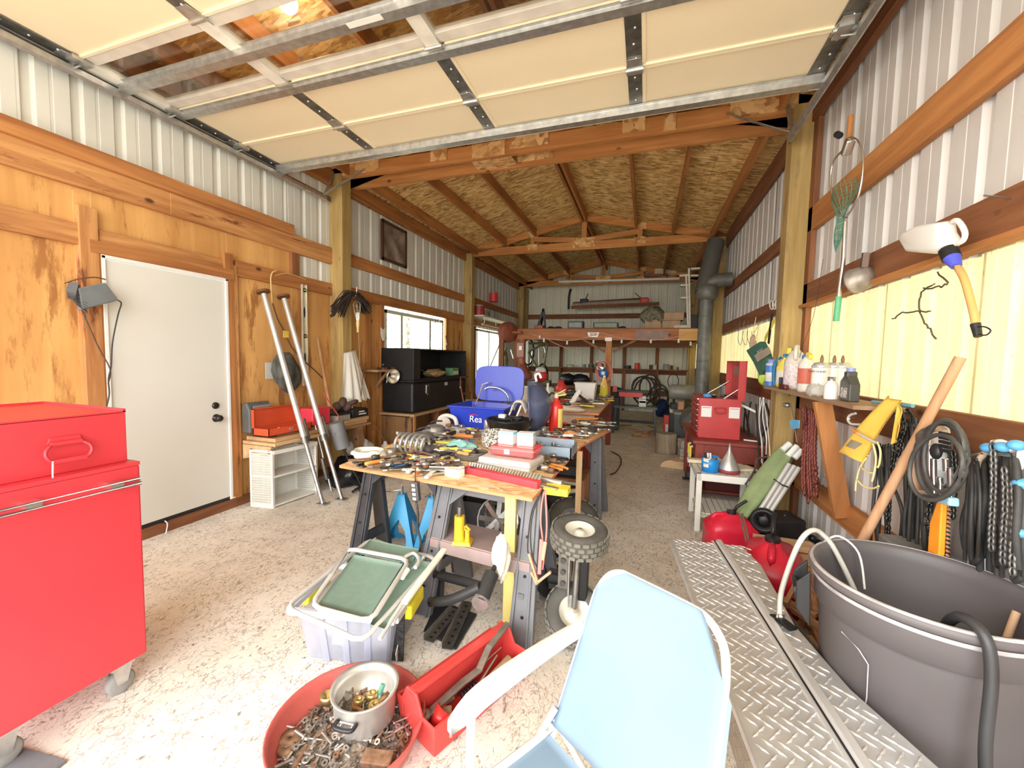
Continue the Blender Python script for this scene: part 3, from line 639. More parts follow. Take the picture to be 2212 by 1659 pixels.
MB().bb((-3.57, 3.93, .692), (-3.27, 4.22, .79)).build('case_shell', BLACK, t_, 1, bev=.02)
for k in range(2): MB().bb((-3.268, 4.03, .72+k*.03), (-3.2655, 4.16-.03*k, .735+k*.03)).build('white_lettering', WHITE, t_, 1)
t_ = thing('rag_heap', 'dark brown crumpled leather gloves heaped on the ledge beside the black case', 'gloves', (-3.4, 3.95, .78))
for k in range(4): MB().ball((-3.44+.05*k, 3.86+.035*k, .83+.05*(k % 2)), (.05, .07, .06-.01*k), rot=rotm(k, .4, k)).build('glove', M('dark_leather', (.10, .06, .045), .8, var=.3), t_, 1)
o = MB().bb((-3.36, 3.93, .80), (-3.355, 4.03, .92)).build('paper_tag', WHITE); tag(o, 'small white card standing beside the dark gloves on the ledge', 'card')
# steel props
def prop(p_b, p_t, lab):
    t_ = thing('steel_prop', lab, 'prop', p_b, group=None)
    d = (p_t-p_b); n_ = d.normalized()
    MB().beam(p_b+V((-.055, 0, .008)), p_b+V((.055, 0, .008)), .075, .012, Z1).build('base_plate', GALV, t_, 1, bev=.002)
    MB().cyl(p_b+Z1*.014, p_b+d*.36, .019, n=14).build('lower_tube', GALV, t_, 1)
    MB().cyl(p_b+d*.30, p_b+d*.985, .026, n=14).build('upper_tube', M('pale_galvanised', (.72, .73, .72), .35, .6, .08), t_, 1)
    c_ = MB(); c_.cyl(p_b+d*.285, p_b+d*.315, .034, n=12); c_.beam(p_b+d*.30+V((.03, .03, 0)), p_b+d*.40+V((.035, .03, 0)), .012, .02); c_.build('clamp', GALVD, t_, 1)
    q = p_b+d; c_ = MB(); c_.cyl(q-n_*.02, q, .06, n=16); c_.build('top_plate', M('rust', (.18, .08, .04)), t_, 1); return t_
prop(P(697, 1090, z=0), P(568, 628, x=-3.56), 'left one of the two long galvanised steel props leaning on the plywood wall')
prop(P(738, 1080, z=0), P(612, 639, x=-3.56), 'right one of the two long galvanised steel props leaning on the plywood wall')
t_ = thing('spare_prop', 'short galvanised prop inner leg standing behind the right steel prop', 'prop', P(712, 1060, z=0))
MB().cyl(P(716, 1062, z=0)+Z1*.01, P(680, 915, x=-3.3), .012, n=10).build('tube', GALV, t_, 1)
MB().cyl(P(706, 1035, x=-3.1), P(696, 990, x=-3.14), .02, n=10).build('collar', GALVD, t_, 1)
# spirit level
t_ = thing('spirit_level', 'long aluminium spirit level hanging upright on the plywood wall', 'level', (-3.57, 3.55, 1.65))
yt, zt, zb = 3.54, 2.20, 1.09
m_ = MB(); m_.bb((-3.598, yt-.03, zb), (-3.585, yt+.03, zt)); m_.bb((-3.598, yt-.032, zb), (-3.572, yt-.026, zt)); m_.bb((-3.598, yt+.026, zb), (-3.572, yt+.032, zt)); m_.build('body', M('aluminium_pale', (.70, .66, .54), .4, .4, .08), t_, 1)
for z in (2.14, 1.64, 1.16):
    MB().lathe([(0, .014), (.02, .014), (.022, 0)], (-3.585, yt, z), 16, (1, 0, 0)).build('vial_ring', BLACK, t_, 1)
    MB().cyl((-3.57, yt-.012, z), (-3.57, yt+.012, z), .006).build('vial', M('vial_yellow', (.7, .8, .2), .2), t_, 1)
for z in (1.90, 1.40): MB().ball((-3.583, yt, z), (.004, .012, .06)).build('hand_slot', BLACK, t_, 1)
# yellow cord hanging from girt, brown cord to the floor
m_ = MB().tube([P(*p, x=-3.555) for p in ((598, 585), (589, 588), (585, 600), (586, 625), (588, 655))], .006, 6, sub=4)
tag(m_.build('yellow_loop', M('yellow_cord', (.78, .55, .25), .6)), 'short loop of yellow cord hung over the wall girt above the left prop', 'cord')
t_ = thing('extension_cord', 'brown extension cord with a yellow tag sagging across the wall behind the props', 'cord', (-3.55, 3.3, 1.6))
MB().tube([P(*p, x=-3.56) for p in ((588, 652), (600, 690), (615, 718), (630, 750), (655, 778), (680, 800), (700, 820))], .006, 6, sub=4).build('cable', CORD, t_, 1)
a = P(617, 722, x=-3.545); MB().bb((a.x, a.y-.03, a.z-.035), (a.x+.004, a.y+.035, a.z+.035)).build('yellow_tag', M('yellow_paper', (.85, .65, .12), .6), t_, 1)
MB().tube([P(588, 598, x=-3.55), P(620, 590, x=-3.55), P(660, 604, x=-3.55)], .003, 5, sub=3).build('string', M('yellow_cord', (0, 0, 0)), t_, 1)
# dark hood / bag on the wall
t_ = thing('wader_bag', 'crumpled dark grey bag with a pale label hanging on the plywood behind the left prop', 'bag', P(608, 810, x=-3.5))
c0 = P(610, 812, x=-3.5)
def bagf(u_, v_):
    a_ = u_*2*math.pi; r_ = .13*math.sin(math.pi*min(1, v_*.95+.05))**.6*(1+.22*math.sin(3*a_+v_*5)+.1*math.sin(7*a_))
    return (c0.x+.045+.5*r_*math.cos(a_)*.8, c0.y+r_*1.2*math.sin(a_)+.03*v_, c0.z+.24-.42*v_)
MB().sheet(bagf, 28, 14).build('cloth', M('dark_grey_cloth', (.09, .09, .08), .8, var=.4, scale=14, bmp=.3), t_, 1)
a = P(583, 805, x=-3.52); MB().bb((a.x, a.y-.05, a.z-.06), (a.x+.004, a.y+.04, a.z+.10)).build('label', M('pale_label', (.6, .6, .58), .5), t_, 1)
# pick axe / long wooden handle
t_ = thing('sledge_hammer', 'sledge hammer with a wooden handle leaning on the wall, dark head resting on the ledge', 'hammer', (-3.4, 3.75, .7))
MB().cyl(P(686, 730, x=-3.57), P(712, 880, x=-3.38), .014, .021, 10).build('handle', WDK[2] if 0 else wood('hickory', (.4, .2, .1), (.66, .38, .2), 2), t_, 1)
a = P(714, 888, x=-3.36); MB().beam(a+V((-.02, -.08, .02)), a+V((0, .08, -.03)), .06, .06).build('head', M('rust_dark', (.12, .08, .07), .7, .4), t_, 1, bev=.01)
# string trimmer engine look-alike: grey can on a rod
t_ = thing('string_trimmer', 'string trimmer with a grey drum and black shaft leaning by the ledge end', 'trimmer', P(795, 1065, z=0))
a, c_ = P(728, 900, x=-3.02), P(746, 958, x=-3.0)
MB().cyl(P(725, 912, x=-3.02), P(737, 962, x=-3.0)+V((.02, 0, -.02)), .075, n=18).build('drum', M('drum_grey', (.20, .21, .22), .5, .2), t_, 1, bev=.01)
MB().cyl(P(738, 965, x=-2.98), P(785, 1058, z=.03), .009, n=8).build('shaft', BLKM, t_, 1)
MB().tube([P(*p, x=-3.02) for p in ((697, 845), (712, 870), (728, 893), (735, 905))], .006, 6, sub=3).build('throttle_cable', M('red_cable', (.5, .08, .05), .5), t_, 1)
MB().tube([P(*p, x=-2.98) for p in ((723, 935), (728, 946), (742, 950), (747, 965))], .003, 5, sub=3).build('wire_guard', GALV, t_, 1)
MB().ball(P(785, 1058, z=.04), (.05, .04, .035)).build('cutting_head', BLACK, t_, 1)
# rubbish bags
def heap(nm, lab, cat, c, r, mat, seed, squash=(1, 1, .6), n=26):
    rr = random.Random(seed); ph = [rr.uniform(0, 6.28) for _ in range(12)]
    def f(u_, v_):
        a_ = u_*2*math.pi; b_ = v_*math.pi
        k = r*(1+.16*math.sin(3*a_+ph[0])*math.sin(2*b_+ph[1])+.10*math.sin(5*a_+ph[2]+3*b_)+.07*math.sin(9*a_+ph[3])*math.sin(7*b_+ph[4])+.05*math.sin(14*a_+ph[5]+9*b_))
        return (c[0]+k*squash[0]*math.sin(b_)*math.cos(a_), c[1]+k*squash[1]*math.sin(b_)*math.sin(a_), max(.004, c[2]+k*squash[2]*math.cos(b_)))
    o = MB().sheet(f, n, n//2).build(nm, mat); tag(o, lab, cat); return o
BAGB = M('black_bag_film', (.012, .012, .014), .22, var=.4, scale=14)
a = P(755, 1045, z=0); heap('rubbish_bag', 'shiny black rubbish bag slumped on the floor right of the louvred shelf', 'bag', (a.x, a.y+.05, .10), .24, BAGB, 3, (1, 1.1, .75))
a = P(790, 1030, z=0); heap('rubbish_bag', 'flat black rubbish bag lying beside the left sawhorse', 'bag', (a.x+.02, a.y+.1, .05), .22, BAGB, 5, (1.1, 1, .5))
a = P(765, 1010, z=0); heap('plastic_sack', 'crumpled white plastic sack on top of the black rubbish bags', 'bag', (a.x+.05, a.y, .25), .19, M('white_sack', (.7, .7, .7), .5, var=.1), 8, (1, 1.1, .7))
t_ = thing('bar_clamp', 'black plastic bar clamp lying on the floor behind the left sawhorse', 'clamp', P(778, 1058, z=0))
m_ = MB(); m_.tube([P(*p, z=.03) for p in ((762, 1062), (775, 1054), (795, 1052), (810, 1050))], .014, 8, sub=2); m_.build('jaw', BLACK, t_, 1)
MB().beam(P(786, 1050, z=.03), P(793, 1075, z=.03), .05, .04).build('clamp_body', BLACK, t_, 1, bev=.006)
# things around the first post
t_ = thing('corn_brush', 'dark brown drooping bundle of bristles tied over the first post', 'brush', P(765, 650, x=-3.4))
m_ = MB(); rr = random.Random(4); top = P(765, 634, x=-3.36)
for i in range(150):
    left = i % 2; e = P(*( (722+rr.uniform(-10, 22), 678+rr.uniform(-16, 8)) if left else (792+rr.uniform(-14, 12), 672+rr.uniform(-12, 8))), x=-3.38+rr.uniform(-.03, .05))
    s_ = top+V((rr.uniform(-.02, .04), rr.uniform(-.05, .05), rr.uniform(-.02, .02)))
    m_.tube([s_, s_.lerp(e, .4)+Z1*(.07 if left else .03), e], .0055, 4, sub=2)
m_.build('bristles', M('dark_bristle', (.05, .035, .03), .8), t_, 1)['kind'] = 'stuff'
MB().tube([P(768, 640, x=-3.33), P(770, 632, x=-3.33), P(771, 620, x=-3.36)], .006, 6).build('tie', WHITE, t_, 1)
t_ = thing('inspection_lamp', 'caged inspection lamp with a yellow handle hanging on the first post', 'lamp', P(772, 680, x=-3.33))
a, b2 = P(771, 655, x=-3.33), P(773, 690, x=-3.33); ax = (b2-a)
m_ = MB()
for k in range(6):
    an = k*math.pi/3; off = V((math.cos(an), math.sin(an), 0))
    m_.tube([a-Z1*-.03, a+off*.038+Z1*.0, a+off*.042-Z1*.05, b2+off*.022+Z1*.01], .0028, 5, sub=3)
m_.tube([a+V((math.cos(k)*.042, math.sin(k)*.042, -.04)) for k in [i*.6283 for i in range(10)]], .0025, 5, closed=True); m_.build('cage', M('cage_wire', (.45, .4, .3), .4, .6), t_, 1)
MB().lathe([(.0, .09), (.022, .08), (.026, .04), (.02, .0), (.018, -.015), (0, -.015)], b2, 14).build('socket', WHITEP, t_, 1)
MB().lathe([(.016, -.015), (.022, -.045), (.018, -.08), (.012, -.11), (.013, -.155), (0, -.157)], b2, 14).build('handle', M('lamp_handle_yellow', (.85, .62, .25), .5), t_, 1)
MB().tube([P(*p, x=-3.34) for p in ((775, 712), (775, 735), (777, 765), (776, 800), (783, 840), (800, 900), (830, 950), (850, 975))], .005, 6, sub=4).build('cord', M('orange_brown_cord', (.42, .2, .08), .6), t_, 1)
MB().tube([P(*p, x=-3.36) for p in ((783, 735), (780, 770), (784, 810), (779, 870), (786, 930), (792, 965))], .004, 6, sub=4).build('cord', CORD, t_, 1)
def cloth(name, lab, cat, pts_top, pts_bot, x, depth, mat, folds=5, amp=.02, n=26):
    """hanging cloth between an upper and a lower outline, pushed out of the wall"""
    a0, a1 = P(*pts_top[0], x=x), P(*pts_top[1], x=x); b0, b1 = P(*pts_bot[0], x=x), P(*pts_bot[1], x=x)
    def f(u_, v_):
        t0 = a0.lerp(a1, u_); t1 = b0.lerp(b1, u_); p = t0.lerp(t1, v_)
        return p+V((depth*(.3+.7*v_)*math.sin(math.pi*min(1, max(0, u_)))+amp*math.sin(folds*2*math.pi*u_+v_*2)*v_, 0, .012*math.sin(folds*6*u_)*v_))
    return tag(MB().sheet(f, n, n, th=.004).build(name, mat), lab, cat)
cloth('cotton_apron', 'white cotton apron hanging on the first wooden post', 'cloth', ((742, 762), (766, 756)), ((736, 872), (797, 860)), -3.43, .07, M('white_cotton', (.86, .84, .78), .85, var=.03, bmp=.1), 4, .018)
# small shelf with a clamp lamp
t_ = thing('wall_shelf', 'narrow wall shelf heaped with rusty oddments beside the black truck box', 'shelf', P(815, 805, x=-3.5))
a, b2 = P(785, 798, x=-3.57), P(862, 800, x=-3.57); MB().bb((-3.6, a.y, a.z-.03), (-3.34, a.y+.62, a.z)).build('board', BRD[2], t_, 1, bev=.004)
MB().beam((-3.59, a.y+.3, a.z-.25), (-3.40, a.y+.3, a.z-.03), .03, .03).build('bracket', BRD[2], t_, 1)
rr = random.Random(9)
for k in range(9):
    c_ = (-3.5+rr.uniform(0, .1), a.y+.06+k*.055, a.z+.0); o = MB(); 
    if k % 2: o.box((0, 0, .012), (.05, .04, .024), k)
    else: o.cyl((0, 0, .014), (.05, .02, .014), .013, n=8)
    o = o.build('rusty_oddment', M('rust', (.18, .08, .04))); o.location = c_; tag(o, 'rusty metal oddment lying on the narrow wall shelf', 'scrap', 'rusty oddments on the wall shelf')
t_ = thing('clamp_lamp', 'clamp lamp with a round aluminium reflector fixed to the narrow wall shelf', 'lamp', P(850, 815, x=-3.3))
c_ = P(846, 812, x=-3.30); MB().lathe([(.018, -.09), (.03, -.075), (.06, -.04), (.088, -.0), (.098, .045), (.101, .045), (.091, -.002), (.062, -.043), (.032, -.078)], c_, 28, (.8, -.25, -.12)).build('reflector', M('spun_aluminium', (.72, .66, .55), .32, .7, .1), t_, 1)
MB().cyl(c_+V((-.09, .03, .02)), c_+V((-.04, .01, .01)), .02).build('lamp_socket', BLACK, t_, 1); MB().tube([c_+V((-.08, 0, .08)), c_+V((-.07, 0, 0)), c_+V((-.08, 0, -.10))], .006, 6).build('clamp', SCREW, t_, 1)
# black truck boxes
t_ = thing('workbench', 'low plywood workbench along the left wall carrying the black truck box', 'workbench', (-3.3, 5.8, 0))
MB().bb((-3.6, 4.86, .60), (-3.02, 7.1, .63)).build('worktop', wood('bench_top', (.45, .28, .14), (.62, .42, .22), 1), t_, 1)
for y in (4.9, 5.6, 6.4, 7.0): MB().bb((-3.12, y, 0), (-3.04, y+.05, .60)).build('leg', WDK[2] if y > 5 else WD[2], t_, 1)
MB().bb((-3.58, 4.9, .02), (-3.52, 7.05, .58)).build('back_panel', PLYD, t_, 1); MB().bb((-3.56, 4.9, .02), (-3.06, 4.92, .58)).build('side_panel', PLYD, t_, 1)
BKP = M('black_powder_coat', (.012, .012, .014), .5, .0, .3, 6, dirt=(.06, .055, .05), dirt_amt=.3)
t_ = thing('truck_box', 'long black steel truck box with two chrome latches on the plywood workbench', 'truck box', (-3.3, 5.75, .632))
MB().bb((-3.58, 4.9, .634), (-3.06, 6.66, 1.07)).build('body', BKP, t_, 1, bev=.035)
MB().bb((-3.58, 4.87, 1.072), (-3.03, 6.68, 1.10)).build('lid_edge', BKP, t_, 1, bev=.006)
for y in (5.28, 6.42):
    f = MB().prism([(-3.058, y-.045, 1.02), (-3.058, y+.045, 1.02), (-3.058, y+.045, .90), (-3.058, y, .86), (-3.058, y-.045, .90)], (.008, 0, 0)).build('latch', CHR, t_, 1, bev=.003)
    MB().bb((-3.05, y-.02, .90), (-3.042, y+.02, 1.0)).build('paddle', BLKM, f, 1)
MB().bb((-3.058, 5.82, .98), (-3.055, 5.92, 1.03)).build('label_plate', M('pale_label', (.6, .6, .58)), t_, 1)
t_ = thing('open_cabinet', 'black open fronted steel box stacked on top of the truck box below the window', 'cabinet', (-3.3, 5.75, 1.10))
m_ = MB(); m_.bb((-3.58, 4.9, 1.102), (-3.06, 4.93, 1.55)); m_.bb((-3.58, 6.6, 1.102), (-3.06, 6.63, 1.55)); m_.bb((-3.58, 4.9, 1.53), (-3.06, 6.63, 1.55)); m_.bb((-3.58, 4.9, 1.102), (-3.06, 6.63, 1.12)); m_.bb((-3.58, 4.9, 1.102), (-3.56, 6.63, 1.55)); m_.build('shell', BKP, t_, 1)
MB().bb((-3.08, 4.9, 1.11), (-3.055, 5.08, 1.55)).build('front_panel', BKP, t_, 1, bev=.006)
MB().cyl((-3.45, 5.1, 1.42), (-3.1, 5.55, 1.13), .008).build('gas_strut', GALVD, t_, 1)
o = heap('rope_pile', 'tangled straw coloured rope and gloves inside the open black box', 'rope', (-3.2, 5.75, 1.17), .13, M('straw_rope', (.42, .3, .13), .9, var=.6, scale=30, bmp=.5), 2, (.8, 2.1, .42)); 
for k in range(9): tag(MB().tube([(-3.2+rr.uniform(-.07, .07), 5.55+rr.uniform(0, .5), 1.2+rr.uniform(-.02, .03)) for _ in range(5)], .008, 6, sub=4).build('rope_strand', M('straw_rope', (0, 0, 0))), 'loose loop of straw coloured rope on the pile in the open black box', 'rope', 'rope loops in the open black box')
t_ = thing('green_carton', 'small green and cream carton standing at the right in the open black box', 'carton', (-3.18, 6.3, 1.122))
MB().bb((-3.24, 6.2, 1.124), (-3.1, 6.42, 1.25)).build('carton_body', M('carton_green', (.12, .28, .14), .6), t_, 1); MB().bb((-3.0995, 6.22, 1.14), (-3.098, 6.40, 1.20)).build('label', M('cream_label', (.7, .66, .45), .6), t_, 1)
t_ = thing('hand_truck', 'rusty red steel hand truck leaning on the workbench below the black truck box', 'hand truck', (-2.9, 6.5, 0))
m_ = MB(); A0, A1 = V((-2.78, 6.25, .02)), V((-2.78, 6.62, .02)); B0, B1 = V((-2.98, 6.25, .95)), V((-2.98, 6.62, .95))
m_.tube([A0, B0, B0+V((-.04, .08, .14)), B1+V((-.04, -.08, .14)), B1, A1], .014, 8); m_.build('frame', M('rusty_red', (.30, .10, .06), .6, .3, .3), t_, 1)
for k in (.3, .6, .85): MB().beam(A0.lerp(B0, k), A1.lerp(B1, k), .008, .03).build('crossbar', M('rusty_red', (0, 0, 0)), t_, 1)
for a in (A0, A1): MB().lathe([(0, -.02), (.09, -.02), (.11, -.01), (.11, .01), (.09, .02), (0, .02)], a+V((-.09, 0, .10)), 18, (0, 1, 0)).build('wheel', TYRE, t_, 1)
MB().bb((-2.78, 6.22, 0.002), (-2.60, 6.65, .01)).build('toe_plate', M('rusty_red', (0, 0, 0)), t_, 1)
# framed picture
t_ = thing('framed_picture', 'framed dark landscape print leaning on the girt high on the left wall', 'picture', (-3.57, 5.25, 3.1))
y0, y1, z0, z1 = 4.93, 5.55, 2.80, 3.36
m_ = MB(); m_.bb((-3.62, y0, z0), (-3.585, y0+.04, z1)); m_.bb((-3.62, y1-.04, z0), (-3.585, y1, z1)); m_.bb((-3.62, y0, z0), (-3.585, y1, z0+.04)); m_.bb((-3.62, y0, z1-.04), (-3.585, y1, z1)); m_.build('frame', M('dark_frame', (.08, .035, .02), .4), t_, 1)
MB().bb((-3.612, y0+.03, z0+.03), (-3.60, y1-.03, z1-.03)).build('print', M('faded_print', (.24, .20, .16), .35, var=.75, scale=5), t_, 1)
# lamp and plugs
t_ = thing('light_bulb', 'bright bare light bulb hanging above the glazed section of the garage door', 'lamp', P(622, 0, z=3.75))
c_ = P(622, 6, z=3.75); MB().ball(c_, .06, 16, 10).build('bulb', emit('bulb_glow', (1, .93, .8), 14), t_, 1); MB().cyl(c_+Z1*.05, c_+Z1*.25, .02).build('lamp_holder', WHITEP, t_, 1)
lp = bpy.data.lights.new('bulb_light', 'POINT'); lp.energy = 1.2; lp.color = (1, .92, .8); lp.shadow_soft_size = .08; lo = bpy.data.objects.new('bulb_light', lp); COL.objects.link(lo); lo.location = c_-Z1*.12
t_ = thing('detergent_jug', 'small white jug with a blue label on the floor behind the near table', 'bottle', P(833, 990, z=0))
a = P(832, 995, z=0); MB().lathe([(0, 0), (.07, 0), (.075, .02), (.075, .15), (.05, .21), (.025, .24), (.022, .27), (0, .27)], a+Z1*.002, 18).build('bottle', WHITEP, t_, 1); MB().lathe([(.0755, .03), (.0755, .13)], a+Z1*.002, 18).build('label', M('blue_label', (.2, .35, .6), .5), t_, 1)
t_ = thing('plug_plate', 'cracked white heart shaped plate fixed to the stud left of the window', 'plate', P(827, 722, x=-3.55))
c_ = P(827, 722, x=-3.545); MB().prism([c_+V((0, y, z)) for y, z in ((-.05, .09), (0, .06), (.05, .09), (.05, .02), (.02, -.09), (-.01, -.09), (-.05, .0))], (.01, 0, 0)).build('plate', WHITEP, t_, 1)
# ================================================================== work tables
OSBT = osb('table_osb', ((.62, .34, .14), (.80, .55, .28), (.92, .76, .50)), 16)
EDGE = M('orange_edge_paint', (.75, .25, .11), .6, var=.15)
GRYP = M('grey_sawhorse_plastic', (.15, .155, .17), .5, var=.12, dirt=(.4, .38, .36), dirt_amt=.28)
BLKP = M('worn_black_plastic', (.045, .047, .055), .5, var=.3, dirt=(.25, .25, .25), dirt_amt=.25)
TZ = .78
def tabletop(par, poly, z, th=.016):
    MB().prism([(x, y, z-th) for x, y in poly], (0, 0, th)).build('top_panel', OSBT, par, w=True)
    n = len(poly); e = MB()
    for i in range(n):
        a, b = V((*poly[i], z-th/2)), V((*poly[(i+1) % n], z-th/2)); d = (b-a).normalized(); o_ = V((d.y, -d.x, 0))*.0015
        e.beam(a+o_, b+o_, .003, th*.96, Z1)
    e.build('painted_edge', EDGE, par, w=True)
t_ = thing('work_table', 'near work table of oriented strand board with orange painted edges', 'table', (-1.1, 2.5, 0))
tabletop(t_, [(-1.73, 1.96), (-.49, 1.83), (-.45, 3.1), (-1.86, 3.14)], TZ)
t2_ = thing('work_table', 'second strand board table top butted behind the near work table', 'table', (-1.1, 3.5, 0))
tabletop(t2_, [(-1.84, 3.15), (-.45, 3.11), (-.29, 3.94), (-1.75, 3.98)], TZ)
YW = M('yellow_painted_wood', (.80, .66, .22), .6, var=.06)
MB().bb((-.685, 2.0, .002), (-.625, 2.03, TZ-.017)).build('yellow_leg', YW, t_, 1)
MB().bb((-.46, 2.97, .002), (-.42, 3.0, TZ-.017)).build('wooden_leg', wood('pale_pine', (.6, .4, .2), (.85, .65, .38), 2), t_, 1)
# sawhorses
def sawhorse(lab, a, b, h, mat, spread=.26, lw=.085, shelf=False, inward=.05):
    a = V(a); b = V(b); d = (b-a).normalized(); n_ = Z1.cross(d); t_ = thing('sawhorse', lab, 'sawhorse', ((a.x+b.x)/2, (a.y+b.y)/2, 0))
    m_ = MB(); m_.beam(a+Z1*(h-.045), b+Z1*(h-.045), .07, .085, Z1); m_.beam(a+Z1*(h-.10), b+Z1*(h-.10), .05, .03, Z1); m_.build('top_beam', mat, t_, 1, bev=.006)
    for e, s in ((a, 1), (b, -1)):
        for k in (-1, 1):
            top = e+Z1*(h-.02)+n_*.03*k; bot = e+n_*spread*k+d*(-s*inward)+Z1*.01
            m_ = MB(); q = d*s
            wt, wb = lw*.9, lw*1.25
            m_.add([top-q*.01, top+q*wt, bot+q*wb, bot-q*.01]+[p+n_*(-.035*k) for p in (top-q*.01, top+q*wt, bot+q*wb, bot-q*.01)], [(0, 1, 2, 3), (7, 6, 5, 4), (0, 4, 5, 1), (1, 5, 6, 2), (2, 6, 7, 3), (3, 7, 4, 0)])
            for f in (.15, .85): m_.beam((top+q*wt*f)+n_*.006*k, (bot+q*wb*f)+n_*.006*k, .012, .012, n_)
            m_.prism([top+q*wt*.9+Z1*-.06, top+q*(wt+.10)+Z1*-.06, top+q*wt*.9+(bot-top)*.22], n_*(-.02*k)); m_.build('leg', mat, t_, 1, bev=.004)
            c_ = MB()
            for f in (.3, .55, .8): p = top.lerp(bot, f)+q*lw*.5+n_*.004*k; c_.cyl(p, p+n_*.004*k, .008, n=8)
            c_.build('screw_head', BLACK, t_, 1)
        z = h*.30; mm = MB(); w_ = .03+(spread-.03)*(1-z/h)
        mm.beam(e-n_*w_+Z1*z+d*s*.03, e+n_*w_+Z1*z+d*s*.03, .03, .06, Z1); mm.build('end_brace', mat, t_, 1)
    if shelf:
        z = .40; w_ = .03+(spread-.03)*(1-z/h)
        mm = MB(); mm.beam((a+b)/2-d*.5*(b-a).length+Z1*z, b+Z1*z, w_*2, .02, Z1); mm.beam(a+n_*-w_+Z1*(z-.03), b+n_*-w_+Z1*(z-.03), .02, .07, Z1); mm.beam(a+n_*w_+Z1*(z-.03), b+n_*w_+Z1*(z-.03), .02, .07, Z1)
        mm.build('shelf_tray', M('dusty_pink_grey', (.36, .27, .26), .6, var=.2, scale=4), t_, 1, bev=.003)
    return t_
sawhorse('black plastic sawhorse under the left front corner of the near work table', (-1.76, 2.28, 0), (-1.13, 2.22, 0), TZ-.018, BLKP, .17)
sawhorse('grey plastic sawhorse with a dusty tray shelf under the right front of the near table', (-1.12, 2.14, 0), (-.50, 2.06, 0), TZ-.018, GRYP, .24, .10, True)
sawhorse('grey plastic sawhorse at the far right corner of the second table top', (-.95, 3.78, 0), (-.36, 3.72, 0), TZ-.018, GRYP, .17, .09)
# third table
WT3 = wood('pale_ply_top', (.60, .42, .24), (.85, .66, .42), 1, knots=False)
t_ = thing('work_table', 'far work table with a plain plywood top and dark red legs', 'table', (-.95, 5.9, 0))
tabletop(t_, [(-1.75, 4.66), (-.49, 4.70), (-.49, 7.1), (-1.75, 7.1)], .82); 
MB().prism([(-1.75, 4.66, .821), (-.49, 4.70, .821), (-.49, 7.1, .821), (-1.75, 7.1, .821)], (0, 0, .004)).build('plywood_top', WT3, t_, 1)
for x, y in ((-.6, 4.85), (-.6, 6.95), (-1.68, 4.85), (-1.68, 6.95)): MB().bb((x, y, 0), (x+.08, y+.08, .80)).build('leg', M('oxide_red', (.25, .04, .03), .6, var=.2), t_, 1)
MB().bb((-1.68, 4.8, .66), (-.55, 4.83, .80)).build('apron', M('pale_apron', (.6, .45, .33), .6), t_, 1); MB().bb((-.55, 4.85, .60), (-.53, 7.0, .80)).build('apron', M('oxide_red', (0, 0, 0)), t_, 1)
TZ3 = .826
t_ = thing('toolbox', 'dark red metal cabinet standing under the far work table', 'cabinet', (-.9, 5.2, 0)); MB().bb((-1.25, 5.0, .002), (-.64, 5.5, .62)).build('body', REDD, t_, 1, bev=.01)
for k in range(3): MB().bb((-1.2, 4.985, .08+k*.18), (-.69, 4.999, .22+k*.18)).build('drawer', REDD, t_, 1, bev=.003)
# --- items on the near table
def on(px, py, z=TZ): return P(px, py, z=z)
t_ = thing('parts_washer', 'bright blue parts washer basin with its lid open at the back of the tables', 'parts washer', on(1058, 920))
BLU = M('washer_blue', (.02, .05, .48), .32, var=.1, scale=3, dirt=(.05, .08, .3), dirt_amt=.2)
x0, x1, y0, y1 = -1.72, -1.17, 3.36, 3.86
m_ = MB(); z0, z1 = TZ+.004, TZ+.21
m_.add([(x0+.04, y0+.03, z0), (x1-.04, y0+.03, z0), (x1-.04, y1-.03, z0), (x0+.04, y1-.03, z0), (x0, y0, z1), (x1, y0, z1), (x1, y1, z1), (x0, y1, z1),
        (x0+.02, y0+.02, z1), (x1-.02, y0+.02, z1), (x1-.02, y1-.02, z1), (x0+.02, y1-.02, z1), (x0+.05, y0+.05, z0+.06), (x1-.05, y0+.05, z0+.06), (x1-.05, y1-.05, z0+.06), (x0+.05, y1-.05, z0+.06)],
       [(0, 3, 2, 1), (0, 1, 5, 4), (1, 2, 6, 5), (2, 3, 7, 6), (3, 0, 4, 7), (4, 5, 9, 8), (5, 6, 10, 9), (6, 7, 11, 10), (7, 4, 8, 11), (8, 9, 13, 12), (9, 10, 14, 13), (10, 11, 15, 14), (11, 8, 12, 15), (12, 13, 14, 15)])
m_.build('basin', BLU, t_, 1, bev=.006)
m_ = MB(); m_.bb((x0-.015, y0-.015, z1-.01), (x1+.015, y0+.008, z1+.006)); m_.bb((x0-.015, y0-.015, z1-.01), (x0+.008, y1, z1+.006)); m_.bb((x1-.008, y0-.015, z1-.01), (x1+.015, y1, z1+.006)); m_.build('rim', BLU, t_, 1, bev=.004)
lp_ = []
for k in range(33):
    u_ = k/32*2*math.pi; e_ = 5; cc, ss = math.cos(u_), math.sin(u_)
    lp_.append((x0+.275+.265*math.copysign(abs(cc)**(2/e_), cc), 0, .18+.18*math.copysign(abs(ss)**(2/e_), ss)))
MB().prism([V((p[0]+.03, y1+.0+p[2]*.10, z1+p[2]+.01)) for p in lp_[:-1]], (0, .02, 0)).build('lid', BLU, t_, 1, bev=.005)
MB().tube([(x1-.10, y1-.08, z1-.02), (x1-.12, y1-.09, z1+.09), (x1-.20, y1-.10, z1+.15), (x1-.30, y1-.12, z1+.16), (x1-.34, y1-.13, z1+.14)], .011, 8, sub=4).build('flexible_spout', CHR, t_, 1)
MB().tube([(x0+.12, y1-.15, z1-.02), (x0+.15, y1-.05, z1+.18), (x0+.21, y1-.05, z1+.20)], .008, 6).build('lid_stay', SCREW, t_, 1)
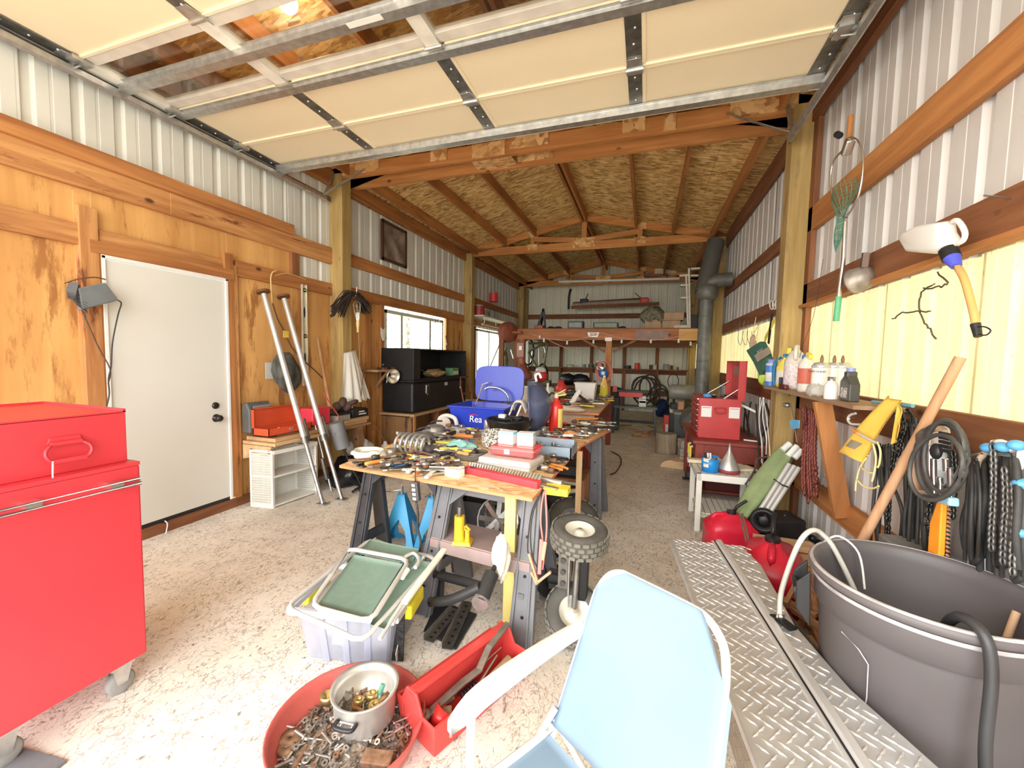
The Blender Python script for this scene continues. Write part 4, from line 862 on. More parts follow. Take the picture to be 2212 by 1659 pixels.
text('lettering', 'Rea', .085, WHITE, t_, (x0+.27, y0+.008, TZ+.10), face_rot((0, -1, .13)), align='CENTER', w=True)
MB().prism([(x0+.19, y0+.006, TZ+.135), (x0+.25, y0+.004, TZ+.15), (x0+.31, y0+.006, TZ+.135), (x0+.25, y0+.006, TZ+.142)], (0, -.002, 0)).build('red_swoosh', REDL, t_, 1)
# kettle grill
gc = on(1097, 938); gc = V((-1.05, 3.13, TZ))
t_ = thing('tabletop_grill', 'small round black charcoal grill bowl with tools in it near the blue basin', 'grill', gc)
GB = M('grill_enamel', (.015, .015, .017), .25, var=.4)
MB().lathe([(0, .03), (.08, .03), (.13, .05), (.17, .10), (.19, .155), (.198, .158), (.198, .165), (.185, .165), (.165, .105), (.12, .06), (0, .045)], gc, 32).build('bowl', GB, t_, 1)
g = MB()
for k in range(-8, 9): L_ = math.sqrt(max(0, .18**2-(k*.021)**2)); g.cyl(gc+V((k*.021, -L_, .145)), gc+V((k*.021, L_, .145)), .003, n=5)
g.build('grate', GALVD, t_, 1)
for k in range(3): an = -1.3+k*2.09; MB().beam(gc+V((.11*math.cos(an), .11*math.sin(an), .06)), gc+V((.19*math.cos(an), .19*math.sin(an), .003)), .03, .004).build('leg', M('grey_leg', (.4, .38, .35), .5), t_, 1)
MB().bb(gc+V((-.045, -.192, .07)), gc+V((.045, -.165, .11))).build('vent_plate', M('pale_vent', (.6, .55, .4), .5), t_, 1, bev=.003)
for k in range(6): tag(MB().tube([gc+V((R_.uniform(-.11, .11), R_.uniform(-.1, .1), .165+R_.uniform(0, .02))) for _ in range(3)], .008, 6, sub=3).build('grill_tool', BLACK), 'black handled tool lying on the grate of the small round grill', 'tool', 'black tools on the grill grate')
o = MB().bb(gc+V((-.09, -.02, .165)), gc+V((-.03, .03, .20))).build('small_bottle', WHITEP, bev=.008); tag(o, 'tiny white plastic box sitting at the left on the grill grate', 'box')
# grill lid upright
t_ = thing('grill_dome', 'slate blue domed grill lid standing on edge beside the fire extinguisher', 'grill lid', on(1165, 940))
lc = V((-.93, 3.42, TZ+.245)); SB = M('slate_blue_enamel', (.09, .11, .20), .18, .2, .15)
MB().lathe([(0, .17), (.03, .168), (.10, .15), (.17, .105), (.22, .045), (.235, 0), (.24, 0), (.24, -.012), (.228, -.008), (.214, .04), (.165, .098), (.10, .142), (0, .16)], lc, 36, (.97, .16, .10)).build('dome', SB, t_, 1)
hp = lc+V((0, 0, .24)); MB().tube([hp+V((.03, 0, -.02)), hp+V((.02, 0, .03)), hp+V((.05, 0, .05)), hp+V((.07, 0, .01))], .011, 8, sub=3).build('handle', WHITEP, t_, 1)
# folding white stool (upturned scoop)
t_ = thing('doll_chair', 'small white plastic clip on seat standing behind the grill', 'seat', (-1.0, 3.30, TZ+.16))
def scoop(u_, v_): a_ = math.pi*u_; return (-1.07+.14*v_*1.0+.0, 3.26+.06*math.cos(a_), TZ+.30-.09*abs(2*v_-1)**3+.015*math.sin(a_))
MB().sheet(scoop, 8, 14, th=.006).build('shell', WHITEP, t_, 1)
for x in (-1.05, -.98): MB().beam((x, 3.24, TZ+.27), (x-.03, 3.2, TZ+.17), .01, .01).build('leg', WHITEP, t_, 1)
# extinguisher
ec = on(1200, 937); t_ = thing('fire_extinguisher', 'red fire extinguisher with a yellow label standing on the near tables', 'extinguisher', ec)
MB().lathe([(0, .002), (.055, .002), (.06, .012), (.06, .24), (.05, .27), (.028, .29), (.02, .30), (.02, .32), (0, .32)], ec, 24).build('cylinder', M('extinguisher_red', (.62, .03, .02), .3, var=.05), t_, 1)
MB().sheet(lambda u_, v_: (ec.x+.0608*math.cos(-1.05+1.0*u_), ec.y+.0608*math.sin(-1.05+1.0*u_), ec.z+.06+.17*v_), 10, 1).build('label', M('yellow_label', (.85, .68, .2), .5), t_, 1)
m_ = MB(); m_.beam(ec+V((-.02, 0, .33)), ec+V((.09, 0, .36)), .02, .008); m_.beam(ec+V((-.02, 0, .34)), ec+V((.08, 0, .40)), .02, .006); m_.cyl(ec+V((0, 0, .30)), ec+V((0, 0, .36)), .018); m_.build('valve', M('pale_vent', (0, 0, 0)), t_, 1)
MB().tube([ec+V((0, .02, .34)), ec+V((-.05, .02, .36)), ec+V((-.08, .01, .30)), ec+V((-.075, 0, .2))], .009, 8, sub=4).build('hose', BLACK, t_, 1)
# blue-grey tray
SLT = M('slate_tray', (.27, .34, .42), .5, var=.08)
t_ = thing('tool_tray', 'blue grey metal tote tray full of sockets at the right edge of the near table', 'tray', on(1190, 985))
openbox(t_, SLT, -.93, -.44, 2.60, 2.84, TZ+.004, TZ+.085, .007)
MB().bb((-.93, 2.715, TZ+.01), (-.44, 2.725, TZ+.12)).build('divider_handle', SLT, t_, 1)
for k in range(9): 
    o = MB().cyl((0, 0, 0), (0, 0, .05+.02*(k % 3)), .012+.003*(k % 3), n=10).build('socket', CHR); o.location = (-.5-.035*k, 2.66, TZ+.013); tag(o, 'chrome socket standing in the blue grey tote tray', 'socket', 'sockets in the blue grey tray')
# two white/blue cartons on a red case on a clear case
t_ = thing('organiser_case', 'milky white flat organiser case at the front of the near table', 'case', on(1100, 1005))
cr = rotm(z=-.12); cc = on(1098, 1005); cc = V((-.76, 2.33, TZ))
MB().box(cc+V((0, 0, .035)), (.34, .24, .065), cr).build('shell', M('milky_plastic', (.74, .70, .66), .35, var=.1, scale=30), t_, 1, bev=.012)
MB().box(cc+V((0, 0, .036)), (.345, .245, .004), cr).build('seam', M('grey_seam', (.45, .42, .4), .5), t_, 1)
t_ = thing('organiser_case', 'translucent red organiser case lying on the milky white case', 'case', cc+Z1*.07)
c2_ = cc+V((.02, .03, .105)); MB().box(c2_, (.28, .18, .055), rotm(z=-.05)).build('shell', M('clear_red_plastic', (.78, .10, .10), .25, var=.1), t_, 1, bev=.01)
MB().box(c2_+Z1*.012, (.29, .19, .005), rotm(z=-.05)).build('lid_rim', M('pink_rim', (.85, .25, .25), .3), t_, 1); MB().box(c2_+V((-.03, -.0935, .0)), (.035, .004, .03), rotm(z=-.05)).build('latch', WHITEP, t_, 1)
for k, xx in enumerate((-.06, .06)):
    t_ = thing('bulb_carton', ('left', 'right')[k]+' one of two small white cartons with blue tops on the red organiser case', 'carton', c2_+V((xx, 0, .03)))
    MB().box(c2_+V((xx, .01, .068)), (.10, .07, .078), rotm(z=-.1+.15*k)).build('carton_body', WHITE, t_, 1); MB().box(c2_+V((xx, .01, .098)), (.1012, .0712, .014), rotm(z=-.1+.15*k)).build('blue_band', M('sky_band', (.25, .6, .78), .5), t_, 1)
# front of table: red rack with drill bits, pipes
t_ = thing('drill_bit_rack', 'long red steel rack of drill bits along the front edge of the near table', 'rack', on(1090, 1035))
ra, rb = on(1005, 1020)+Z1*.02, on(1165, 1055)+Z1*.02; MB().beam(ra, rb, .05, .035, Z1).build('rack_body', M('rack_red', (.70, .05, .07), .4), t_, 1, bev=.004)
dd_ = (rb-ra).normalized(); nn = Z1.cross(dd_)
for k in range(26):
    p = ra.lerp(rb, .03+k/27); MB().cyl(p+Z1*.01-nn*(-.02), p+Z1*.035-nn*(-.028-.001*k), .0035+.0002*k, n=6).build('drill_bit', CHR, t_, 1)
for i, (a, b, r, l) in enumerate((((1025, 1008), (1215, 1052), .017, 'thick grey steel pipe along the front of the near table'), ((985, 1010), (1205, 1062), .010, 'slim curved steel rod beside the red drill bit rack'), ((1060, 1022), (1198, 1060), .008, 'bright chromed rod between the pipes and the red rack'))):
    A_, B_ = on(*a)+Z1*(r+.001), on(*b)+Z1*(r+.001); o = MB().cyl(A_, B_, r, n=12).build('steel_pipe', (GALV, M('dark_pipe', (.25, .22, .2), .4, .7), CHR)[i]); tag(o, l, 'pipe')
o = MB().tube([on(*p)+Z1*.012 for p in ((970, 985), (975, 1002), (1010, 1018), (1080, 1028))], .012, 8, sub=4).build('bent_pipe', M('dark_pipe', (0, 0, 0))); tag(o, 'bent dark steel bar hooking round the front left of the pipes', 'bar')
o = MB().bb(on(1188, 1058)+V((-.03, -.02, -.02)), on(1228, 1062)+V((.0, .06, .014))).build('yellow_bracket', M('bright_yellow', (.85, .72, .05), .5)); tag(o, 'bright yellow plastic sawhorse bracket sticking out under the pipe ends', 'bracket')
# coils, hoses
def coil(nm, lab, cat, c, r, rad, turns, mat, ex=1.0, h=.02, jit=.02, seed=1, par=None):
    rr = random.Random(seed); pts = []
    for k in range(int(turns*14)):
        a_ = k/14*2*math.pi; q = r*(1+rr.uniform(-jit, jit)-.03*(k//14)); pts.append(V((c[0]+q*math.cos(a_), c[1]+q*ex*math.sin(a_), c[2]+rad+h*k/(turns*14)+rad*(k//14)*.9)))
    o = MB().tube(pts, rad, 7, sub=2).build(nm, mat); tag(o, lab, cat); return o
coil('coiled_hose', 'coil of white plastic hose at the left corner of the near table', 'hose', on(797, 985), .11, .0075, 4, M('white_hose', (.75, .76, .68), .4), .8, .01, .12)
coil('coiled_hose', 'coil of dark brown rubber hose in the middle of the near table', 'hose', on(1020, 990), .11, .009, 4, M('brown_rubber', (.14, .12, .10), .6), .8, .01, .05, 4)
t_ = thing('flexible_duct', 'tangled coil of thick grey ribbed flexible conduit at the left of the near table', 'conduit', on(885, 978))
c_ = on(885, 980); pts = []
for k in range(60): a_ = k/10*2*math.pi; pts.append(c_+V((-.10+.0040*k, .07*math.sin(a_), .075+.06*math.cos(a_))))
MB().tube(pts, .011, 8, sub=2).build('coil', M('conduit_grey', (.42, .42, .42), .35, .6), t_, 1)
MB().cyl(c_+V((.13, 0, .045)), c_+V((.19, -.02, .045)), .032, n=14).build('cuff', GALVD, t_, 1)
for k, (px, py, l) in enumerate(((912, 958, 'left'), (940, 940, 'right'))):
    t_ = thing('disc_sander', l+' of the two round grey polishing discs at the rear left of the near table', 'disc', on(px, py)); c_ = on(px, py)
    MB().lathe([(0, .002), (.09, .002), (.105, .015), (.105, .03), (.09, .038), (.085, .045), (.085, .07), (.06, .085), (.03, .092), (0, .092)], c_, 26).build('disc_body', M('cast_grey', (.30, .30, .29), .4, .6, .2), t_, 1)
    MB().lathe([(.107, .030), (.112, .036), (.107, .042)], c_, 26).build('rim_band', CHR, t_, 1)
    MB().tube([c_+V((-.06, 0, .09)), c_+V((-.02, .02, .115)), c_+V((.05, .03, .12))], .008, 6, sub=3).build('clip_handle', BLACK, t_, 1)
t_ = thing('enamel_bowl', 'white bucket with black speckles standing behind the two white cartons', 'bucket', on(1075, 965))
c_ = on(1072, 965); SPK = M('speckled_enamel', (.82, .80, .74), .3, var=.02)
mm_ = SPK.node_tree; bb_ = mm_.nodes['Principled BSDF']; vz = _n(mm_, 'ShaderNodeTexNoise', i_Scale=75.0, i_Detail=2.0); mm_.links.new(coords(mm_), vz.inputs['Vector']); mm_.links.new(ramp(mm_, vz.outputs[0], [(.50, (.82, .80, .74)), (.54, (.15, .14, .12))]), bb_.inputs['Base Color'])
MB().lathe([(0, .003), (.10, .003), (.11, .02), (.115, .115), (.12, .118), (.11, .118), (.105, .03), (0, .02)], c_, 26).build('bucket_body', SPK, t_, 1)
c_ = on(1150, 942); t_ = thing('tape_roll', 'roll of silver grey duct tape standing left of the fire extinguisher', 'tape', c_)
MB().lathe([(.045, .002), (.072, .002), (.072, .055), (.045, .055), (.045, .002)], c_, 28).build('tape', M('duct_grey', (.36, .36, .37), .4, .3), t_, 1)
c_ = on(1173, 938); o = MB().lathe([(0, .002), (.028, .002), (.028, .07), (0, .07)], c_, 18).build('small_can', M('pale_can', (.48, .52, .56), .35, .4)); tag(o, 'small blue grey can between the tape roll and the extinguisher', 'can')
# drills and saws
t_ = thing('power_drill', 'grey aluminium power drill lying behind the teal cloth', 'drill', on(1015, 942)); c_ = on(1000, 945); AL = M('tool_aluminium', (.55, .56, .55), .35, .6)
MB().lathe([(0, -.10), (.03, -.095), (.038, -.05), (.038, .02), (.025, .05), (.02, .09), (.012, .10), (.012, .13), (0, .13)], c_+Z1*.045, 16, (.95, -.3, .05)).build('motor_body', AL, t_, 1); MB().beam(c_+V((-.06, 0, .04)), c_+V((-.09, -.11, .03)), .03, .035).build('handle', BLACK, t_, 1, bev=.006)
c_ = on(1052, 930); o = MB().lathe([(0, 0), (.024, 0), (.03, .02), (.03, .1), (.02, .12), (0, .12)], c_+Z1*.002, 14).build('grey_tin', AL); tag(o, 'upright silver tin beside the left rim of the grill', 'tin')
t_ = thing('circular_saw', 'pale grey circular saw with arched handle at the back left of the tables', 'saw', on(965, 925)); c_ = on(965, 928)
MB().tube([c_+V((-.09, 0, .03)), c_+V((-.07, 0, .10)), c_+V((0, 0, .13)), c_+V((.08, 0, .11)), c_+V((.10, 0, .05))], .02, 8, sub=3).build('handle', M('pale_grey_plastic', (.62, .62, .58), .4), t_, 1); MB().box(c_+Z1*.02, (.26, .12, .035), .2).build('base_plate', AL, t_, 1, bev=.004); MB().cyl(c_+V((0, -.03, .06)), c_+V((0, -.045, .06)), .06, n=20).build('blade_guard', AL, t_, 1)
o = MB().beam(on(975, 908)+Z1*.05, on(1060, 925)+Z1*.03, .025, .03).build('wooden_mallet_handle', wood('pale_pine', (0, 0, 0), (0, 0, 0))); tag(o, 'pale wooden stick lying across the circular saw', 'stick')
def clothheap(nm, lab, c, r, mat, seed, hh=.4): return heap(nm, lab, 'cloth', c, r, mat, seed, (1.3, .8, hh), 30)
clothheap('rag', 'crumpled teal green rag in the middle of the near table', on(995, 972)+Z1*.03, .085, M('teal_cloth', (.30, .62, .56), .8, var=.1), 21)
t_ = thing('card_box', 'small white cardboard box near the front edge of the near table', 'box', on(982, 1030)); MB().box(on(982, 1028)+Z1*.022, (.10, .05, .042), -.2).build('carton_body', WHITE, t_, 1)
# --- small tools: makers, all lying on z=0
def frame_color(n): return n
TM = {'steel': M('wrench_steel', (.42, .40, .37), .3, .8, .25), 'dark': M('dark_iron', (.10, .095, .09), .5, .6, .3), 'bright': CHR, 'rusty': M('rust_brown_iron', (.26, .15, .09), .7, .4, .3)}
HM = {'red': M('handle_red', (.65, .06, .05), .4), 'yellow': M('handle_yellow', (.85, .68, .08), .4), 'black': BLACK, 'orange': M('handle_orange', (.8, .28, .06), .4), 'wooden': wood('handle_wood', (.5, .28, .12), (.75, .48, .25), 0, 30, knots=False), 'blue': M('handle_blue', (.06, .25, .6), .4), 'green': M('handle_green', (.15, .6, .2), .4), 'white': WHITEP}
def mk_wrench(L, m):
    t_ = thing('wrench', '', 'wrench'); h = MB(); h.beam((-L/2+.01, 0, .004), (L/2-.01, 0, .004), .014, .006, Z1); h.build('shank', TM[m], t_)
    h = MB()
    for s in (-1, 1): h.prism([(s*(L/2+a), b, .001) for a, b in ((-.022, -.008), (-.01, -.018), (.014, -.016), (.012, -.006), (-.002, -.006), (-.002, .006), (.012, .006), (.014, .016), (-.01, .018), (-.022, .008))][::s], (0, 0, .008))
    h.build('jaws', TM[m], t_); return t_
def mk_driver(L, hc):
    t_ = thing('screwdriver', '', 'screwdriver'); MB().cyl((0, 0, .013), (L*.55, 0, .011), .0035, n=8).build('blade', TM['bright'], t_)
    MB().lathe([(0, -L*.45), (.011, -L*.44), (.013, -L*.3), (.010, -.04), (.013, -.01), (.007, 0)], (0, 0, .013), 10, (1, 0, 0)).build('handle', HM[hc], t_); return t_
def mk_pliers(L, hc):
    t_ = thing('pliers', '', 'pliers'); h = MB()
    for s in (-1, 1): h.tube([(0, 0, .008), (L*.2, s*.012, .008), (L*.36, s*.004, .008)], [.008, .009, .005], 6)
    h.cyl((0, 0, .001), (0, 0, .016), .012, n=10); h.build('jaws', TM['steel'], t_)
    for s in (-1, 1): MB().tube([(-.01, s*.004, .009), (-L*.25, s*.022, .009), (-L*.55, s*.026, .009), (-L*.64, s*.02, .009)], .0075, 7, sub=2).build('grip', HM[hc], t_)
    return t_
def mk_hammer(L, hc):
    t_ = thing('hammer', '', 'hammer'); MB().cyl((-L*.6, 0, .015), (L*.38, 0, .016), .012, .010, n=10).build('handle', HM[hc], t_)
    h = MB(); h.cyl((L*.4, -.055, .018), (L*.4, .02, .018), .016, n=12); h.prism([(L*.4-.01, .02, .006), (L*.4+.01, .02, .006), (L*.4+.004, .075, .012), (L*.4-.004, .075, .012)], (0, 0, .014)); h.build('head', TM['dark'], t_); return t_
def mk_ratchet(L, m):
    t_ = thing('ratchet', '', 'ratchet'); MB().tube([(-L*.5, 0, .012), (-L*.2, 0, .012), (L*.3, 0, .011)], [.012, .011, .007], 8).build('handle', TM[m], t_); MB().lathe([(0, 0), (.018, 0), (.018, .016), (.012, .02), (0, .02)], (L*.38, 0, .002), 14).build('head', TM[m], t_); return t_
def mk_bar(L, m):
    t_ = thing('tool_bar', '', 'bar'); MB().cyl((-L/2, 0, .009), (L/2, 0, .009), .007, n=8).build('bar', TM[m], t_); MB().cyl((L/2-.03, 0, .009), (L/2, 0, .012), .012, n=10).build('socket_end', TM['steel'], t_); return t_
def mk_socket(L, m):
    t_ = thing('socket', '', 'socket'); MB().lathe([(.008, 0), (.016, 0), (.018, .02), (.014, .028), (.014, .045), (.007, .045), (.007, .0)], (-.02, 0, .018), 12, (1, 0, 0)).build('socket_body', TM[m], t_); return t_
def mk_clamp(L, m):
    t_ = thing('c_clamp', '', 'clamp'); MB().tube([(-L*.3, .05, .012), (-L*.3, -.03, .012), (L*.25, -.03, .012), (L*.25, .05, .012)], .010, 6).build('frame', TM[m], t_); MB().cyl((-L*.2, .035, .012), (L*.55, .035, .012), .006, n=8).build('screw', TM['steel'], t_); return t_
KIND = {'wrench': (mk_wrench, 'wrench'), 'screwdriver': (mk_driver, 'screwdriver'), 'pliers': (mk_pliers, 'pliers'), 'hammer': (mk_hammer, 'hammer'), 'ratchet': (mk_ratchet, 'ratchet handle'), 'bar': (mk_bar, 'extension bar'), 'socket': (mk_socket, 'socket'), 'clamp': (mk_clamp, 'C-clamp')}
PROT = {}; LABN = {}
def tool(k, L, m, loc, rz, where, tilt=0):
    key = (k, L, m); size = 'long' if L > .24 else ('short' if L < .15 else 'medium')
    mt = m if k in ('screwdriver', 'pliers', 'hammer') else {'steel': 'steel', 'dark': 'dark iron', 'bright': 'chrome', 'rusty': 'rusty'}[m]
    lab = f'{size} {mt}{" handled" if k in ("screwdriver","pliers","hammer") else ""} {KIND[k][1]} {where}'
    mat = Matrix.Translation(V(loc)) @ Matrix.Rotation(rz, 4, 'Z') @ Matrix.Rotation(tilt, 4, 'Y')
    if key not in PROT:
        o = KIND[k][0](L, m); PROT[key] = o; o.matrix_world = mat; o['label'] = lab; o['group'] = (KIND[k][1] if k == 'pliers' else KIND[k][1]+('es' if k == 'wrench' else 's'))+' '+where
        return o
    return dup(PROT[key], mat=mat, label=lab, group=(KIND[k][1] if k == 'pliers' else KIND[k][1]+('es' if k == 'wrench' else 's'))+' '+where)
rt = random.Random(5)
def strew(n, poly, z, where, kinds, pile=.0, ang=None):
    """tools spread inside a quad given by four pixels of the photograph"""
    q = [P(*p, z=z) for p in poly]
    for i in range(n):
        u_, v_ = ((i*.618) % 1), rt.random(); p = q[0].lerp(q[1], u_).lerp(q[3].lerp(q[2], u_), v_)
        k = rt.choice(kinds); m = rt.choice(('steel', 'steel', 'dark', 'bright', 'rusty')) if k in ('wrench', 'ratchet', 'bar', 'socket', 'clamp') else rt.choice(('red', 'black', 'black', 'wooden', 'yellow', 'blue', 'white', 'orange', 'wooden'))
        L = rt.choice((.13, .2, .28)); tool(k, L, m, p+Z1*(.002+rt.random()*pile), rt.uniform(-.6, .6)+(0 if ang is None else ang)+(math.pi if rt.random() < .5 else 0), where)
ALLK = ['wrench', 'wrench', 'screwdriver', 'pliers', 'ratchet', 'bar', 'socket', 'socket', 'hammer', 'clamp']
strew(58, ((1215, 925), (1300, 915), (1305, 945), (1180, 962)), TZ, 'in the heap at the far right of the near tables', ALLK, .05, .2)
strew(26, ((1165, 948), (1245, 945), (1225, 965), (1150, 962)), TZ, 'between the extinguisher and the blue grey tray', ['wrench', 'screwdriver', 'bar', 'wrench', 'pliers'], .02)
strew(62, ((800, 1000), (960, 1000), (985, 1035), (830, 1012)), TZ, 'along the front left edge of the near table', ['wrench', 'socket', 'pliers', 'screwdriver', 'socket', 'bar', 'wrench'], .03, .9)
strew(50, ((890, 965), (1000, 945), (1010, 1000), (880, 1000)), TZ, 'among the clutter around the teal rag', ALLK, .04)
strew(16, ((930, 945), (1040, 925), (1045, 955), (950, 960)), TZ, 'behind the teal rag on the near table', ALLK, .06)
strew(20, ((1150, 995), (1215, 990), (1190, 1030), (1140, 1015)), TZ, 'at the right edge beside the organiser cases', ['socket', 'wrench', 'clamp', 'pliers'], .02)
strew(60, ((1200, 885), (1290, 885), (1318, 860), (1225, 862)), TZ3, 'on the far work table', ALLK, .05, .1)
strew(26, ((1210, 870), (1250, 868), (1270, 858), (1220, 858)), TZ3, 'at the rear of the far work table', ALLK, .12)
for i, (px, py, r_, hh, c_, l) in enumerate(((845, 985, .03, .05, 'steel', 'round steel bearing at the left of the near table'), (862, 975, .035, .06, 'steel', 'cylindrical steel fitting beside the conduit coil'), (1068, 952, .03, .08, 'bright', 'chromed cylinder standing beside the speckled bucket'), (1210, 948, .02, .04, 'dark', 'dark iron nut between the tools near the extinguisher'), (1178, 1000, .04, .02, 'bright', 'shallow chrome dish at the right edge of the near table'), (1190, 1012, .045, .012, 'bright', 'flat round tin lid near the right edge of the near table'))):
    c_m = TM[c_]; o = MB().lathe([(0, .002), (r_, .002), (r_, hh), (r_*.7, hh), (r_*.65, hh*.6), (0, hh*.6)], on(px, py), 18).build('metal_fitting', c_m); tag(o, l, 'fitting')
for px, py, px2, py2, c, l in ((840, 1015, 900, 1005, 'yellow', 'yellow ruler'), (880, 1028, 920, 1000, 'white', 'white plastic strip'), (895, 1032, 935, 1005, 'orange', 'orange handled rasp'), (920, 1040, 950, 1015, 'white', 'white pencil like rod'), (950, 1000, 985, 1000, 'yellow', 'yellow plastic level'), (905, 985, 950, 990, 'red', 'red plastic handle'), (960, 958, 1000, 965, 'green', 'green plastic handle'), (840, 1002, 880, 1012, 'black', 'dark rubber grip')):
    o = MB().beam(on(px, py)+Z1*.02, on(px2, py2)+Z1*.02, .022, .014, Z1).build('strip', HM[c], bev=.003); tag(o, l+' lying in the clutter on the near table', 'strip')
# things on the far table
c_ = P(1265, 868, z=TZ3); t_ = thing('plastic_bucket', 'square white plastic bucket on the far work table', 'bucket', c_)
m_ = MB(); m_.box(c_+Z1*.14, (.24, .2, .27), 0, 1.25); m_.build('bucket_body', WHITEP, t_, 1, bev=.012); MB().box(c_+Z1*.278, (.32, .27, .014), 0).build('rim', WHITEP, t_, 1, bev=.004)
c_ = P(1304, 862, z=TZ3); t_ = thing('oil_bottle', 'clear bottle of yellow liquid with a white cap on the far work table', 'bottle', c_)
MB().lathe([(0, .002), (.055, .002), (.06, .02), (.06, .20), (.04, .27), (.022, .32), (.022, .34), (0, .34)], c_, 18).build('bottle', M('amber_liquid', (.75, .52, .12), .15), t_, 1); MB().lathe([(.0615, .06), (.0615, .19)], c_, 18).build('label', M('bright_yellow', (0, 0, 0)), t_, 1); MB().cyl(c_+Z1*.34, c_+Z1*.37, .02).build('cap', WHITEP, t_, 1)
c_ = P(1284, 858, z=TZ3); t_ = thing('work_lamp', 'grey metal motor standing between the white bucket and the yellow bottle', 'motor', c_); MB().lathe([(0, .002), (.06, .002), (.07, .03), (.07, .16), (.05, .2), (.02, .22), (.02, .27), (0, .27)], c_, 18).build('motor_body', TM['dark'], t_, 1)
MB().cyl(c_+V((-.02, -.07, .1)), c_+V((-.02, -.1, .1)), .03).build('shaft', CHR, t_, 1)
for i, (px, py, r_, hh, mt, l) in enumerate(((1189, 872, .05, .22, M('clear_jar', (.6, .6, .58), .1), 'tall clear plastic jar beside the grill lid on the far table'), (1182, 884, .035, .30, WHITEP, 'tall white squeeze bottle behind the grill lid'), (1172, 880, .03, .24, WHITEP, 'slender white spray tube right behind the grill lid'), (1135, 880, .05, .25, M('white_carton_pvc', (.85, .85, .8), .5), 'white pipe section standing beside the blue lid'))):
    c_ = P(px, py, z=TZ3); t_ = thing('bottle', l, 'bottle', c_); MB().lathe([(0, .002), (r_, .002), (r_, hh*.7), (r_*.5, hh*.85), (r_*.4, hh), (0, hh)] if i in (1, 2) else [(0, .002), (r_, .002), (r_, hh), (0, hh)], c_, 16).build('bottle_body', mt, t_, 1); MB().cyl(c_+Z1*hh, c_+Z1*(hh+.02), r_*(.45 if i in (1, 2) else 1.02), n=14).build('cap', GALVD if i == 0 else WHITEP, t_, 1)
c_ = P(1200, 862, z=TZ3); t_ = thing('red_gas_bottle', 'dark red round bottle on the far work table', 'bottle', c_+V((.02, .35, 0))); MB().lathe([(0, .002), (.08, .002), (.1, .05), (.1, .16), (.05, .22), (.03, .25), (0, .25)], c_+V((.02, .35, 0)), 18).build('bottle_body', REDL, t_, 1)
t_ = thing('reciprocating_saw', 'yellow and black power saw lying on the far table left of the white bucket', 'power tool', P(1225, 862, z=TZ3)); c_ = P(1222, 868, z=TZ3)+Z1*.10
MB().beam(c_+V((-.16, 0, 0)), c_+V((0, 0, .02)), .08, .07).build('body', HM['yellow'], t_, 1, bev=.015); MB().beam(c_+V((0, 0, .02)), c_+V((.2, .02, .04)), .07, .06).build('grip', BLACK, t_, 1, bev=.015); MB().beam(c_+V((-.1, -.02, -.1)), c_+V((.15, -.02, -.08)), .12, .03).build('rest', GALVD, t_, 1)
t_ = thing('caulking_gun', 'white and black heat gun leaning against the front of the white bucket', 'power tool', P(1245, 878, z=TZ3)); c_ = P(1243, 880, z=TZ3)
MB().cyl(c_+V((-.05, -.02, .05)), c_+V((.05, .02, .22)), .035, n=14).build('barrel', WHITEP, t_, 1); MB().beam(c_+V((.04, 0, .16)), c_+V((.16, -.05, .08)), .03, .03).build('handle', BLACK, t_, 1, bev=.008)
heap('rag', 'cream twisted cloth trailing over the near edge of the far table', 'cloth', P(1218, 890, z=TZ3)+Z1*.04, .10, M('cream_cloth', (.72, .6, .48), .85, var=.15), 31, (2.2, .5, .35))
# --- under the tables
JB = M('jack_blue', (.05, .38, .72), .4, var=.06)
def jackstand(c, lab, rz):
    t_ = thing('jack_stand', lab, 'jack stand', c, rz); h = .40; b = .145; tp = .028
    for k in range(4):
        r_ = rotm(z=k*math.pi/2); m_ = MB(); pts = [(-b, -b, 0), (b, -b, 0), (tp, -tp, h), (-tp, -tp, h)]; q = lambda u_, v_: V((u_, -b+(b-tp)*v_/h, v_))
        def half(v_): return b-(b-tp)*v_/h
        rows = (0, .05, .10, .16, .24, h); ins = (0, .55, .62, .55, 0, 0); vs = []; fs = []
        for v_, i_ in zip(rows, ins): hf = half(v_); g_ = hf*i_ if i_ else 0; vs += [r_ @ q(-hf, v_), r_ @ q(-g_ if g_ else 0, v_), r_ @ q(g_ if g_ else 0, v_), r_ @ q(hf, v_)]
        for j in range(5): fs += [(j*4, j*4+1, j*4+5, j*4+4), (j*4+2, j*4+3, j*4+7, j*4+6)]
        m_.add(vs, fs); o = m_.build('side_plate', JB, t_); sl = o.modifiers.new('thick', 'SOLIDIFY'); sl.thickness = .004
    MB().box((0, 0, h+.004), (.062, .062, .012)).build('collar', JB, t_, bev=.002); MB().cyl((0, 0, h), (0, 0, h+.07), .011, n=10).build('screw_post', CHR, t_)
    MB().cyl((.0, 0, h+.04), (-.20 if rz < .3 else -.05, -.05, h+.02), .006, n=8).build('crank', CHR, t_); return t_
jackstand(P(868, 1180, z=0), 'left one of the two bright blue jack stands under the near table', .25)
jackstand(P(925, 1190, z=0)+V((.02, .02, 0)), 'right one of the two bright blue jack stands under the near table', .45)
t_ = thing('bottle_jack', 'yellow hydraulic bottle jack on the tray of the grey sawhorse', 'jack', (-.93, 2.02, .411)); c_ = V((-.93, 2.0, .411)); YJ = M('jack_yellow', (.85, .50, .03), .4, var=.15, dirt=(.3, .2, .08), dirt_amt=.35)
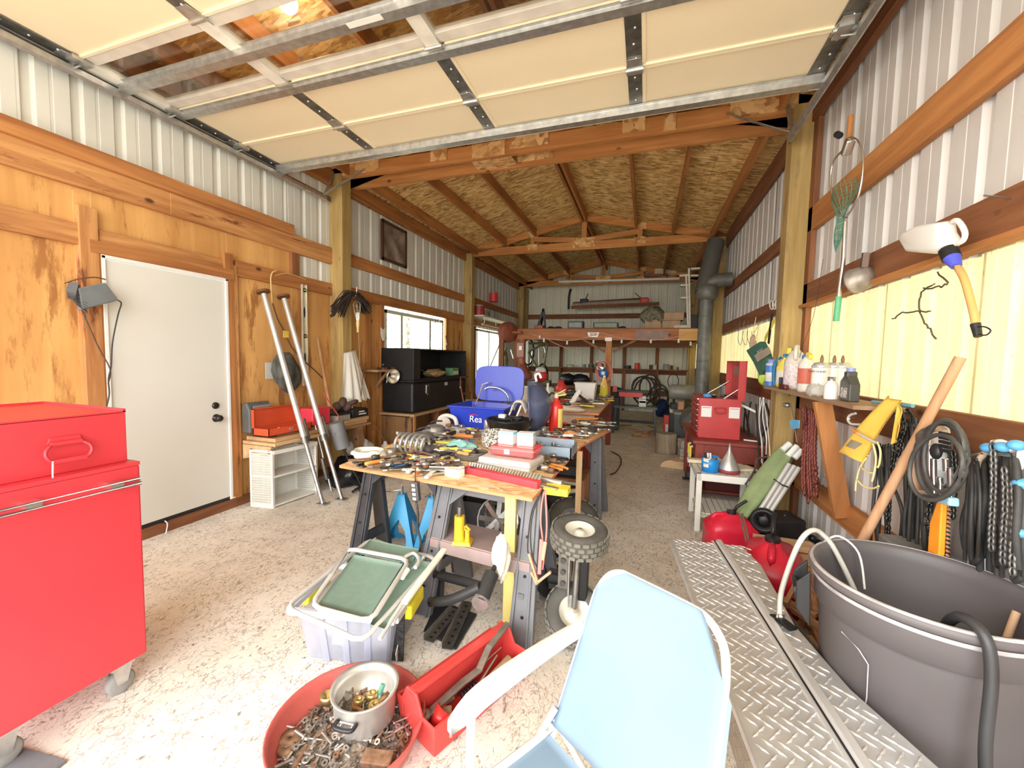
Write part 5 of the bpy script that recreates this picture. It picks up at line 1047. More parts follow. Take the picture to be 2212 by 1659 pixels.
MB().box(c_+Z1*.012, (.11, .09, .022), .2, .85).build('base', YJ, t_, 1, bev=.004); MB().cyl(c_+V((-.02, 0, .02)), c_+V((-.02, 0, .155)), .03, .028, n=16).build('cylinder', YJ, t_, 1); MB().cyl(c_+V((-.02, 0, .155)), c_+V((-.02, 0, .205)), .013, n=10).build('ram', GALVD, t_, 1)
MB().cyl(c_+V((.033, -.01, .02)), c_+V((.033, -.01, .09)), .013, n=10).build('pump', YJ, t_, 1); MB().tube([c_+V((.02, -.03, .10)), c_+V((.035, -.035, .12)), c_+V((.055, -.03, .10)), c_+V((.04, -.03, .085))], .008, 6, closed=True).build('lever_eye', YJ, t_, 1)
t_ = thing('power_strip', 'black power strip hanging on its lead in front of the black sawhorse', 'power strip', P(897, 1060, y=1.9)); a, b = P(896, 1040, y=1.88), P(900, 1082, y=1.88)
MB().beam(a, b, .045, .03, (0, 1, 0)).build('housing', M('strip_black', (.05, .05, .055), .4), t_, 1, bev=.006)
for k in range(4): p = a.lerp(b, .15+.23*k); MB().box(p+V((0, -.017, 0)), (.022, .006, .016)).build('outlet', M('outlet_grey', (.3, .3, .3), .5), t_, 1)
MB().tube([P(*p, y=1.89) for p in ((897, 1012), (897, 1040))], .004, 6).build('lead', CORDK, t_, 1); MB().tube([P(*p, y=1.89) for p in ((899, 1082), (903, 1110), (902, 1140), (909, 1170), (905, 1195))], .007, 6, sub=3).build('lead', CORDK, t_, 1)
# jumper cables
t_ = thing('jumper_cables', 'red and black jumper cables hanging from the yellow bracket, copper clamps at the end', 'cables', P(1180, 1100, y=1.84))
PNK = M('faded_pink_red', (.75, .22, .2), .5, var=.1); COP = M('copper_clamp', (.72, .42, .26), .4, .5)
MB().tube([P(*p, y=1.83) for p in ((1176, 1058), (1170, 1090), (1168, 1130), (1172, 1165), (1170, 1200), (1165, 1235))], .0045, 6, sub=3).build('red_cable', PNK, t_, 1)
MB().tube([P(*p, y=1.82) for p in ((1178, 1058), (1180, 1100), (1181, 1140), (1178, 1180), (1172, 1230))], .0045, 6, sub=3).build('red_cable', PNK, t_, 1)
MB().tube([P(*p, y=1.83) for p in ((1172, 1058), (1150, 1100), (1142, 1150), (1140, 1190), (1148, 1215))], .0035, 6, sub=3).build('black_cable', CORDK, t_, 1); MB().tube([P(*p, y=1.82) for p in ((1174, 1058), (1152, 1105), (1146, 1160), (1150, 1200), (1160, 1225))], .0035, 6, sub=3).build('black_cable', CORDK, t_, 1)
for a, b, m_2 in (((1143, 1195), (1162, 1258), COP), ((1148, 1235), (1160, 1262), COP), ((1158, 1260), (1190, 1235), COP), ((1170, 1165), (1165, 1240), PNK), ((1178, 1170), (1172, 1210), COP)): MB().beam(P(*a, y=1.81), P(*b, y=1.81), .018, .012).build('clamp', m_2, t_, 1, bev=.003)
# cart axle with two wheels
def tyre(par, c, ax, R, w_, hub, hubm=None, lug=22):
    MB().lathe([(R*.52, -w_*.42), (R*.62, -w_*.5), (R*.86, -w_*.5), (R*.97, -w_*.34), (R, -w_*.12), (R, w_*.12), (R*.97, w_*.34), (R*.86, w_*.5), (R*.62, w_*.5), (R*.52, w_*.42)], c, 36, ax).build('tyre', TYRE, par, w=True)
    mm = V(ax).to_track_quat('Z', 'Y').to_matrix().to_4x4(); mt = Matrix.Translation(V(c)) @ mm; g = MB()
    for row, off in ((-.36, 0), (-.12, .5), (.12, 0), (.36, .5)):
        for k in range(lug): a_ = (k+off)/lug*2*math.pi; rr_ = R*(1.0 if abs(row) < .2 else .972); g.box((0, 0, 0), (R*.05, R*.19, w_*.17), mt @ Matrix.Rotation(a_, 4, 'Z') @ Matrix.Translation((rr_, 0, row*w_)))
    tag(g.build('tread_blocks', M('tread_dusty', (.20, .19, .16), .9, var=.3), par, w=True), kind='stuff')
    MB().lathe([(0, w_*.30), (R*.16, w_*.30), (R*.18, w_*.12), (R*.42, w_*.10), (R*.50, w_*.36), (R*.54, w_*.38), (R*.54, -w_*.38), (R*.5, -w_*.36), (R*.42, -w_*.10), (R*.18, -w_*.12), (R*.16, -w_*.30), (0, -w_*.3)], c, 28, ax).build('hub', hubm or M('hub_cream', (.66, .64, .56), .45, dirt=(.35, .3, .22), dirt_amt=.3), par, w=True)
    a_ = V(ax).normalized(); MB().cyl(V(c)+a_*w_*.3, V(c)+a_*w_*.42, R*.05, n=6).build('axle_nut', CHR, par, w=True)
uw = V((-.29, 2.05, .535)); lw_ = V((-.30, 2.0, .14))
t_ = thing('cart_axle', 'upended cart axle with a pneumatic wheel at each end right of the near table', 'axle', (-.29, 2.03, 0))
tyre(t_, uw, (.06, -.16, 1), .148, .105, 1); tyre(t_, lw_, (.16, -.62, .76), .15, .11, 1)
MB().cyl(lw_, uw, .016, n=10).build('axle', GALVD, t_, 1); MB().bb((-.335, 2.0, .17), (-.329, 2.07, .48)).build('steel_plate', GALV, t_, 1)
MB().beam((-.275, 2.05, .20), (-.27, 2.06, .48), .07, .05, (0, 1, 0)).build('channel', BLKM, t_, 1, bev=.008)
for z in (.3, .36, .42): MB().cyl((-.36, 1.98, z), (-.36, 1.992, z), .014, n=10).build('bolt_hole', TM['dark'], t_, 1)
MB().bb((-.385, 1.992, .27), (-.336, 2.0, .45)).build('bracket', GALVD, t_, 1)
t_ = thing('rubber_track', 'black snowblower track wheel and chain lying behind the cart axle', 'track', (-.5, 2.35, 0))
MB().lathe([(.10, -.03), (.15, -.03), (.16, 0), (.15, .03), (.10, .03), (.10, -.03)], (-.47, 2.3, .19), 24, (.8, -.4, .1)).build('wheel', BLACK, t_, 1)
for k in range(12): a_ = k/12*6.28; MB().box((-.44+.0*k, 2.22+.1*math.sin(a_)+.05, .17+.15*math.cos(a_)), (.06, .03, .02), rotm(a_, 0, 0)).build('track_link', TM['dark'], t_, 1)
# tyres and junk further under the table
for x, y, R, lab in ((-.98, 3.1, .24, 'dusty tyre lying half hidden under the near table behind the grey sawhorse'), (-.50, 3.15, .21, 'small tyre lying on the floor between the wooden leg and the grey sawhorse')):
    t_ = thing('car_wheel', lab, 'tyre', (x, y, 0)); tyre(t_, (x, y, R*.62), (.25, -.55, .8), R, .17, 1, M('hub_grey', (.2, .2, .2), .5))
t_ = thing('wire_spool', 'grey spoked fan wheel lying under the table behind the bottle jack', 'wheel', (-.98, 2.7, 0)); c_ = V((-.95, 2.62, .30))
for k in range(8): a_ = k*math.pi/4; MB().beam(c_, c_+V((.14*math.cos(a_), .05*math.sin(a_), .14*math.sin(a_))), .035, .004, (0, 1, 0)).build('spoke', GALV, t_, 1)
MB().tube([c_+V((.15*math.cos(k*.35), .05*math.sin(k*.35), .15*math.sin(k*.35))) for k in range(18)], .008, 6, closed=True).build('rim', GALV, t_, 1); MB().bb((-1.02, 2.6, 0), (-.88, 2.66, .16)).build('stand', GALVD, t_, 1)
t_ = thing('storage_crate', 'dark crate of oddments on the floor under the near table', 'crate', (-1.2, 3.3, 0)); openbox(t_, M('dark_crate', (.05, .05, .055), .6), -1.6, -1.1, 3.0, 3.5, .002, .25, .01)
t_ = thing('animal_hide', 'pale bony skull like casting under the second table beside the sawhorse', 'casting', (-.6, 3.45, .2)); MB().tube([(-.78, 3.35, .36), (-.66, 3.36, .32), (-.52, 3.38, .33), (-.46, 3.4, .38)], .02, 8, sub=3).build('lower_bar', M('cream_bone', (.6, .52, .38), .6), t_, 1); MB().tube([(-.78, 3.35, .42), (-.62, 3.36, .40), (-.46, 3.4, .38)], .018, 8, sub=3).build('upper_bar', M('cream_bone', (0, 0, 0)), t_, 1); MB().bb((-.80, 3.42, .002), (-.5, 3.7, .34)).build('block', TM['dark'], t_, 1, bev=.02)
t_ = thing('black_tote', 'black plastic tote pushed under the second table', 'tote', (-.6, 3.5, .45)); MB().bb((-.82, 3.3, .46), (-.48, 3.6, .56)).build('tote_body', BLACK, t_, 1, bev=.02); MB().bb((-.9, 3.28, .44), (-.44, 3.64, .455)).build('carrying_board', WDK[0], t_, 1); [MB().bb((x, y, 0), (x+.03, y+.03, .44)).build('leg', WDK[2], t_, 1) for x in (-.9, -.47) for y in (3.29, 3.6)]
# black tube frame, steel angle pieces, white cloth
t_ = thing('tube_stand', 'black tubular steel pedestal frame lying under the near table', 'frame', P(1010, 1290, z=0)); K2 = M('black_tube_paint', (.035, .037, .04), .45, .2, dirt=(.3, .3, .3), dirt_amt=.22)
MB().tube([P(930, 1300, y=1.75)+Z1*0, P(975, 1295, y=1.72), P(1038, 1268, y=1.72)], .024, 12, sub=3).build('lower_tube', K2, t_, 1)
MB().tube([P(940, 1240, y=1.95), P(985, 1252, y=1.92), P(1045, 1268, y=1.85)], .024, 12, sub=3).build('upper_tube', K2, t_, 1)
MB().cyl(P(1038, 1300, y=1.68), P(1062, 1240, y=1.80), .036, n=16).build('hub_tube', K2, t_, 1); MB().cyl(P(1036, 1304, y=1.67), P(1039, 1297, y=1.69), .040, n=16).build('end_cap', GALV, t_, 1); MB().cyl(P(1062, 1240, y=1.80), P(1070, 1222, y=1.83), .012, n=8).build('spindle', BLKM, t_, 1)
heap('rag', 'crumpled white rag stuffed between the yellow leg and the tube frame', 'cloth', P(1082, 1205, y=1.86), .055, M('white_rag', (.8, .77, .66), .85), 41, (.8, .8, 1.9))
for a, b, l in (((925, 1385), (985, 1315), 'left perforated steel angle bar lying on the floor under the tube frame'), ((965, 1402), (1012, 1300), 'right perforated steel angle bar lying on the floor under the tube frame')):
    A_, B_ = P(*a, z=.02), P(*b, z=.02); t_ = thing('angle_bar', l, 'angle bar', A_); MB().beam(A_, B_, .055, .004, Z1).build('flange', GALVD, t_, 1); d = (B_-A_).normalized(); n_ = Z1.cross(d); MB().beam(A_+n_*.027+Z1*.014, B_+n_*.027+Z1*.014, .004, .03, Z1).build('flange', GALV, t_, 1)
    for k in range(7): p = A_.lerp(B_, .1+k*.13)+Z1*.0025; MB().cyl(p, p+Z1*.001, .009, n=10).build('bolt_hole', BLACK, t_, 1)
t_ = thing('black_plate', 'black steel base plate lying flat under the tube frame', 'plate', P(960, 1340, z=0)); MB().prism([P(*p, z=.003) for p in ((915, 1365), (985, 1405), (1030, 1330), (945, 1300))], (0, 0, .012)).build('plate', K2, t_, 1, bev=.003)
# ================================================================== foreground
# clear bin
FRo = V((-1.04, 1.50, 0)); bu = V((-.97, -.20, 0)).normalized(); bv = V((-.20, .97, 0)).normalized(); BW, BD, BH = .46, .36, .27
t_ = thing('storage_bin', 'clear plastic storage bin with yellow latches under the folded green chair', 'bin', FRo+bu*BW/2+bv*BD/2)
CLR = translucent('clear_bin_plastic', (.58, .61, .72), .45, alpha=.38)
def brect(ins, z): return [FRo+bu*a+bv*b+Z1*z for a, b in ((ins, ins), (BW-ins, ins), (BW-ins, BD-ins), (ins, BD-ins))]
r0, r1, r2 = brect(.03, .004), brect(0, .24), brect(-.025, BH)
m_ = MB(); m_.add(r0+r1, [(3, 2, 1, 0), (0, 1, 5, 4), (1, 2, 6, 5), (2, 3, 7, 6), (3, 0, 4, 7)]); m_.build('tub', CLR, t_, 1, bev=.015)
m_ = MB(); [m_.beam(r2[i], r2[(i+1) % 4], .028, .03, Z1) for i in range(4)]; m_.build('rim', M('frosted_rim', (.60, .62, .70), .3), t_, 1, bev=.006)
for k in (.25, .5, .75): MB().beam(r0[0].lerp(r0[1], k)-bv*.004, r1[0].lerp(r1[1], k)-bv*.004, .03, .006, bv).build('stiffening_rib', CLR, t_, 1)
YL = M('latch_yellow', (.88, .80, .04), .4)
q = FRo-bu*.035+Z1*.24; MB().beam(q+bv*.08, q+bv*.26, .05, .07, Z1).build('latch', YL, t_, 1, bev=.01); q = FRo+bu*(BW+.035)+Z1*.24; MB().beam(q+bv*.10, q+bv*.30, .05, .05, Z1).build('latch', YL, t_, 1, bev=.01)
rr = random.Random(3)
for k in range(5): o = heap('bin_contents', 'crumpled pale plastic bag seen through the side of the clear bin', 'bag', FRo+bu*(.1+.06*k)+bv*(.12+.05*(k % 3))+Z1*.10, .075, M('white_sack', (0, 0, 0)), 60+k, (1, 1, 1), 18); o['group'] = 'bags inside the clear bin'
t_ = thing('garden_shears', 'black gloves with a white tag stuffed down the right side of the clear bin', 'gloves', FRo+bv*.1); MB().beam(FRo+bu*.012+bv*.06+Z1*.02, FRo+bu*.01+bv*.07+Z1*.25, .012, .08, bu).build('glove_cuff', M('black_knit', (.03, .03, .03), .9, var=.8, scale=60), t_, 1); MB().prism([FRo-bu*.002+bv*(.04+a)+Z1*b for a, b in ((0, .03), (.03, .03), (.04, .07), (.015, .10), (-.01, .07))], -bu*.002).build('white_tag', WHITE, t_, 1)
# folded green chair
def pz(px, py): return P(px, py, z=.315+.06*max(0, min(1, (1390-py)/200)))
t_ = thing('folding_chair', 'folded lawn chair with green fabric and white tube frame lying flat on the clear bin', 'chair', pz(780, 1290)-Z1*.0)
TW = M('white_tube_paint', (.62, .62, .60), .3, .25, .04, dirt=(.5, .5, .48), dirt_amt=.2); GRN = M('green_canvas', (.17, .26, .215), .75, var=.06, scale=30, bmp=.08)
def loop(pts, r, dz, nm='frame_tube', rc=.045):
    q = [pz(*p)+Z1*dz for p in pts]; out = []; n = len(q)
    for i in range(n):
        a, b, c = q[i-1], q[i], q[(i+1) % n]; out += [b+(a-b).normalized()*rc, b+(a-b).normalized()*rc*.3+(c-b).normalized()*rc*.3, b+(c-b).normalized()*rc]
    MB().tube(out, r, 10, closed=True).build(nm, TW, t_, 1)
loop(((800, 1172), (617, 1322), (782, 1398), (945, 1215)), .011, .02); loop(((752, 1206), (885, 1232), (800, 1372), (672, 1336)), .011, .055)
for pts, dz in ((((765, 1216), (870, 1237), (795, 1362), (685, 1330)), .040), (((800, 1178), (905, 1200), (890, 1232), (775, 1208)), .030), (((870, 1212), (935, 1225), (830, 1370), (800, 1360)), .018)):
    q = [pz(*p)+Z1*dz for p in pts]; MB().sheet(lambda u_, v_: q[0].lerp(q[1], u_).lerp(q[3].lerp(q[2], u_), v_)-Z1*.012*math.sin(math.pi*u_)*math.sin(math.pi*v_), 10, 10, th=.006).build('fabric_panel', GRN, t_, 1)
for a, b, w_ in (((872, 1318), (960, 1206), .034),): MB().beam(pz(*a)+Z1*.03, pz(*b)+Z1*.05, w_, .018, Z1).build('armrest', M('old_white_plastic', (.70, .68, .60), .4), t_, 1, bev=.007)
for a, b in (((850, 1345), (948, 1218)), ((890, 1235), (915, 1215)), ((820, 1385), (880, 1300))): MB().cyl(pz(*a)+Z1*.01, pz(*b)+Z1*.03, .009, n=10).build('frame_tube', TW, t_, 1)
q = [pz(*p)+Z1*.045 for p in ((870, 1225), (893, 1213), (905, 1228), (897, 1245))]; MB().tube(q, .010, 8, sub=4).build('frame_tube', TW, t_, 1); MB().cyl(pz(868, 1265)+Z1*.04, pz(880, 1250)+Z1*.045, .014).build('end_plug', WHITEP, t_, 1)
# big red pan of bolts
PC = V((-.985, 1.155, 0)); t_ = thing('bolt_pan', 'large round red plastic pan filled with loose bolts and nuts in the foreground', 'pan', PC)
PANR = M('pan_red', (.50, .10, .085), .5, var=.06, scale=3, dirt=(.6, .35, .3), dirt_amt=.25)
MB().lathe([(0, .002), (.20, .002), (.235, .02), (.268, .10), (.274, .118), (.268, .119), (.258, .10), (.226, .03), (.19, .014), (0, .012)], PC, 48).build('pan_shell', PANR, t_, 1)
def hill(x, y): d = math.hypot(x, y+.04)/.235; return .02+.045*max(0, 1-d*d)
f = MB().sheet(lambda u_, v_: (PC.x+.228*v_*math.cos(u_*6.2832), PC.y+.228*v_*math.sin(u_*6.2832), hill(.228*v_*math.cos(u_*6.2832), .228*v_*math.sin(u_*6.2832))+.004*math.sin(u_*90)*math.sin(v_*40)), 60, 14)
o = f.build('scrap_filling', M('bolt_grey', (.30, .25, .21), .6, .3, .8, 60, bmp=.6)); tag(o, 'fine layer of small rusty screws and filings filling the red pan', 'hardware', kind='stuff')
BM = [M('zinc_bolt', (.55, .53, .50), .35, .75, .2, 40), M('rusty_bolt', (.30, .18, .11), .7, .4, .4, 40), M('dull_bolt', (.28, .25, .22), .5, .7, .3, 40), M('brassy_bolt', (.55, .42, .22), .4, .7, .2)]
def hexa(r, z0, z1): return [(r*math.cos(k*math.pi/3), r*math.sin(k*math.pi/3), z0) for k in range(6)], z1-z0
HWP = {}
def hw(kind, L, mi):
    k = (kind, L, mi)
    if k in HWP: return HWP[k]
    m_ = MB()
    if kind == 'bolt': p, e = hexa(.0095, 0, .006); m_.prism(p, (0, 0, e)); m_.cyl((0, 0, .006), (0, 0, L), .0048, n=7)
    elif kind == 'nut': m_.lathe([(.005, 0), (.011, 0), (.011, .008), (.005, .008), (.005, 0)], n=6, smooth=False)
    elif kind == 'washer': m_.lathe([(.006, 0), (.014, 0), (.014, .002), (.006, .002), (.006, 0)], n=14)
    elif kind == 'screw': m_.lathe([(0, 0), (.007, 0), (.003, .004), (.003, L*.8), (0, L)], n=7)
    me = m_.build(kind, BM[mi]); HWP[k] = me; return me
rb = random.Random(17)
def scatter(n, gen, lab, group):
    for i in range(n):
        kd = rb.choice(('bolt', 'bolt', 'bolt', 'nut', 'nut', 'washer', 'screw', 'screw')); mi = rb.choice((0, 0, 1, 2, 2)); L = rb.choice((.03, .045, .065))
        src = hw(kd, L if kd in ('bolt', 'screw') else 0, mi)
        if 'label' in src: o = src.copy(); COL.objects.link(o); WM[o] = Matrix.Identity(4)
        else: o = src
        loc, rt_ = gen(kd); o.location = loc; o.rotation_euler = rt_
        tone = ('bright zinc', 'rusty', 'dull grey', 'brassy')[mi]; o['label'] = f'{tone} {kd} {lab}'; o['category'] = kd; o['group'] = f'{kd}s {group}'
def gp(kd):
    while 1:
        a = rb.uniform(0, 6.283); r_ = .215*math.sqrt(rb.random()); x, y = r_*math.cos(a), r_*math.sin(a)
        if math.hypot(x-.015, y-.065) > .10: break
    z = hill(x, y)+rb.uniform(.004, .018)
    return (PC.x+x, PC.y+y, z), ((math.pi/2+rb.uniform(-.35, .35), 0, rb.uniform(0, 6.28)) if kd in ('bolt', 'screw') else (rb.uniform(-.5, .5), rb.uniform(-.5, .5), 0))
scatter(285, gp, 'among the loose hardware in the red pan', 'in the red pan')
for i, (px, py, r_) in enumerate(((628, 1598, .038), (590+30, 1620, .03))):
    o = MB().lathe([(.010, 0), (r_, 0), (r_, .012), (.010, .016), (.010, 0)], P(px, py, z=.05), 22).build('rusty_disc', BM[1]); tag(o, ('rusty round roller disc', 'smaller rusty ring')[i]+' lying at the left in the red pan', 'disc')
o = MB().box((0, 0, 0), (.10, .05, .025), rotm(.1, .1, .3)).build('rusty_block', BM[1], bev=.004); o.location = P(815, 1640, z=.07); tag(o, 'flat rusty steel block at the bottom of the red pan', 'block')
for i, (px, py) in enumerate(((665, 1610), (650, 1625), (920, 1545))): A_ = P(px, py, z=.06); o = MB().cyl(A_, A_+V((.03+.02*i, -.10+.1*i, .01)), .009, n=9).build('long_bolt', BM[(1, 2, 1)[i]]); tag(o, ('rusty', 'dull grey', 'rusty')[i]+' long bolt '+('standing out at the lower left of the red pan', 'beside the rusty long bolt in the red pan', 'at the right rim of the red pan')[i], 'bolt')
# pot
KC = V((-.968, 1.222, .062)); t_ = thing('cooking_pot', 'old aluminium cooking pot with a black side handle standing in the red pan', 'pot', KC); POT = M('worn_aluminium', (.66, .65, .62), .38, .65, .1, 10, dirt=(.3, .27, .22), dirt_amt=.3)
KR = .118; MB().lathe([(0, 0), (KR*.84, 0), (KR*.93, .012), (KR*.97, .115), (KR*1.05, .125), (KR*1.06, .131), (KR*.94, .124), (KR*.90, .10), (KR*.86, .02), (0, .008)], KC, 44).build('pot_body', POT, t_, 1)
a_ = math.atan2(-1.0, .5); hd = V((math.cos(a_-.35), math.sin(a_-.35), 0)); hs = V((-hd.y, hd.x, 0)); hc_ = KC+hd*(KR*.97)+Z1*.085
MB().tube([hc_-hs*.036, hc_-hs*.034+hd*.026, hc_+hd*.032, hc_+hs*.034+hd*.026, hc_+hs*.036], .0075, 8, sub=4).build('handle', BLACK, t_, 1); MB().beam(hc_-hs*.03+hd*.003-Z1*.01, hc_+hs*.03+hd*.003-Z1*.01, .006, .018, Z1).build('handle_plate', CHR, t_, 1)
for s in (-1, 1): MB().ball(hc_+hs*.022*s+hd*.008-Z1*.01, .005, 8, 5).build('rivet', CHR, t_, 1)
COPB = M('old_copper', (.42, .22, .11), .4, .7, .3, 20)
def gk(kd): a = rb.uniform(0, 6.28); r_ = .085*math.sqrt(rb.random()); return (KC.x+r_*math.cos(a), KC.y+r_*math.sin(a), .095+rb.uniform(0, .02)), (rb.uniform(.8, 2.2), 0, rb.uniform(0, 6.28))
MB().lathe([(0, .028), (.06, .03), (.10, .022)], KC, 24).build('fittings_layer', M('bolt_grey', (0, 0, 0)), t_, 1)['kind'] = 'stuff'
scatter(26, gk, 'among the brass fittings inside the old pot', 'in the old pot')
for i, pts in enumerate((((-.06, .03, .05), (-.04, -.02, .05), (.0, -.03, .055), (.03, -.05, .05)), ((.07, .05, .08), (.05, .01, .06), (.03, -.02, .05)), ((-.03, -.06, .05), (.02, -.04, .055), (.06, -.05, .05)))):
    o = MB().tube([KC+V(p) for p in pts], .007, 8, sub=4).build('copper_elbow', COPB); tag(o, ('long bent', 'upright', 'short curved')[i]+' copper tube among the fittings in the old pot', 'pipe')
for i, (x, y) in enumerate(((.045, .0), (.0, .04), (-.03, .0))): o = MB().lathe([(.010, 0), (.026-.004*i, 0), (.026-.004*i, .03), (.010, .034), (.010, 0)], KC+V((x, y, .035)), 16).build('brass_ring', M('brass', (.60, .44, .18), .3, .85), ); tag(o, ('large', 'medium', 'small')[i]+' brass ring fitting among the fittings in the old pot', 'fitting')
o = MB().cyl(KC+V((.02, .05, .04)), KC+V((.03, .07, .085)), .010, n=10).build('green_fitting', M('verdigris', (.15, .38, .28), .6)); tag(o, 'green tarnished pipe fitting standing in the old pot', 'fitting')
for k in range(2): o = MB().tube([P(870+16*k, 1540, z=.08), P(872+18*k, 1510, z=.13), P(884+14*k, 1484, z=.17)], .0015, 5).build('copper_wire', COPB); tag(o, ('left', 'right')[k]+' one of two thin copper wires sticking up at the right of the red pan', 'wire')
o = MB().lathe([(0, 0), (.025, 0), (.028, .03), (.022, .03), (0, .01)], P(707, 1515, z=.07), 18).build('brass_cup', M('brass', (0, 0, 0))); tag(o, 'small brass cup beside the pot at the left in the red pan', 'cup')
# red tote tray
A0, A1 = V((-.66, 1.20, 0)), V((-.45, 1.70, 0)); ta_ = (A1-A0).normalized(); tb_ = V((-ta_.y, ta_.x, 0)); TL, TW_, TH = .53, .235, .13
t_ = thing('tool_tote', 'open red plastic tool tote with a lengthwise handle beside the clear bin', 'tote', A0+ta_*TL/2+tb_*TW_/2)
TOT = M('tote_red', (.60, .055, .05), .42, var=.08, scale=4, dirt=(.55, .22, .18), dirt_amt=.3)
def tp(a, b, z): return A0+ta_*a+tb_*b+Z1*z
m_ = MB(); i_ = .012
fl_ = [tp(i_, i_, .004), tp(TL-i_, i_, .004), tp(TL-i_, TW_-i_, .004), tp(i_, TW_-i_, .004)]; tr_ = [tp(0, 0, TH), tp(TL, 0, TH), tp(TL, TW_, TH), tp(0, TW_, TH)]; in_ = [tp(.01, .01, TH), tp(TL-.01, .01, TH), tp(TL-.01, TW_-.01, TH), tp(.01, TW_-.01, TH)]; ib = [tp(i_+.01, i_+.01, .012), tp(TL-i_-.01, i_+.01, .012), tp(TL-i_-.01, TW_-i_-.01, .012), tp(i_+.01, TW_-i_-.01, .012)]
vs = fl_+tr_+in_+ib; fs = [(3, 2, 1, 0), (12, 13, 14, 15)]
for b0 in (0, 4, 8): fs += [(b0+i, b0+(i+1) % 4, b0+4+(i+1) % 4, b0+4+i) for i in range(4)]
m_.add(vs, fs).build('tray', TOT, t_, 1, bev=.006)
hb = .14
for e in (.0, TL-.012): MB().prism([tp(e, hb-.07, TH-.01), tp(e, hb+.07, TH-.01), tp(e, hb+.03, TH+.065), tp(e, hb-.03, TH+.065)], ta_*.012).build('end_plate', TOT, t_, 1, bev=.004)
MB().beam(tp(.0, hb, TH+.055), tp(TL, hb, TH+.055), .045, .022, Z1).build('handle', TOT, t_, 1, bev=.009); MB().prism([tp(.01, hb, .012), tp(TL-.01, hb, .012), tp(TL-.01, hb, TH+.05), tp(.01, hb, TH+.05)], tb_*.004).build('divider', TOT, t_, 1)
RST = M('grimy_steel', (.22, .19, .16), .55, .5, .3, 20)
t_ = thing('offset_wrench', 'long cranked grimy steel spanner bar lying in the red tool tote', 'wrench', tp(.2, .07, .1))
q = [tp(a, b, z) for a, b, z in ((.03, .10, .09), (.22, .09, .12), (.30, .08, .13), (.38, .10, .175), (.52, .12, .20))]
for a, b in zip(q, q[1:]): MB().beam(a, b+(b-a).normalized()*.01, .03, .011, Z1).build('bar', RST, t_, 1, bev=.003)
MB().lathe([(.006, 0), (.026, 0), (.026, .02), (.006, .02), (.006, 0)], q[0], 16).build('ring_end', RST, t_, 1)
t_ = thing('claw_hammer', 'old hammer with a worn wooden handle lying in the red tool tote', 'hammer', tp(.2, .05, .05)); MB().tube([tp(.12, .05, .05), tp(.3, .05, .08), tp(.46, .05, .10)], [.013, .014, .02], 12, sub=1).build('handle', wood('worn_handle', (.30, .17, .09), (.52, .34, .2), 1), t_, 1); MB().box(tp(.10, .055, .055), (.05, .10, .045), rotm(z=.5)).build('head', M('pale_rust', (.38, .26, .17), .7), t_, 1, bev=.005)
t_ = thing('coil_spring', 'black coil spring lying in the red tool tote beside the hammer handle', 'spring', tp(.2, .08, .05)); MB().tube([tp(.20+.0016*k, .085+.016*math.cos(k*.6), .07+.016*math.sin(k*.6)) for k in range(64)], .0032, 6).build('coil', BLKM, t_, 1)
for a, b, c_, l in (((.10, .03, .04), (.42, .09, .12), .006, 'slim chrome bar lying diagonally across the red tool tote'), ((.25, .11, .10), (.47, .11, .12), .004, 'thin steel rod beside the handle of the red tool tote')):
    o = MB().cyl(tp(*a), tp(*b), c_, n=8).build('steel_rod', CHR); tag(o, l, 'rod')
t_ = thing('funnel_cup', 'bright red plastic cup lying at the near end of the red tool tote', 'cup', tp(.04, .06, .02)); MB().lathe([(0, 0), (.032, 0), (.042, .07), (.036, .07), (.027, .008), (0, .008)], tp(.06, .07, .045), 20, (.3, .5, .6)).build('cup', M('bright_red_plastic', (.75, .03, .03), .3), t_, 1)
# blue lawn chair
BT, BB_ = .78, .42; TLp, TRp = V((-.10, 1.28, BT)), V((.225, 1.075, BT)); BLp, BRp = V((-.205, 1.085, BB_-.02)), V((.15, .85, BB_-.02))
t_ = thing('lawn_chair', 'light blue lawn chair with white tubular frame and white plastic armrest in the foreground', 'chair', (-.1, .95, 0))
BLF = M('faded_blue_sling', (.185, .27, .36), .7, var=.05, scale=5, bmp=.03, dirt=(.26, .34, .41), dirt_amt=.2); WT_ = M('white_enamel_tube', (.80, .80, .82), .25, .1, .03)
wdir = (TRp-TLp).normalized(); ddn = (BLp-TLp).normalized(); nb = -wdir.cross(ddn).normalized(); Wd = (TRp-TLp).length
def bp(a, b, o_=0): return TLp+wdir*a+(BLp-TLp)*b+(BRp-BLp-(TRp-TLp))*b*(a/Wd)+nb*o_
c_ = .075
fr_ = [bp(0, 1.45), bp(0, 1.0), bp(0, .4), bp(0, .16), bp(.022, .02), bp(.06, -.035), bp(.10, -.04), bp(Wd-.12, -.04), bp(Wd-.06, -.025), bp(Wd-.015, .06), bp(Wd, .2), bp(Wd, .4), bp(Wd, 1), bp(Wd, 1.45)]
MB().tube(fr_, .0105, 12, sub=4).build('back_frame', WT_, t_, 1)
def sling(u_, v_):
    a = -.0135+u_*(Wd+.027); top = .24 if (u_ < .001 or u_ > .999) else 0
    cu = .16*max(0, 1-u_/.24)**1.25+.29*max(0, 1-(1-u_)/.21)**1.3
    b0 = -.05+cu*1.25; b = b0+(1.0-b0)*v_
    ed = max(0, 1-u_/.045)+max(0, 1-(1-u_)/.045)
    return bp(a, b, .012-.022*ed-.02*math.sin(math.pi*u_)*math.sin(math.pi*v_))
MB().sheet(sling, 44, 24, th=.005).build('back_sling', BLF, t_, 1)
STI = M('stitching', (.24, .38, .52), .8)
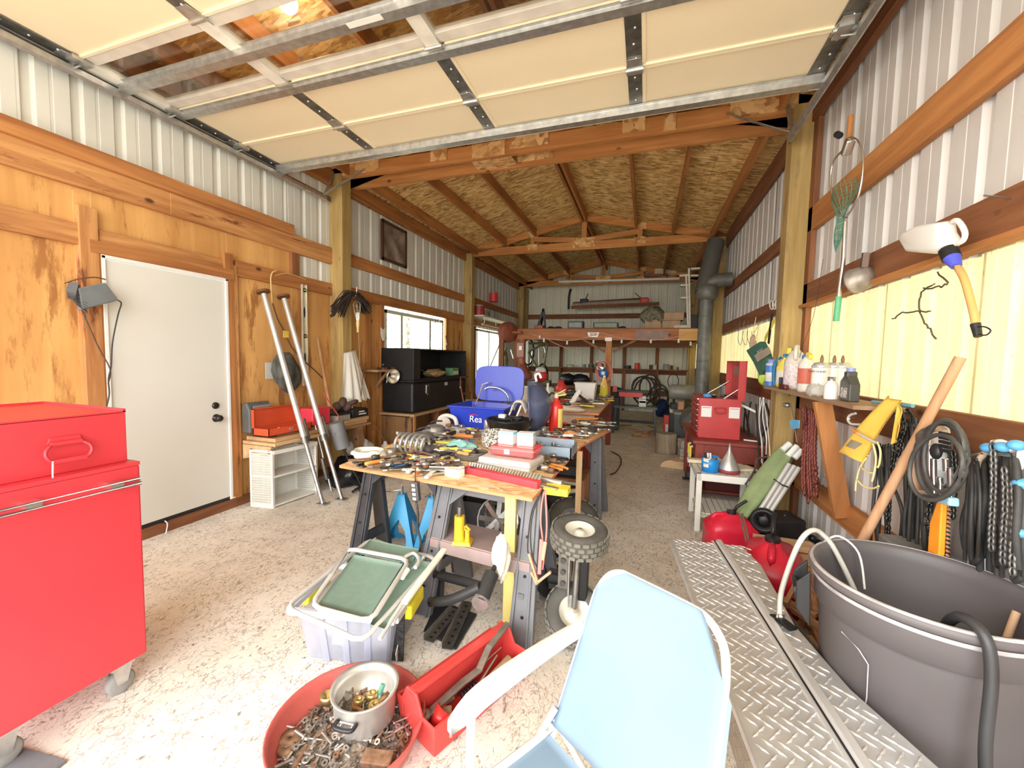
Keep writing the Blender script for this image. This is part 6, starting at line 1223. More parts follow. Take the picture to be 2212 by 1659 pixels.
for pts in ([bp(.05, b, .0125-.02*math.sin(math.pi*.12)*math.sin(math.pi*b)+.0005) for b in [i/14*.8+.18 for i in range(15)]], [bp(Wd-.05, b, .0125-.02*math.sin(math.pi*.12)*math.sin(math.pi*b)+.0005) for b in [i/14*.8+.18 for i in range(15)]], [bp(Wd*u_, .10+.03*abs(2*u_-1)**3, .0125-.02*math.sin(math.pi*u_)*.3) for u_ in [.14+i/14*.72 for i in range(15)]]): MB().tube(pts, .0014, 4).build('seam', STI, t_, 1)
fw = V((-.54, -.84, 0)); S0, S1 = BLp+Z1*.0, BRp
def seat(u_, v_): return S0.lerp(S1, u_)+fw*(.03+.40*v_)-Z1*(.012+.02*math.sin(math.pi*u_)*math.sin(math.pi*v_)-.02*v_)
MB().sheet(seat, 20, 16, th=.005).build('seat_sling', BLF, t_, 1)
MB().tube([S0-fw*.0, S0+fw*.2, S0+fw*.43+Z1*.01, S0+fw*.47+wdir*.03, S1+fw*.47-wdir*.03, S1+fw*.43+Z1*.01, S1+fw*.2, S1], .0105, 10, sub=3).build('seat_frame', WT_, t_, 1)
arm0, arm1 = bp(-.015, .42)+Z1*.01, P(985, 1540, z=.60)
for off, nm in ((V((0, 0, 0)), 0),):
    ad = (arm1-arm0); sd_ = Z1.cross(ad).normalized()
    def armf(s): # width and height along the armrest
        return .017+.008*math.sin(min(1, s*1.05)*math.pi*.62)**2
    m_ = MB(); vs = []; N_ = 16
    for k in range(N_+1):
        s = k/N_; p = arm0+off+ad*s*1.04+Z1*(.012*math.sin(s*math.pi)-.035*max(0, s-.8)**1.3*4); w_ = armf(s)*(1 if k < N_-1 else (.75 if k == N_-1 else .35)); vs += [p-sd_*w_+Z1*.0, p-sd_*w_*.8+Z1*.010, p+sd_*w_*.8+Z1*.010, p+sd_*w_, p+sd_*w_-Z1*.022, p-sd_*w_-Z1*.022]
    m_.add(vs, [(k*6+j, k*6+(j+1) % 6, (k+1)*6+(j+1) % 6, (k+1)*6+j) for k in range(N_) for j in range(6)]+[tuple(range(6)), tuple(range(N_*6, N_*6+6))[::-1]], True); m_.build('armrest', WHITEP, t_, 1)
    lp_ = arm0+off+ad*.90-Z1*.02; MB().cyl(lp_, V((lp_.x-.01, lp_.y+.0, .01)), .0115, n=12).build('leg', WT_, t_, 1)
    hg = BLp+(off if nm else V((0, 0, 0)))+Z1*.0; MB().cyl(hg+Z1*.05, V((lp_.x, lp_.y, .22)), .008, n=10).build('brace', WT_, t_, 1)
    MB().cyl(BLp+off+Z1*.02, BLp+off-fw*.22-Z1*(BB_-.03), .0105, n=10).build('leg', WT_, t_, 1)
    m_ = MB(); m_.prism([hg+V((-.01, 0, .06)), hg+V((-.05, -.05, 0)), hg+V((.0, 0, -.03)), hg+V((.02, .03, .02))], sd_*.004); m_.build('hinge_plate', CHR, t_, 1)
# diamond plate truck box
h_ = .42; q0, q1, q2, q3 = V((.17, 2.46, h_)), V((.345, .80, h_)), V((.86, .86, h_)), V((.615, 2.52, h_))
t_ = thing('diamond_plate_box', 'long aluminium diamond plate truck box with a centre rail at the right foreground', 'truck box', (.48, 1.7, 0))
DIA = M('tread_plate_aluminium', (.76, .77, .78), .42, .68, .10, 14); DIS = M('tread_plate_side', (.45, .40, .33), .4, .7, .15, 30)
ex = (q2-q1).normalized(); ey = (q0-q1).normalized(); W_ = (q2-q1).length; L_ = (q0-q1).length
m_ = MB(); s0 = [q0+V((.10, -.04, -.02)), q1+V((.07, .03, -.02)), q2+V((-.08, .03, -.02)), q3+V((-.09, -.04, -.02))]; fl = [V((p.x+(.02 if i < 2 else -.02), p.y, .003)) for i, p in enumerate(s0)]
m_.add(s0+fl, [(0, 1, 5, 4), (1, 2, 6, 5), (2, 3, 7, 6), (3, 0, 4, 7), (4, 5, 6, 7)]); m_.build('box_body', DIS, t_, 1)
def RB(y): return .86 if y < .9 else (.86-.07*(y-.9)/.3 if y < 1.2 else (.79-.13*(y-1.2)/.3 if y < 1.5 else (.66-.06*(y-1.5)/.3 if y < 1.8 else .60)))
def lid(a0, a1, nm):
    pts = [q1+ex*a0, q1+ex*a1, q1+ex*a1+ey*L_, q1+ex*a0+ey*L_]
    if nm: pts = [q1+ex*a0, q1+ex*a1, V((.79, 1.2, h_)), V((.66, 1.50, h_)), V((.60, 1.80, h_)), V((.60, 2.3, h_)), V((.55, 2.51, h_)), q1+ex*a0+ey*L_]
    return MB().prism([p-Z1*.03 for p in pts], (0, 0, .03)).build('lid_panel', DIA, t_, 1, bev=.004)
lid(0, W_*.47, 0); lid(W_*.53, W_, 1)
m_ = MB(); g = MB(); nx = 0; row = 0; a = .03
while a < W_-.012:
    b = .02+(.0 if row % 2 else .021)
    while b < L_-.01:
        if not (W_*.45 < a < W_*.55) and (q1+ex*a+ey*b).x < RB((q1+ex*a+ey*b).y)-.02:
            an = .75 if ((row+int(b/.042)) % 2) else -.75; c0_ = q1+ex*a+ey*b+Z1*.0005; d_ = (ex*math.cos(an)+ey*math.sin(an)); s_ = Z1.cross(d_)
            g.add([c0_-d_*.019, c0_+s_*.0048, c0_+d_*.019, c0_-s_*.0048, c0_+Z1*.0034-d_*.009, c0_+Z1*.0034+d_*.009], [(0, 3, 4), (3, 2, 5), (3, 5, 4), (2, 1, 5), (1, 0, 4), (1, 4, 5)], False)
        b += .042
    a += .021; row += 1
tag(g.build('raised_lugs', DIA, t_, 1), kind='stuff')
g = MB(); row = 0; z = .05
while z < h_-.04:
    b = .1+(.0 if row % 2 else .025)
    while b < L_-.1:
        k = b/L_; p = s0[1].lerp(s0[0], k); f_ = fl[1].lerp(fl[0], k); c0_ = f_.lerp(p, z/(h_-.02))-ex*.0008; an = .7 if ((row+int(b/.05)) % 2) else -.7; d_ = ey*math.cos(an)+Z1*math.sin(an); s_ = ex.cross(d_)
        g.add([c0_-d_*.013, c0_+s_*.0035, c0_+d_*.013, c0_-s_*.0035, c0_-ex*.002], [(0, 4, 1), (1, 4, 2), (2, 4, 3), (3, 4, 0)]); b += .05
    z += .025; row += 1
tag(g.build('side_lugs', DIS, t_, 1), kind='stuff')
cr_ = MB(); ra_ = q1+ex*W_*.5; rb_ = ra_+ey*(L_+.02); cr_.beam(ra_+Z1*.003, rb_+Z1*.003, .055, .006, Z1); cr_.beam(ra_+ex*.012+Z1*.010, rb_+ex*.012+Z1*.010, .022, .012, Z1); cr_.build('centre_rail', M('extruded_aluminium', (.85, .86, .87), .4, .6, .05), t_, 1)
MB().beam(ra_-ex*.012+Z1*.0065, rb_-ex*.012+Z1*.0065, .006, .004, Z1).build('rubber_gasket', BLACK, t_, 1)
p = P(1685, 1345, z=h_+.01); f = MB().prism([p+V(d_) for d_ in ((-.03, .03, 0), (.01, .04, 0), (.05, -.03, 0), (.02, -.05, 0))], (0, 0, .012)).build('latch', BLKM, t_, 1, bev=.003); MB().lathe([(0, 0), (.012, 0), (.012, .016), (.008, .02), (0, .02)], p+V((.005, .01, .012)), 14).build('lock_barrel', CHR, f, 1)
# trash can
TC = V((.893, 1.65, 0)); t_ = thing('trash_can', 'large dark grey plastic trash can with hoses hanging out, at the right foreground', 'trash can', TC)
CAN = M('weathered_can_plastic', (.12, .108, .112), .5, var=.15, scale=2.5, dirt=(.42, .39, .39), dirt_amt=.30)
MB().lathe([(0, .004), (.235, .004), (.245, .02), (.275, .60), (.280, .615), (.292, .62), (.296, .70), (.302, .715), (.314, .722), (.316, .738), (.306, .748), (.297, .748), (.287, .735), (.283, .70), (.278, .62), (.268, .59), (.235, .03), (0, .02)], TC, 64, mat=Matrix.Translation(TC) @ Matrix.Diagonal((.96, .96, 1, 1))).build('can_body', CAN, t_, 1)
MB().lathe([(.276, .700), (.279, .704), (.276, .708)], TC, 64).build('inner_ridge', CAN, t_, 1); MB().lathe([(.300, .737), (.298, .7475), (.292, .750), (.287, .7475), (.292, .7488)], TC, 64).build('worn_highlight_lip', M('scuffed_highlight', (.42, .40, .40), .45, var=.3, scale=14), t_, 1); MB().lathe([(.293, .70), (.295, .706), (.293, .712)], TC, 64).build('worn_highlight_ridge', M('scuffed_highlight', (0, 0, 0)), t_, 1);  # pale rings: worn plastic plus a rim highlight put into the colour
for an in (math.pi*.93,):
    d_ = V((math.cos(an), math.sin(an), 0)); s_ = V((-d_.y, d_.x, 0)); b_ = TC+d_*.30
    f = MB().prism([b_+s_*.055+Z1*.71, b_+s_*.055+d_*.04+Z1*.66, b_+s_*.05+d_*.035+Z1*.56, b_+s_*.045-d_*.01+Z1*.5], s_*-.014).build('handle_arm', BLACK, t_, 1, bev=.003)
    MB().prism([b_-s_*.055+Z1*.71, b_-s_*.055+d_*.04+Z1*.66, b_-s_*.05+d_*.035+Z1*.56, b_-s_*.045-d_*.01+Z1*.5], s_*.014).build('handle_arm', BLACK, t_, 1, bev=.003); MB().cyl(b_+s_*.05+d_*.035+Z1*.63, b_-s_*.05+d_*.035+Z1*.63, .012).build('grip', BLACK, t_, 1)
def cyp(an, z): r_ = .243+(.275-.243)*(z/.6)+.0012; return TC+V((r_*math.cos(an), r_*math.sin(an), z))
q = [cyp(3.55, .58), cyp(3.75, .56), cyp(3.85, .53), cyp(3.85, .42), cyp(3.8, .30), cyp(3.55, .30), cyp(3.35, .36), cyp(3.3, .40)]; MB().tube(q, .002, 5).build('moulded_panel_line', M('scuffed_highlight', (.4, .38, .38), .5), t_, 1)
t_ = thing('black_hose', 'thick black hose curving over the near rim of the trash can', 'hose', TC); MB().tube([TC+V((.02, -.05, .45)), TC+V((-.03, -.16, .66)), TC+V((-.045, -.24, .76)), TC+V((-.03, -.305, .755)), TC+V((-.02, -.325, .66)), TC+V((-.02, -.33, .45)), TC+V((-.01, -.36, .2)), TC+V((-.03, -.36, .04))], .0135, 12, sub=6).build('hose', M('black_hose_rubber', (.035, .035, .038), .45), t_, 1)
t_ = thing('grey_hose', 'grey plastic hose looping over the left rim of the trash can', 'hose', TC); MB().tube([TC+V((-.05, .12, .45)), TC+V((-.15, .20, .70)), TC+V((-.20, .22, .775)), TC+V((-.25, .20, .79)), TC+V((-.30, .17, .73)), TC+V((-.345, .16, .55)), TC+V((-.35, .15, .45)), TC+V((-.36, .16, .43))], .0095, 10, sub=6).build('hose', M('grey_hose_plastic', (.52, .51, .46), .4), t_, 1)
o = MB().tube([TC+V((-.20, .22, .74)), TC+V((-.14, .24, .77)), TC+V((-.08, .22, .72)), TC+V((-.07, .18, .6))], .004, 6, sub=5).build('white_string', WHITEP); tag(o, 'thin white cord looped over the far rim of the trash can', 'cord')
o = MB().cyl(TC+V((.1, -.1, .35)), TC+V((.25, .02, .68)), .010, n=8).build('pale_stick', M('pale_stick_wood', (.6, .4, .25), .7)); tag(o, 'pale wooden stick standing inside the trash can', 'stick')
# ================================================================== right side
t_ = thing('wall_shelf', 'brown plank shelf full of spray bottles fixed to the right wall girt', 'shelf', (1.1, 3.2, 1.22)); SB_ = wood('shelf_plank', (.28, .17, .10), (.46, .31, .2), 1)
MB().prism([(1.0, 2.46, 1.222), (1.215, 2.46, 1.222), (1.215, 3.97, 1.222), (1.06, 3.97, 1.222), (1.06, 4.1, 1.222), (1.0, 4.1, 1.222)], (0, 0, .022)).build('board', SB_, t_, 1, bev=.003)
MB().beam((1.05, 2.98, 1.22), (1.20, 2.98, .50), .09, .035, (0, 1, 0)).build('brace', WD[2], t_, 1); ZS = 1.2445
def onshelf(px, py, x=1.10): q = P(px, py, x=x); return V((x, q.y, ZS))
def bottle(px, x, prof, mat, lab, nm='spray_bottle', cat='bottle', extra=(), n=18, sy=1.0):
    c = onshelf(px, 840, x); t_ = thing(nm, lab, cat, c); MB().lathe(prof, c, n, sy=sy).build('bottle_body', mat, t_, 1)
    for nm2, pr, m_ in extra: MB().lathe(pr, c, n, sy=sy).build(nm2, m_, t_, 1)
    return t_, c
BLc = M('label_blue', (.05, .2, .65), .4); PW = M('milk_white_plastic', (.75, .73, .70), .35); YLC = M('spray_yellow', (.88, .76, .12), .4); DKB = M('deep_blue_plastic', (.03, .2, .42), .3)
def cyl_p(r, h, sh=.03, nk=.5): return [(0, 0), (r, 0), (r, h-sh), (r*nk, h-.003), (r*nk*.8, h), (0, h)]
t_, c = bottle(1664, 1.06, [(0, 0), (.045, 0), (.045, .20), (0, .20)], PW, 'blue and white aerosol can at the left end of the plank shelf', 'aerosol_can', 'can', (('blue_label', [(.0455, .0), (.0455, .04)], BLc), ('blue_label', [(.0455, .12), (.0455, .18)], BLc), ('cap', [(.0, .235), (.032, .235), (.034, .20)], M('cap_blue', (.25, .3, .65), .4))))
t_, c = bottle(1691, 1.12, [(0, 0), (.05, 0), (.055, .02), (.055, .17), (.03, .22), (.018, .24), (.018, .27), (0, .27)], YLC, 'spray bottle with a yellow trigger head and blue hose on the plank shelf', extra=(('white_label', [(.0555, .03), (.0555, .14)], PW), ('collar', [(.02, .25), (.022, .28), (0, .285)], DKB)))
MB().prism([c+V(p) for p in ((0, -.05, .28), (0, .035, .28), (0, .045, .31), (0, .02, .335), (0, -.06, .33))], (.03, 0, 0)).build('trigger_head', YLC, t_, 1, bev=.004); MB().tube([c+V((-.03, -.02, .25)), c+V((-.06, .03, .20)), c+V((-.06, .05, .08)), c+V((-.05, .05, .01))], .014, 8, sub=3).build('hose', DKB, t_, 1)
t_ = thing('trigger_gun', 'black and dark red trigger gun lying in front of the yellow spray bottle', 'tool', onshelf(1692, 845, 1.04)); c = onshelf(1690, 845, 1.04); MB().beam(c+V((0, .05, .02)), c+V((0, -.10, .02)), .03, .035, Z1).build('barrel', M('maroon_plastic', (.12, .02, .02), .4), t_, 1, bev=.006); MB().beam(c+V((0, .05, 0)), c+V((0, .055, .09)), .025, .025).build('grip', BLACK, t_, 1, bev=.005)
t_, c = bottle(1715, 1.12, [(0, 0), (.07, 0), (.075, .02), (.075, .22), (.05, .28), (.022, .31), (.022, .345), (0, .35)], M('dusty_white_jug', (.62, .58, .52), .4), 'large white jug with a moulded handle and pale label on the plank shelf', 'jug', 'jug', (('label', [(.0755, .02), (.0755, .20)], M('pinkish_label', (.70, .62, .66), .5, var=.3, scale=60)),)); MB().tube([c+V((-.02, -.06, .22)), c+V((-.03, -.085, .27)), c+V((-.02, -.05, .33)), c+V((0, -.01, .335))], .012, 8, sub=3).build('jug_handle', PW, t_, 1)
t_, c = bottle(1740, 1.10, [(0, 0), (.05, 0), (.052, .02), (.052, .20), (.03, .235), (.02, .25), (0, .255)], PW, 'white spray bottle with a red label and blue and yellow head on the plank shelf', extra=(('red_label', [(.0525, .06), (.0525, .17)], M('label_red_faded', (.62, .15, .10), .5)),)); MB().ball(c+V((0, .04, .25)), .024).build('blue_knob', BLc, t_, 1); MB().beam(c+V((0, .0, .27)), c+V((0, -.07, .25)), .03, .03).build('yellow_trigger', YLC, t_, 1, bev=.005)
SIL = M('spray_can_silver', (.62, .62, .60), .25, .5, .1); 
for px, x, lab, tx in ((1771, 1.06, 'paint aerosol can with lettering behind a clear bag on the plank shelf', 1), (1798, 1.13, 'plain white aerosol can in the middle of the plank shelf', 0), (1816, 1.17, 'aerosol can at the back right of the plank shelf, without a bag', 0)):
    t_, c = bottle(px, x, [(0, 0), (.048, 0), (.05, .003), (.05, .185), (.052, .19), (.036, .21), (.02, .215), (0, .215)], SIL, lab, 'aerosol_can', 'can', (('label', [(.0505, .01), (.0505, .18)], PW), ('nozzle', [(.008, .21), (.01, .235), (.004, .26), (0, .26)], TM['rusty'])))
    if tx: text('lettering', 'RUST-OLEUM', .016, BLACK, t_, c+V((-.035, -.0375, .155)), face_rot((-.68, -.73, 0)), w=True)
t_, c = bottle(1795, 1.03, [(0, 0), (.032, 0), (.034, .01), (.034, .08), (.02, .10), (.016, .125), (0, .125)], PW, 'small white bottle in front of the aerosol cans', 'small_bottle', 'bottle', (('cap', [(.019, .105), (.019, .13), (0, .13)], TM['steel']),))
c = onshelf(1762, 850, 1.03); o = heap('clear_bag', 'crumpled clear plastic bag in front of the lettered aerosol can', 'bag', c+Z1*.035, .055, translucent('clear_bag', (.8, .8, .78), .4, alpha=.45), 77, (.9, 1.2, .8), 24)
c = onshelf(1833, 855, 1.08); t_ = thing('oil_bottle', 'black oil bottle with a blue cap at the right end of the plank shelf', 'bottle', c); b_ = [(0, .06, 0), (0, -.06, 0), (0, -.06, .095), (0, -.02, .14), (0, -.02, .165), (0, .02, .165), (0, .02, .14), (0, .06, .11)]
MB().prism([c+V(p)-V((.022, 0, 0)) for p in b_], (.05, 0, 0)).build('bottle_body', M('oil_black', (.06, .06, .055), .4), t_, 1, bev=.006); MB().cyl(c+V((.003, 0, .165)), c+V((.003, 0, .185)), .021).build('cap', M('cap_blue', (0, 0, 0)), t_, 1); MB().bb(c+V((-.0235, -.035, .02)), c+V((-.0225, .04, .075))).build('label', M('grey_label', (.4, .38, .36), .5, var=.8, scale=70), t_, 1)
# fishing gear
o = MB().tube([P(1705, 855, x=1.08), P(1735, 745, x=1.14), P(1758, 680, x=1.17), P(1778, 560, x=1.19)], [.004, .003, .002, .0015], 6, sub=3).build('fishing_rod', BLKM); tag(o, 'thin fishing rod standing on the plank shelf and leaning on the wall', 'fishing rod')
t_ = thing('landing_net', 'landing net with green mesh and aluminium handle hanging on the upper right girt', 'net', P(1830, 400, x=1.13))
MB().cyl(P(1822, 560, x=1.14), P(1812, 640, x=1.14), .012, n=12).build('handle_tube', CHR, t_, 1); MB().cyl(P(1826, 480, x=1.14), P(1822, 560, x=1.14), .013, n=12).build('handle_tube', CHR, t_, 1)
g = MB(); A_, B_ = P(1812, 640, x=1.14), P(1806, 694, x=1.14); g.cyl(A_, B_, .017, n=12)
for k in range(7): p = A_.lerp(B_, .1+k*.13); g.cyl(p+V((0, .012, 0)), p+V((0, .03, -.006)), .007, .003, n=6)
g.build('green_grip', M('grip_green', (.12, .45, .25), .5), t_, 1)
MB().tube([P(*p, x=1.13) for p in ((1828, 470), (1852, 430), (1864, 370), (1862, 320), (1845, 298), (1828, 300))], .006, 8, sub=4).build('hoop', CHR, t_, 1); MB().tube([P(*p, x=1.10) for p in ((1824, 470), (1800, 430), (1794, 390), (1800, 350), (1820, 325))], .006, 8, sub=4).build('hoop', CHR, t_, 1)
MB().cyl(P(1838, 250, x=1.16), P(1834, 300, x=1.14), .015, n=10).build('wooden_knob', WD[2], t_, 1); MB().beam(P(1838, 300, x=1.12), P(1826, 335, x=1.12), .05, .05).build('yoke', CHR, t_, 1, bev=.01); MB().cyl(P(1808, 290, x=1.14), P(1814, 293, x=1.14), .02).build('clip', BLACK, t_, 1)
net = MB(); top_ = P(1826, 395, x=1.12)
for k in range(16):
    an = k/16*6.283; pts = []
    for j in range(8): s = j/7; r_ = .09*(1-s)**.8*(1+.4*math.sin(3*s*math.pi)); c = P(1827-22*s, 395+150*s, x=1.12); pts.append(c+V((r_*.5*math.cos(an+s*2), r_*math.sin(an+s*2), 0)))
    net.tube(pts, .0016, 3)
for j in range(1, 22):
    s = j/22; r_ = .09*(1-s)**.8*(1+.4*math.sin(3*s*math.pi)); c = P(1827-22*s, 395+150*s, x=1.12); net.tube([c+V((r_*.5*math.cos(a), r_*math.sin(a), 0)) for a in [q*.5236 for q in range(12)]], .0014, 3, closed=True)
net.build('mesh_bag', M('net_green', (.10, .30, .20), .8), t_, 1)['kind'] = 'stuff'
# jug funnel
t_ = thing('jug_funnel', 'white plastic jug with a blue collar and tan spout hose hung on the right wall', 'jug', P(2020, 520, x=1.13)); JP = M('jug_plastic', (.78, .76, .74), .35, var=.03)
q = [P(*p, x=1.12) for p in ((1966, 515), (1978, 497), (2012, 482), (2068, 474), (2072, 500), (2085, 520), (2066, 545), (2030, 549), (1985, 545))]; m_ = MB(); n_ = len(q); cc_ = sum(q, V())/n_
vs = [p+V((0, 0, 0)) for p in q]+[cc_.lerp(p, .86)+V((-.06, 0, 0)) for p in q]; fs = [tuple(range(n_)), tuple(range(n_, 2*n_))[::-1]]+[(i, n_+i, n_+(i+1) % n_, (i+1) % n_) for i in range(n_)]; m_.add(vs, fs, True).build('jug_body', JP, t_, 1, bev=.012)
MB().tube([P(*p, x=1.10) for p in ((2052, 482), (2068, 476), (2084, 500), (2080, 520), (2058, 530))], .009, 8, sub=3).build('jug_handle', JP, t_, 1); MB().cyl(P(2048, 540, x=1.09), P(2056, 558, x=1.09), .028, n=16).build('collar', BLACK, t_, 1); MB().cyl(P(2056, 556, x=1.09), P(2066, 575, x=1.09), .026, .016, n=16).build('blue_collar', M('collar_blue', (.08, .10, .6), .4), t_, 1)
MB().tube([P(*p, x=1.09) for p in ((2065, 572), (2082, 600), (2094, 640), (2104, 680), (2108, 702))], .0115, 10, sub=3).build('spout_hose', M('tan_hose', (.62, .36, .12), .5), t_, 1); MB().cyl(P(2107, 700, x=1.09), P(2113, 727, x=1.09), .014, .011, n=12).build('nozzle', BLACK, t_, 1); MB().tube([P(*p, x=1.08) for p in ((2112, 706), (2128, 706), (2140, 714), (2130, 724), (2114, 722))], .0025, 5, sub=3).build('cap_strap', BLACK, t_, 1); MB().cyl(P(1967, 518, x=1.10), P(1970, 526, x=1.10), .012).build('red_opening', M('tool_red', (0, 0, 0)), t_, 1)
c = P(1855, 604, x=1.16); t_ = thing('reflector_lamp', 'grey scuffed round metal lamp hung on the lower right girt', 'lamp', c); MB().lathe([(.0, .07), (.05, .065), (.068, .03), (.072, -.03), (.074, -.03), (.078, -.03), (.062, -.02), (0, -.01)], c, 24, (.5, -.7, .2)).build('shade', M('scuffed_grey', (.36, .32, .28), .5, .5, .4, 12), t_, 1); MB().beam(c+V((0, -.05, .06)), c+V((0, -.06, .14)), .03, .02).build('hanger', CHR, t_, 1)
for a, b, l in (((2125, 422), (2185, 428), 'long nail sticking out of the upper right girt'), ((1835, 905), (1850, 907), 'nail sticking out of the girt beside the white hook')): o = MB().cyl(P(*a, x=1.13), P(*b, x=1.22), .003, n=6).build('nail', TM['steel']); tag(o, l, 'nail')
# rod holders, hooks, sleeve
t_ = thing('white_hook', 'white plastic coated hook screwed to the girt left of the yellow sleeve', 'hook', P(1850, 908, x=1.16)); MB().tube([P(*p, x=1.13) for p in ((1848, 893), (1836, 897), (1832, 906), (1838, 915), (1855, 917), (1875, 917))], .007, 8, sub=4).build('hook', WHITEP, t_, 1)
o = MB().cyl(P(1885, 868, x=1.12), P(1972, 877, x=1.12), .008, n=12).build('blue_rod', M('dull_blue', (.15, .38, .5), .4)); tag(o, 'dull blue plastic tube resting along the girt behind the yellow sleeve', 'tube')
t_ = thing('yellow_sleeve', 'yellow fabric sleeve with a grey smear hanging from a hook on the right wall', 'sleeve', P(1900, 930, x=1.1)); a0, a1, b0, b1 = P(1920, 855, x=1.10), P(1948, 865, x=1.10), P(1820, 978, x=1.04), P(1868, 1000, x=1.04)
YS = M('yellow_sleeve_cloth', (.75, .48, .08), .8, var=.08, bmp=.05)
MB().sheet(lambda u_, v_: (a0.lerp(a1, u_).lerp(b0.lerp(b1, u_), v_)+V((-.05*math.sin(math.pi*u_)*(.4+.6*v_)+.006*math.sin(9*u_+3*v_), .012*math.sin(4*v_), .018*math.sin(math.pi*u_)*v_))), 16, 20, th=.004).build('fabric', YS, t_, 1); MB().sheet(lambda u_, v_: (a0.lerp(a1, u_).lerp(b0.lerp(b1, u_), .74+.12*v_)+V((-.05*math.sin(math.pi*u_)*(.4+.6*(.74+.12*v_))-.004, 0, .018*math.sin(math.pi*u_)*.8))), 16, 3).build('grey_smear', M('smear_grey', (.25, .22, .16), .9), t_, 1)
q = [P(*p, x=1.06) for p in ((1940, 870), (1950, 920), (1945, 945), (1925, 960))]; MB().sheet(lambda u_, v_: q[0].lerp(q[3], v_).lerp(q[1].lerp(q[2], v_), u_)+V((.01*math.sin(5*u_), 0, 0)), 8, 8, th=.004).build('fabric', YS, t_, 1)
t_ = thing('grey_stick_hook', 'grey tube with an orange tip pushed through the yellow sleeve', 'tube', P(1870, 950, x=1.03)); MB().cyl(P(1845, 932, x=1.0), P(1893, 957, x=1.03), .006).build('tube', M('grey_tube', (.5, .48, .45), .5), t_, 1); MB().cyl(P(1842, 929, x=1.0), P(1852, 936, x=1.0), .0075).build('orange_tip', HM['orange'], t_, 1)
YR = M('yellow_rope', (.85, .75, .35), .7)
for i, pts in enumerate((((1885, 955), (1892, 985), (1890, 1015), (1884, 1040)), ((1895, 955), (1902, 975), (1900, 1000), (1896, 1010)), ((1875, 985), (1858, 1010), (1850, 1040), (1848, 1060)), ((1860, 1010), (1875, 1020), (1888, 1022)), ((1850, 1035), (1865, 1050), (1885, 1055), (1898, 1050)))):
    o = MB().tube([P(*p, x=1.03) for p in pts], .0045, 6, sub=4).build('yellow_rope', YR); tag(o, ('first', 'second', 'third', 'fourth', 'lowest')[i]+' strand from the left of the pale yellow rope hanging below the yellow sleeve', 'rope')
# leaning wooden pole
o = MB().cyl(P(1845, 1200, y=2.12), P(2075, 772, x=1.14), .0185, .0175, n=16).build('wooden_pole', wood('pole_wood', (.42, .22, .11), (.62, .38, .22), 2, 30, knots=False)); tag(o, 'thick brown wooden pole leaning on the right wall behind the trash can', 'pole'); 
# chains, cords and straps hanging along the right wall
def chain(name, lab, pts, mat, link=.028, r=.0042, group=None):
    q = smoothpts([V(p) for p in pts], 12); t_ = thing(name, lab, 'chain', q[0], group=group); L = 0; d_ = []; s = 0; i = 0; k = 0; cur = q[0]
    g = None
    while i < len(q)-1:
        seg = (q[i+1]-cur)
        if seg.length < link*.72: i += 1; cur = cur if i >= len(q) else cur; 
        if i >= len(q)-1: break
        dr = (q[i+1]-cur)
        if dr.length < 1e-6: i += 1; continue
        dr.normalize(); c = cur+dr*link*.36; side, up = _frame(dr); sd2 = side if k % 2 else up
        if g is None:
            lp = [V((math.cos(a)*link*.5, math.sin(a)*link*.27, 0)) for a in [j*.7854 for j in range(8)]]; g = MB().tube(lp, r, 5, closed=True).build('link', mat); WM.pop(g)
            ob = g
        else: ob = g.copy(); COL.objects.link(ob)
        z_ = dr.cross(sd2); ob.parent = t_; ob.matrix_local = WM[t_].inverted() @ (Matrix.Translation(c) @ Matrix((dr, sd2, z_)).transposed().to_4x4()); WM[ob] = WM[t_]
        cur = cur+dr*link*.72; k += 1
        if k > 90: break
    return t_
CHD = M('black_chain', (.07, .07, .07), .35, .8, .3); 
chain('chain', 'heavy dark chain hanging left of the leaning pole beside the yellow sleeve', [P(*p, x=1.10) for p in ((1938, 885), (1937, 930), (1932, 980), (1925, 1030), (1920, 1090), (1918, 1150), (1915, 1190))], CHD)
chain('chain', 'dark chain with a big hook hanging from the girt just behind the leaning pole', [P(*p, x=1.12) for p in ((1960, 885), (1975, 910), (1982, 940), (1975, 975))], CHD)
chain('chain', 'dark chain bunch hanging beside the girt end above the yellow rope', [P(*p, x=1.08) for p in ((1945, 885), (1955, 920), (1946, 950), (1938, 985))], CHD)
RCH = M('red_chain', (.25, .07, .055), .6, .3, .3)
for i, (x0, x1) in enumerate(((1738, 1745), (1750, 1752), (1760, 1766), (1745, 1757))): chain('chain', ('first', 'second', 'third', 'fourth')[i]+' red painted chain hanging under the plank shelf right of the wooden post', [P(x0+2*math.sin(k+i), 880+k*30+i*6, x=1.10+.01*i) for k in range(7)], RCH, .045, .007)
rc = random.Random(8); CB = M('black_strap', (.045, .045, .045), .6, var=.4, scale=20)
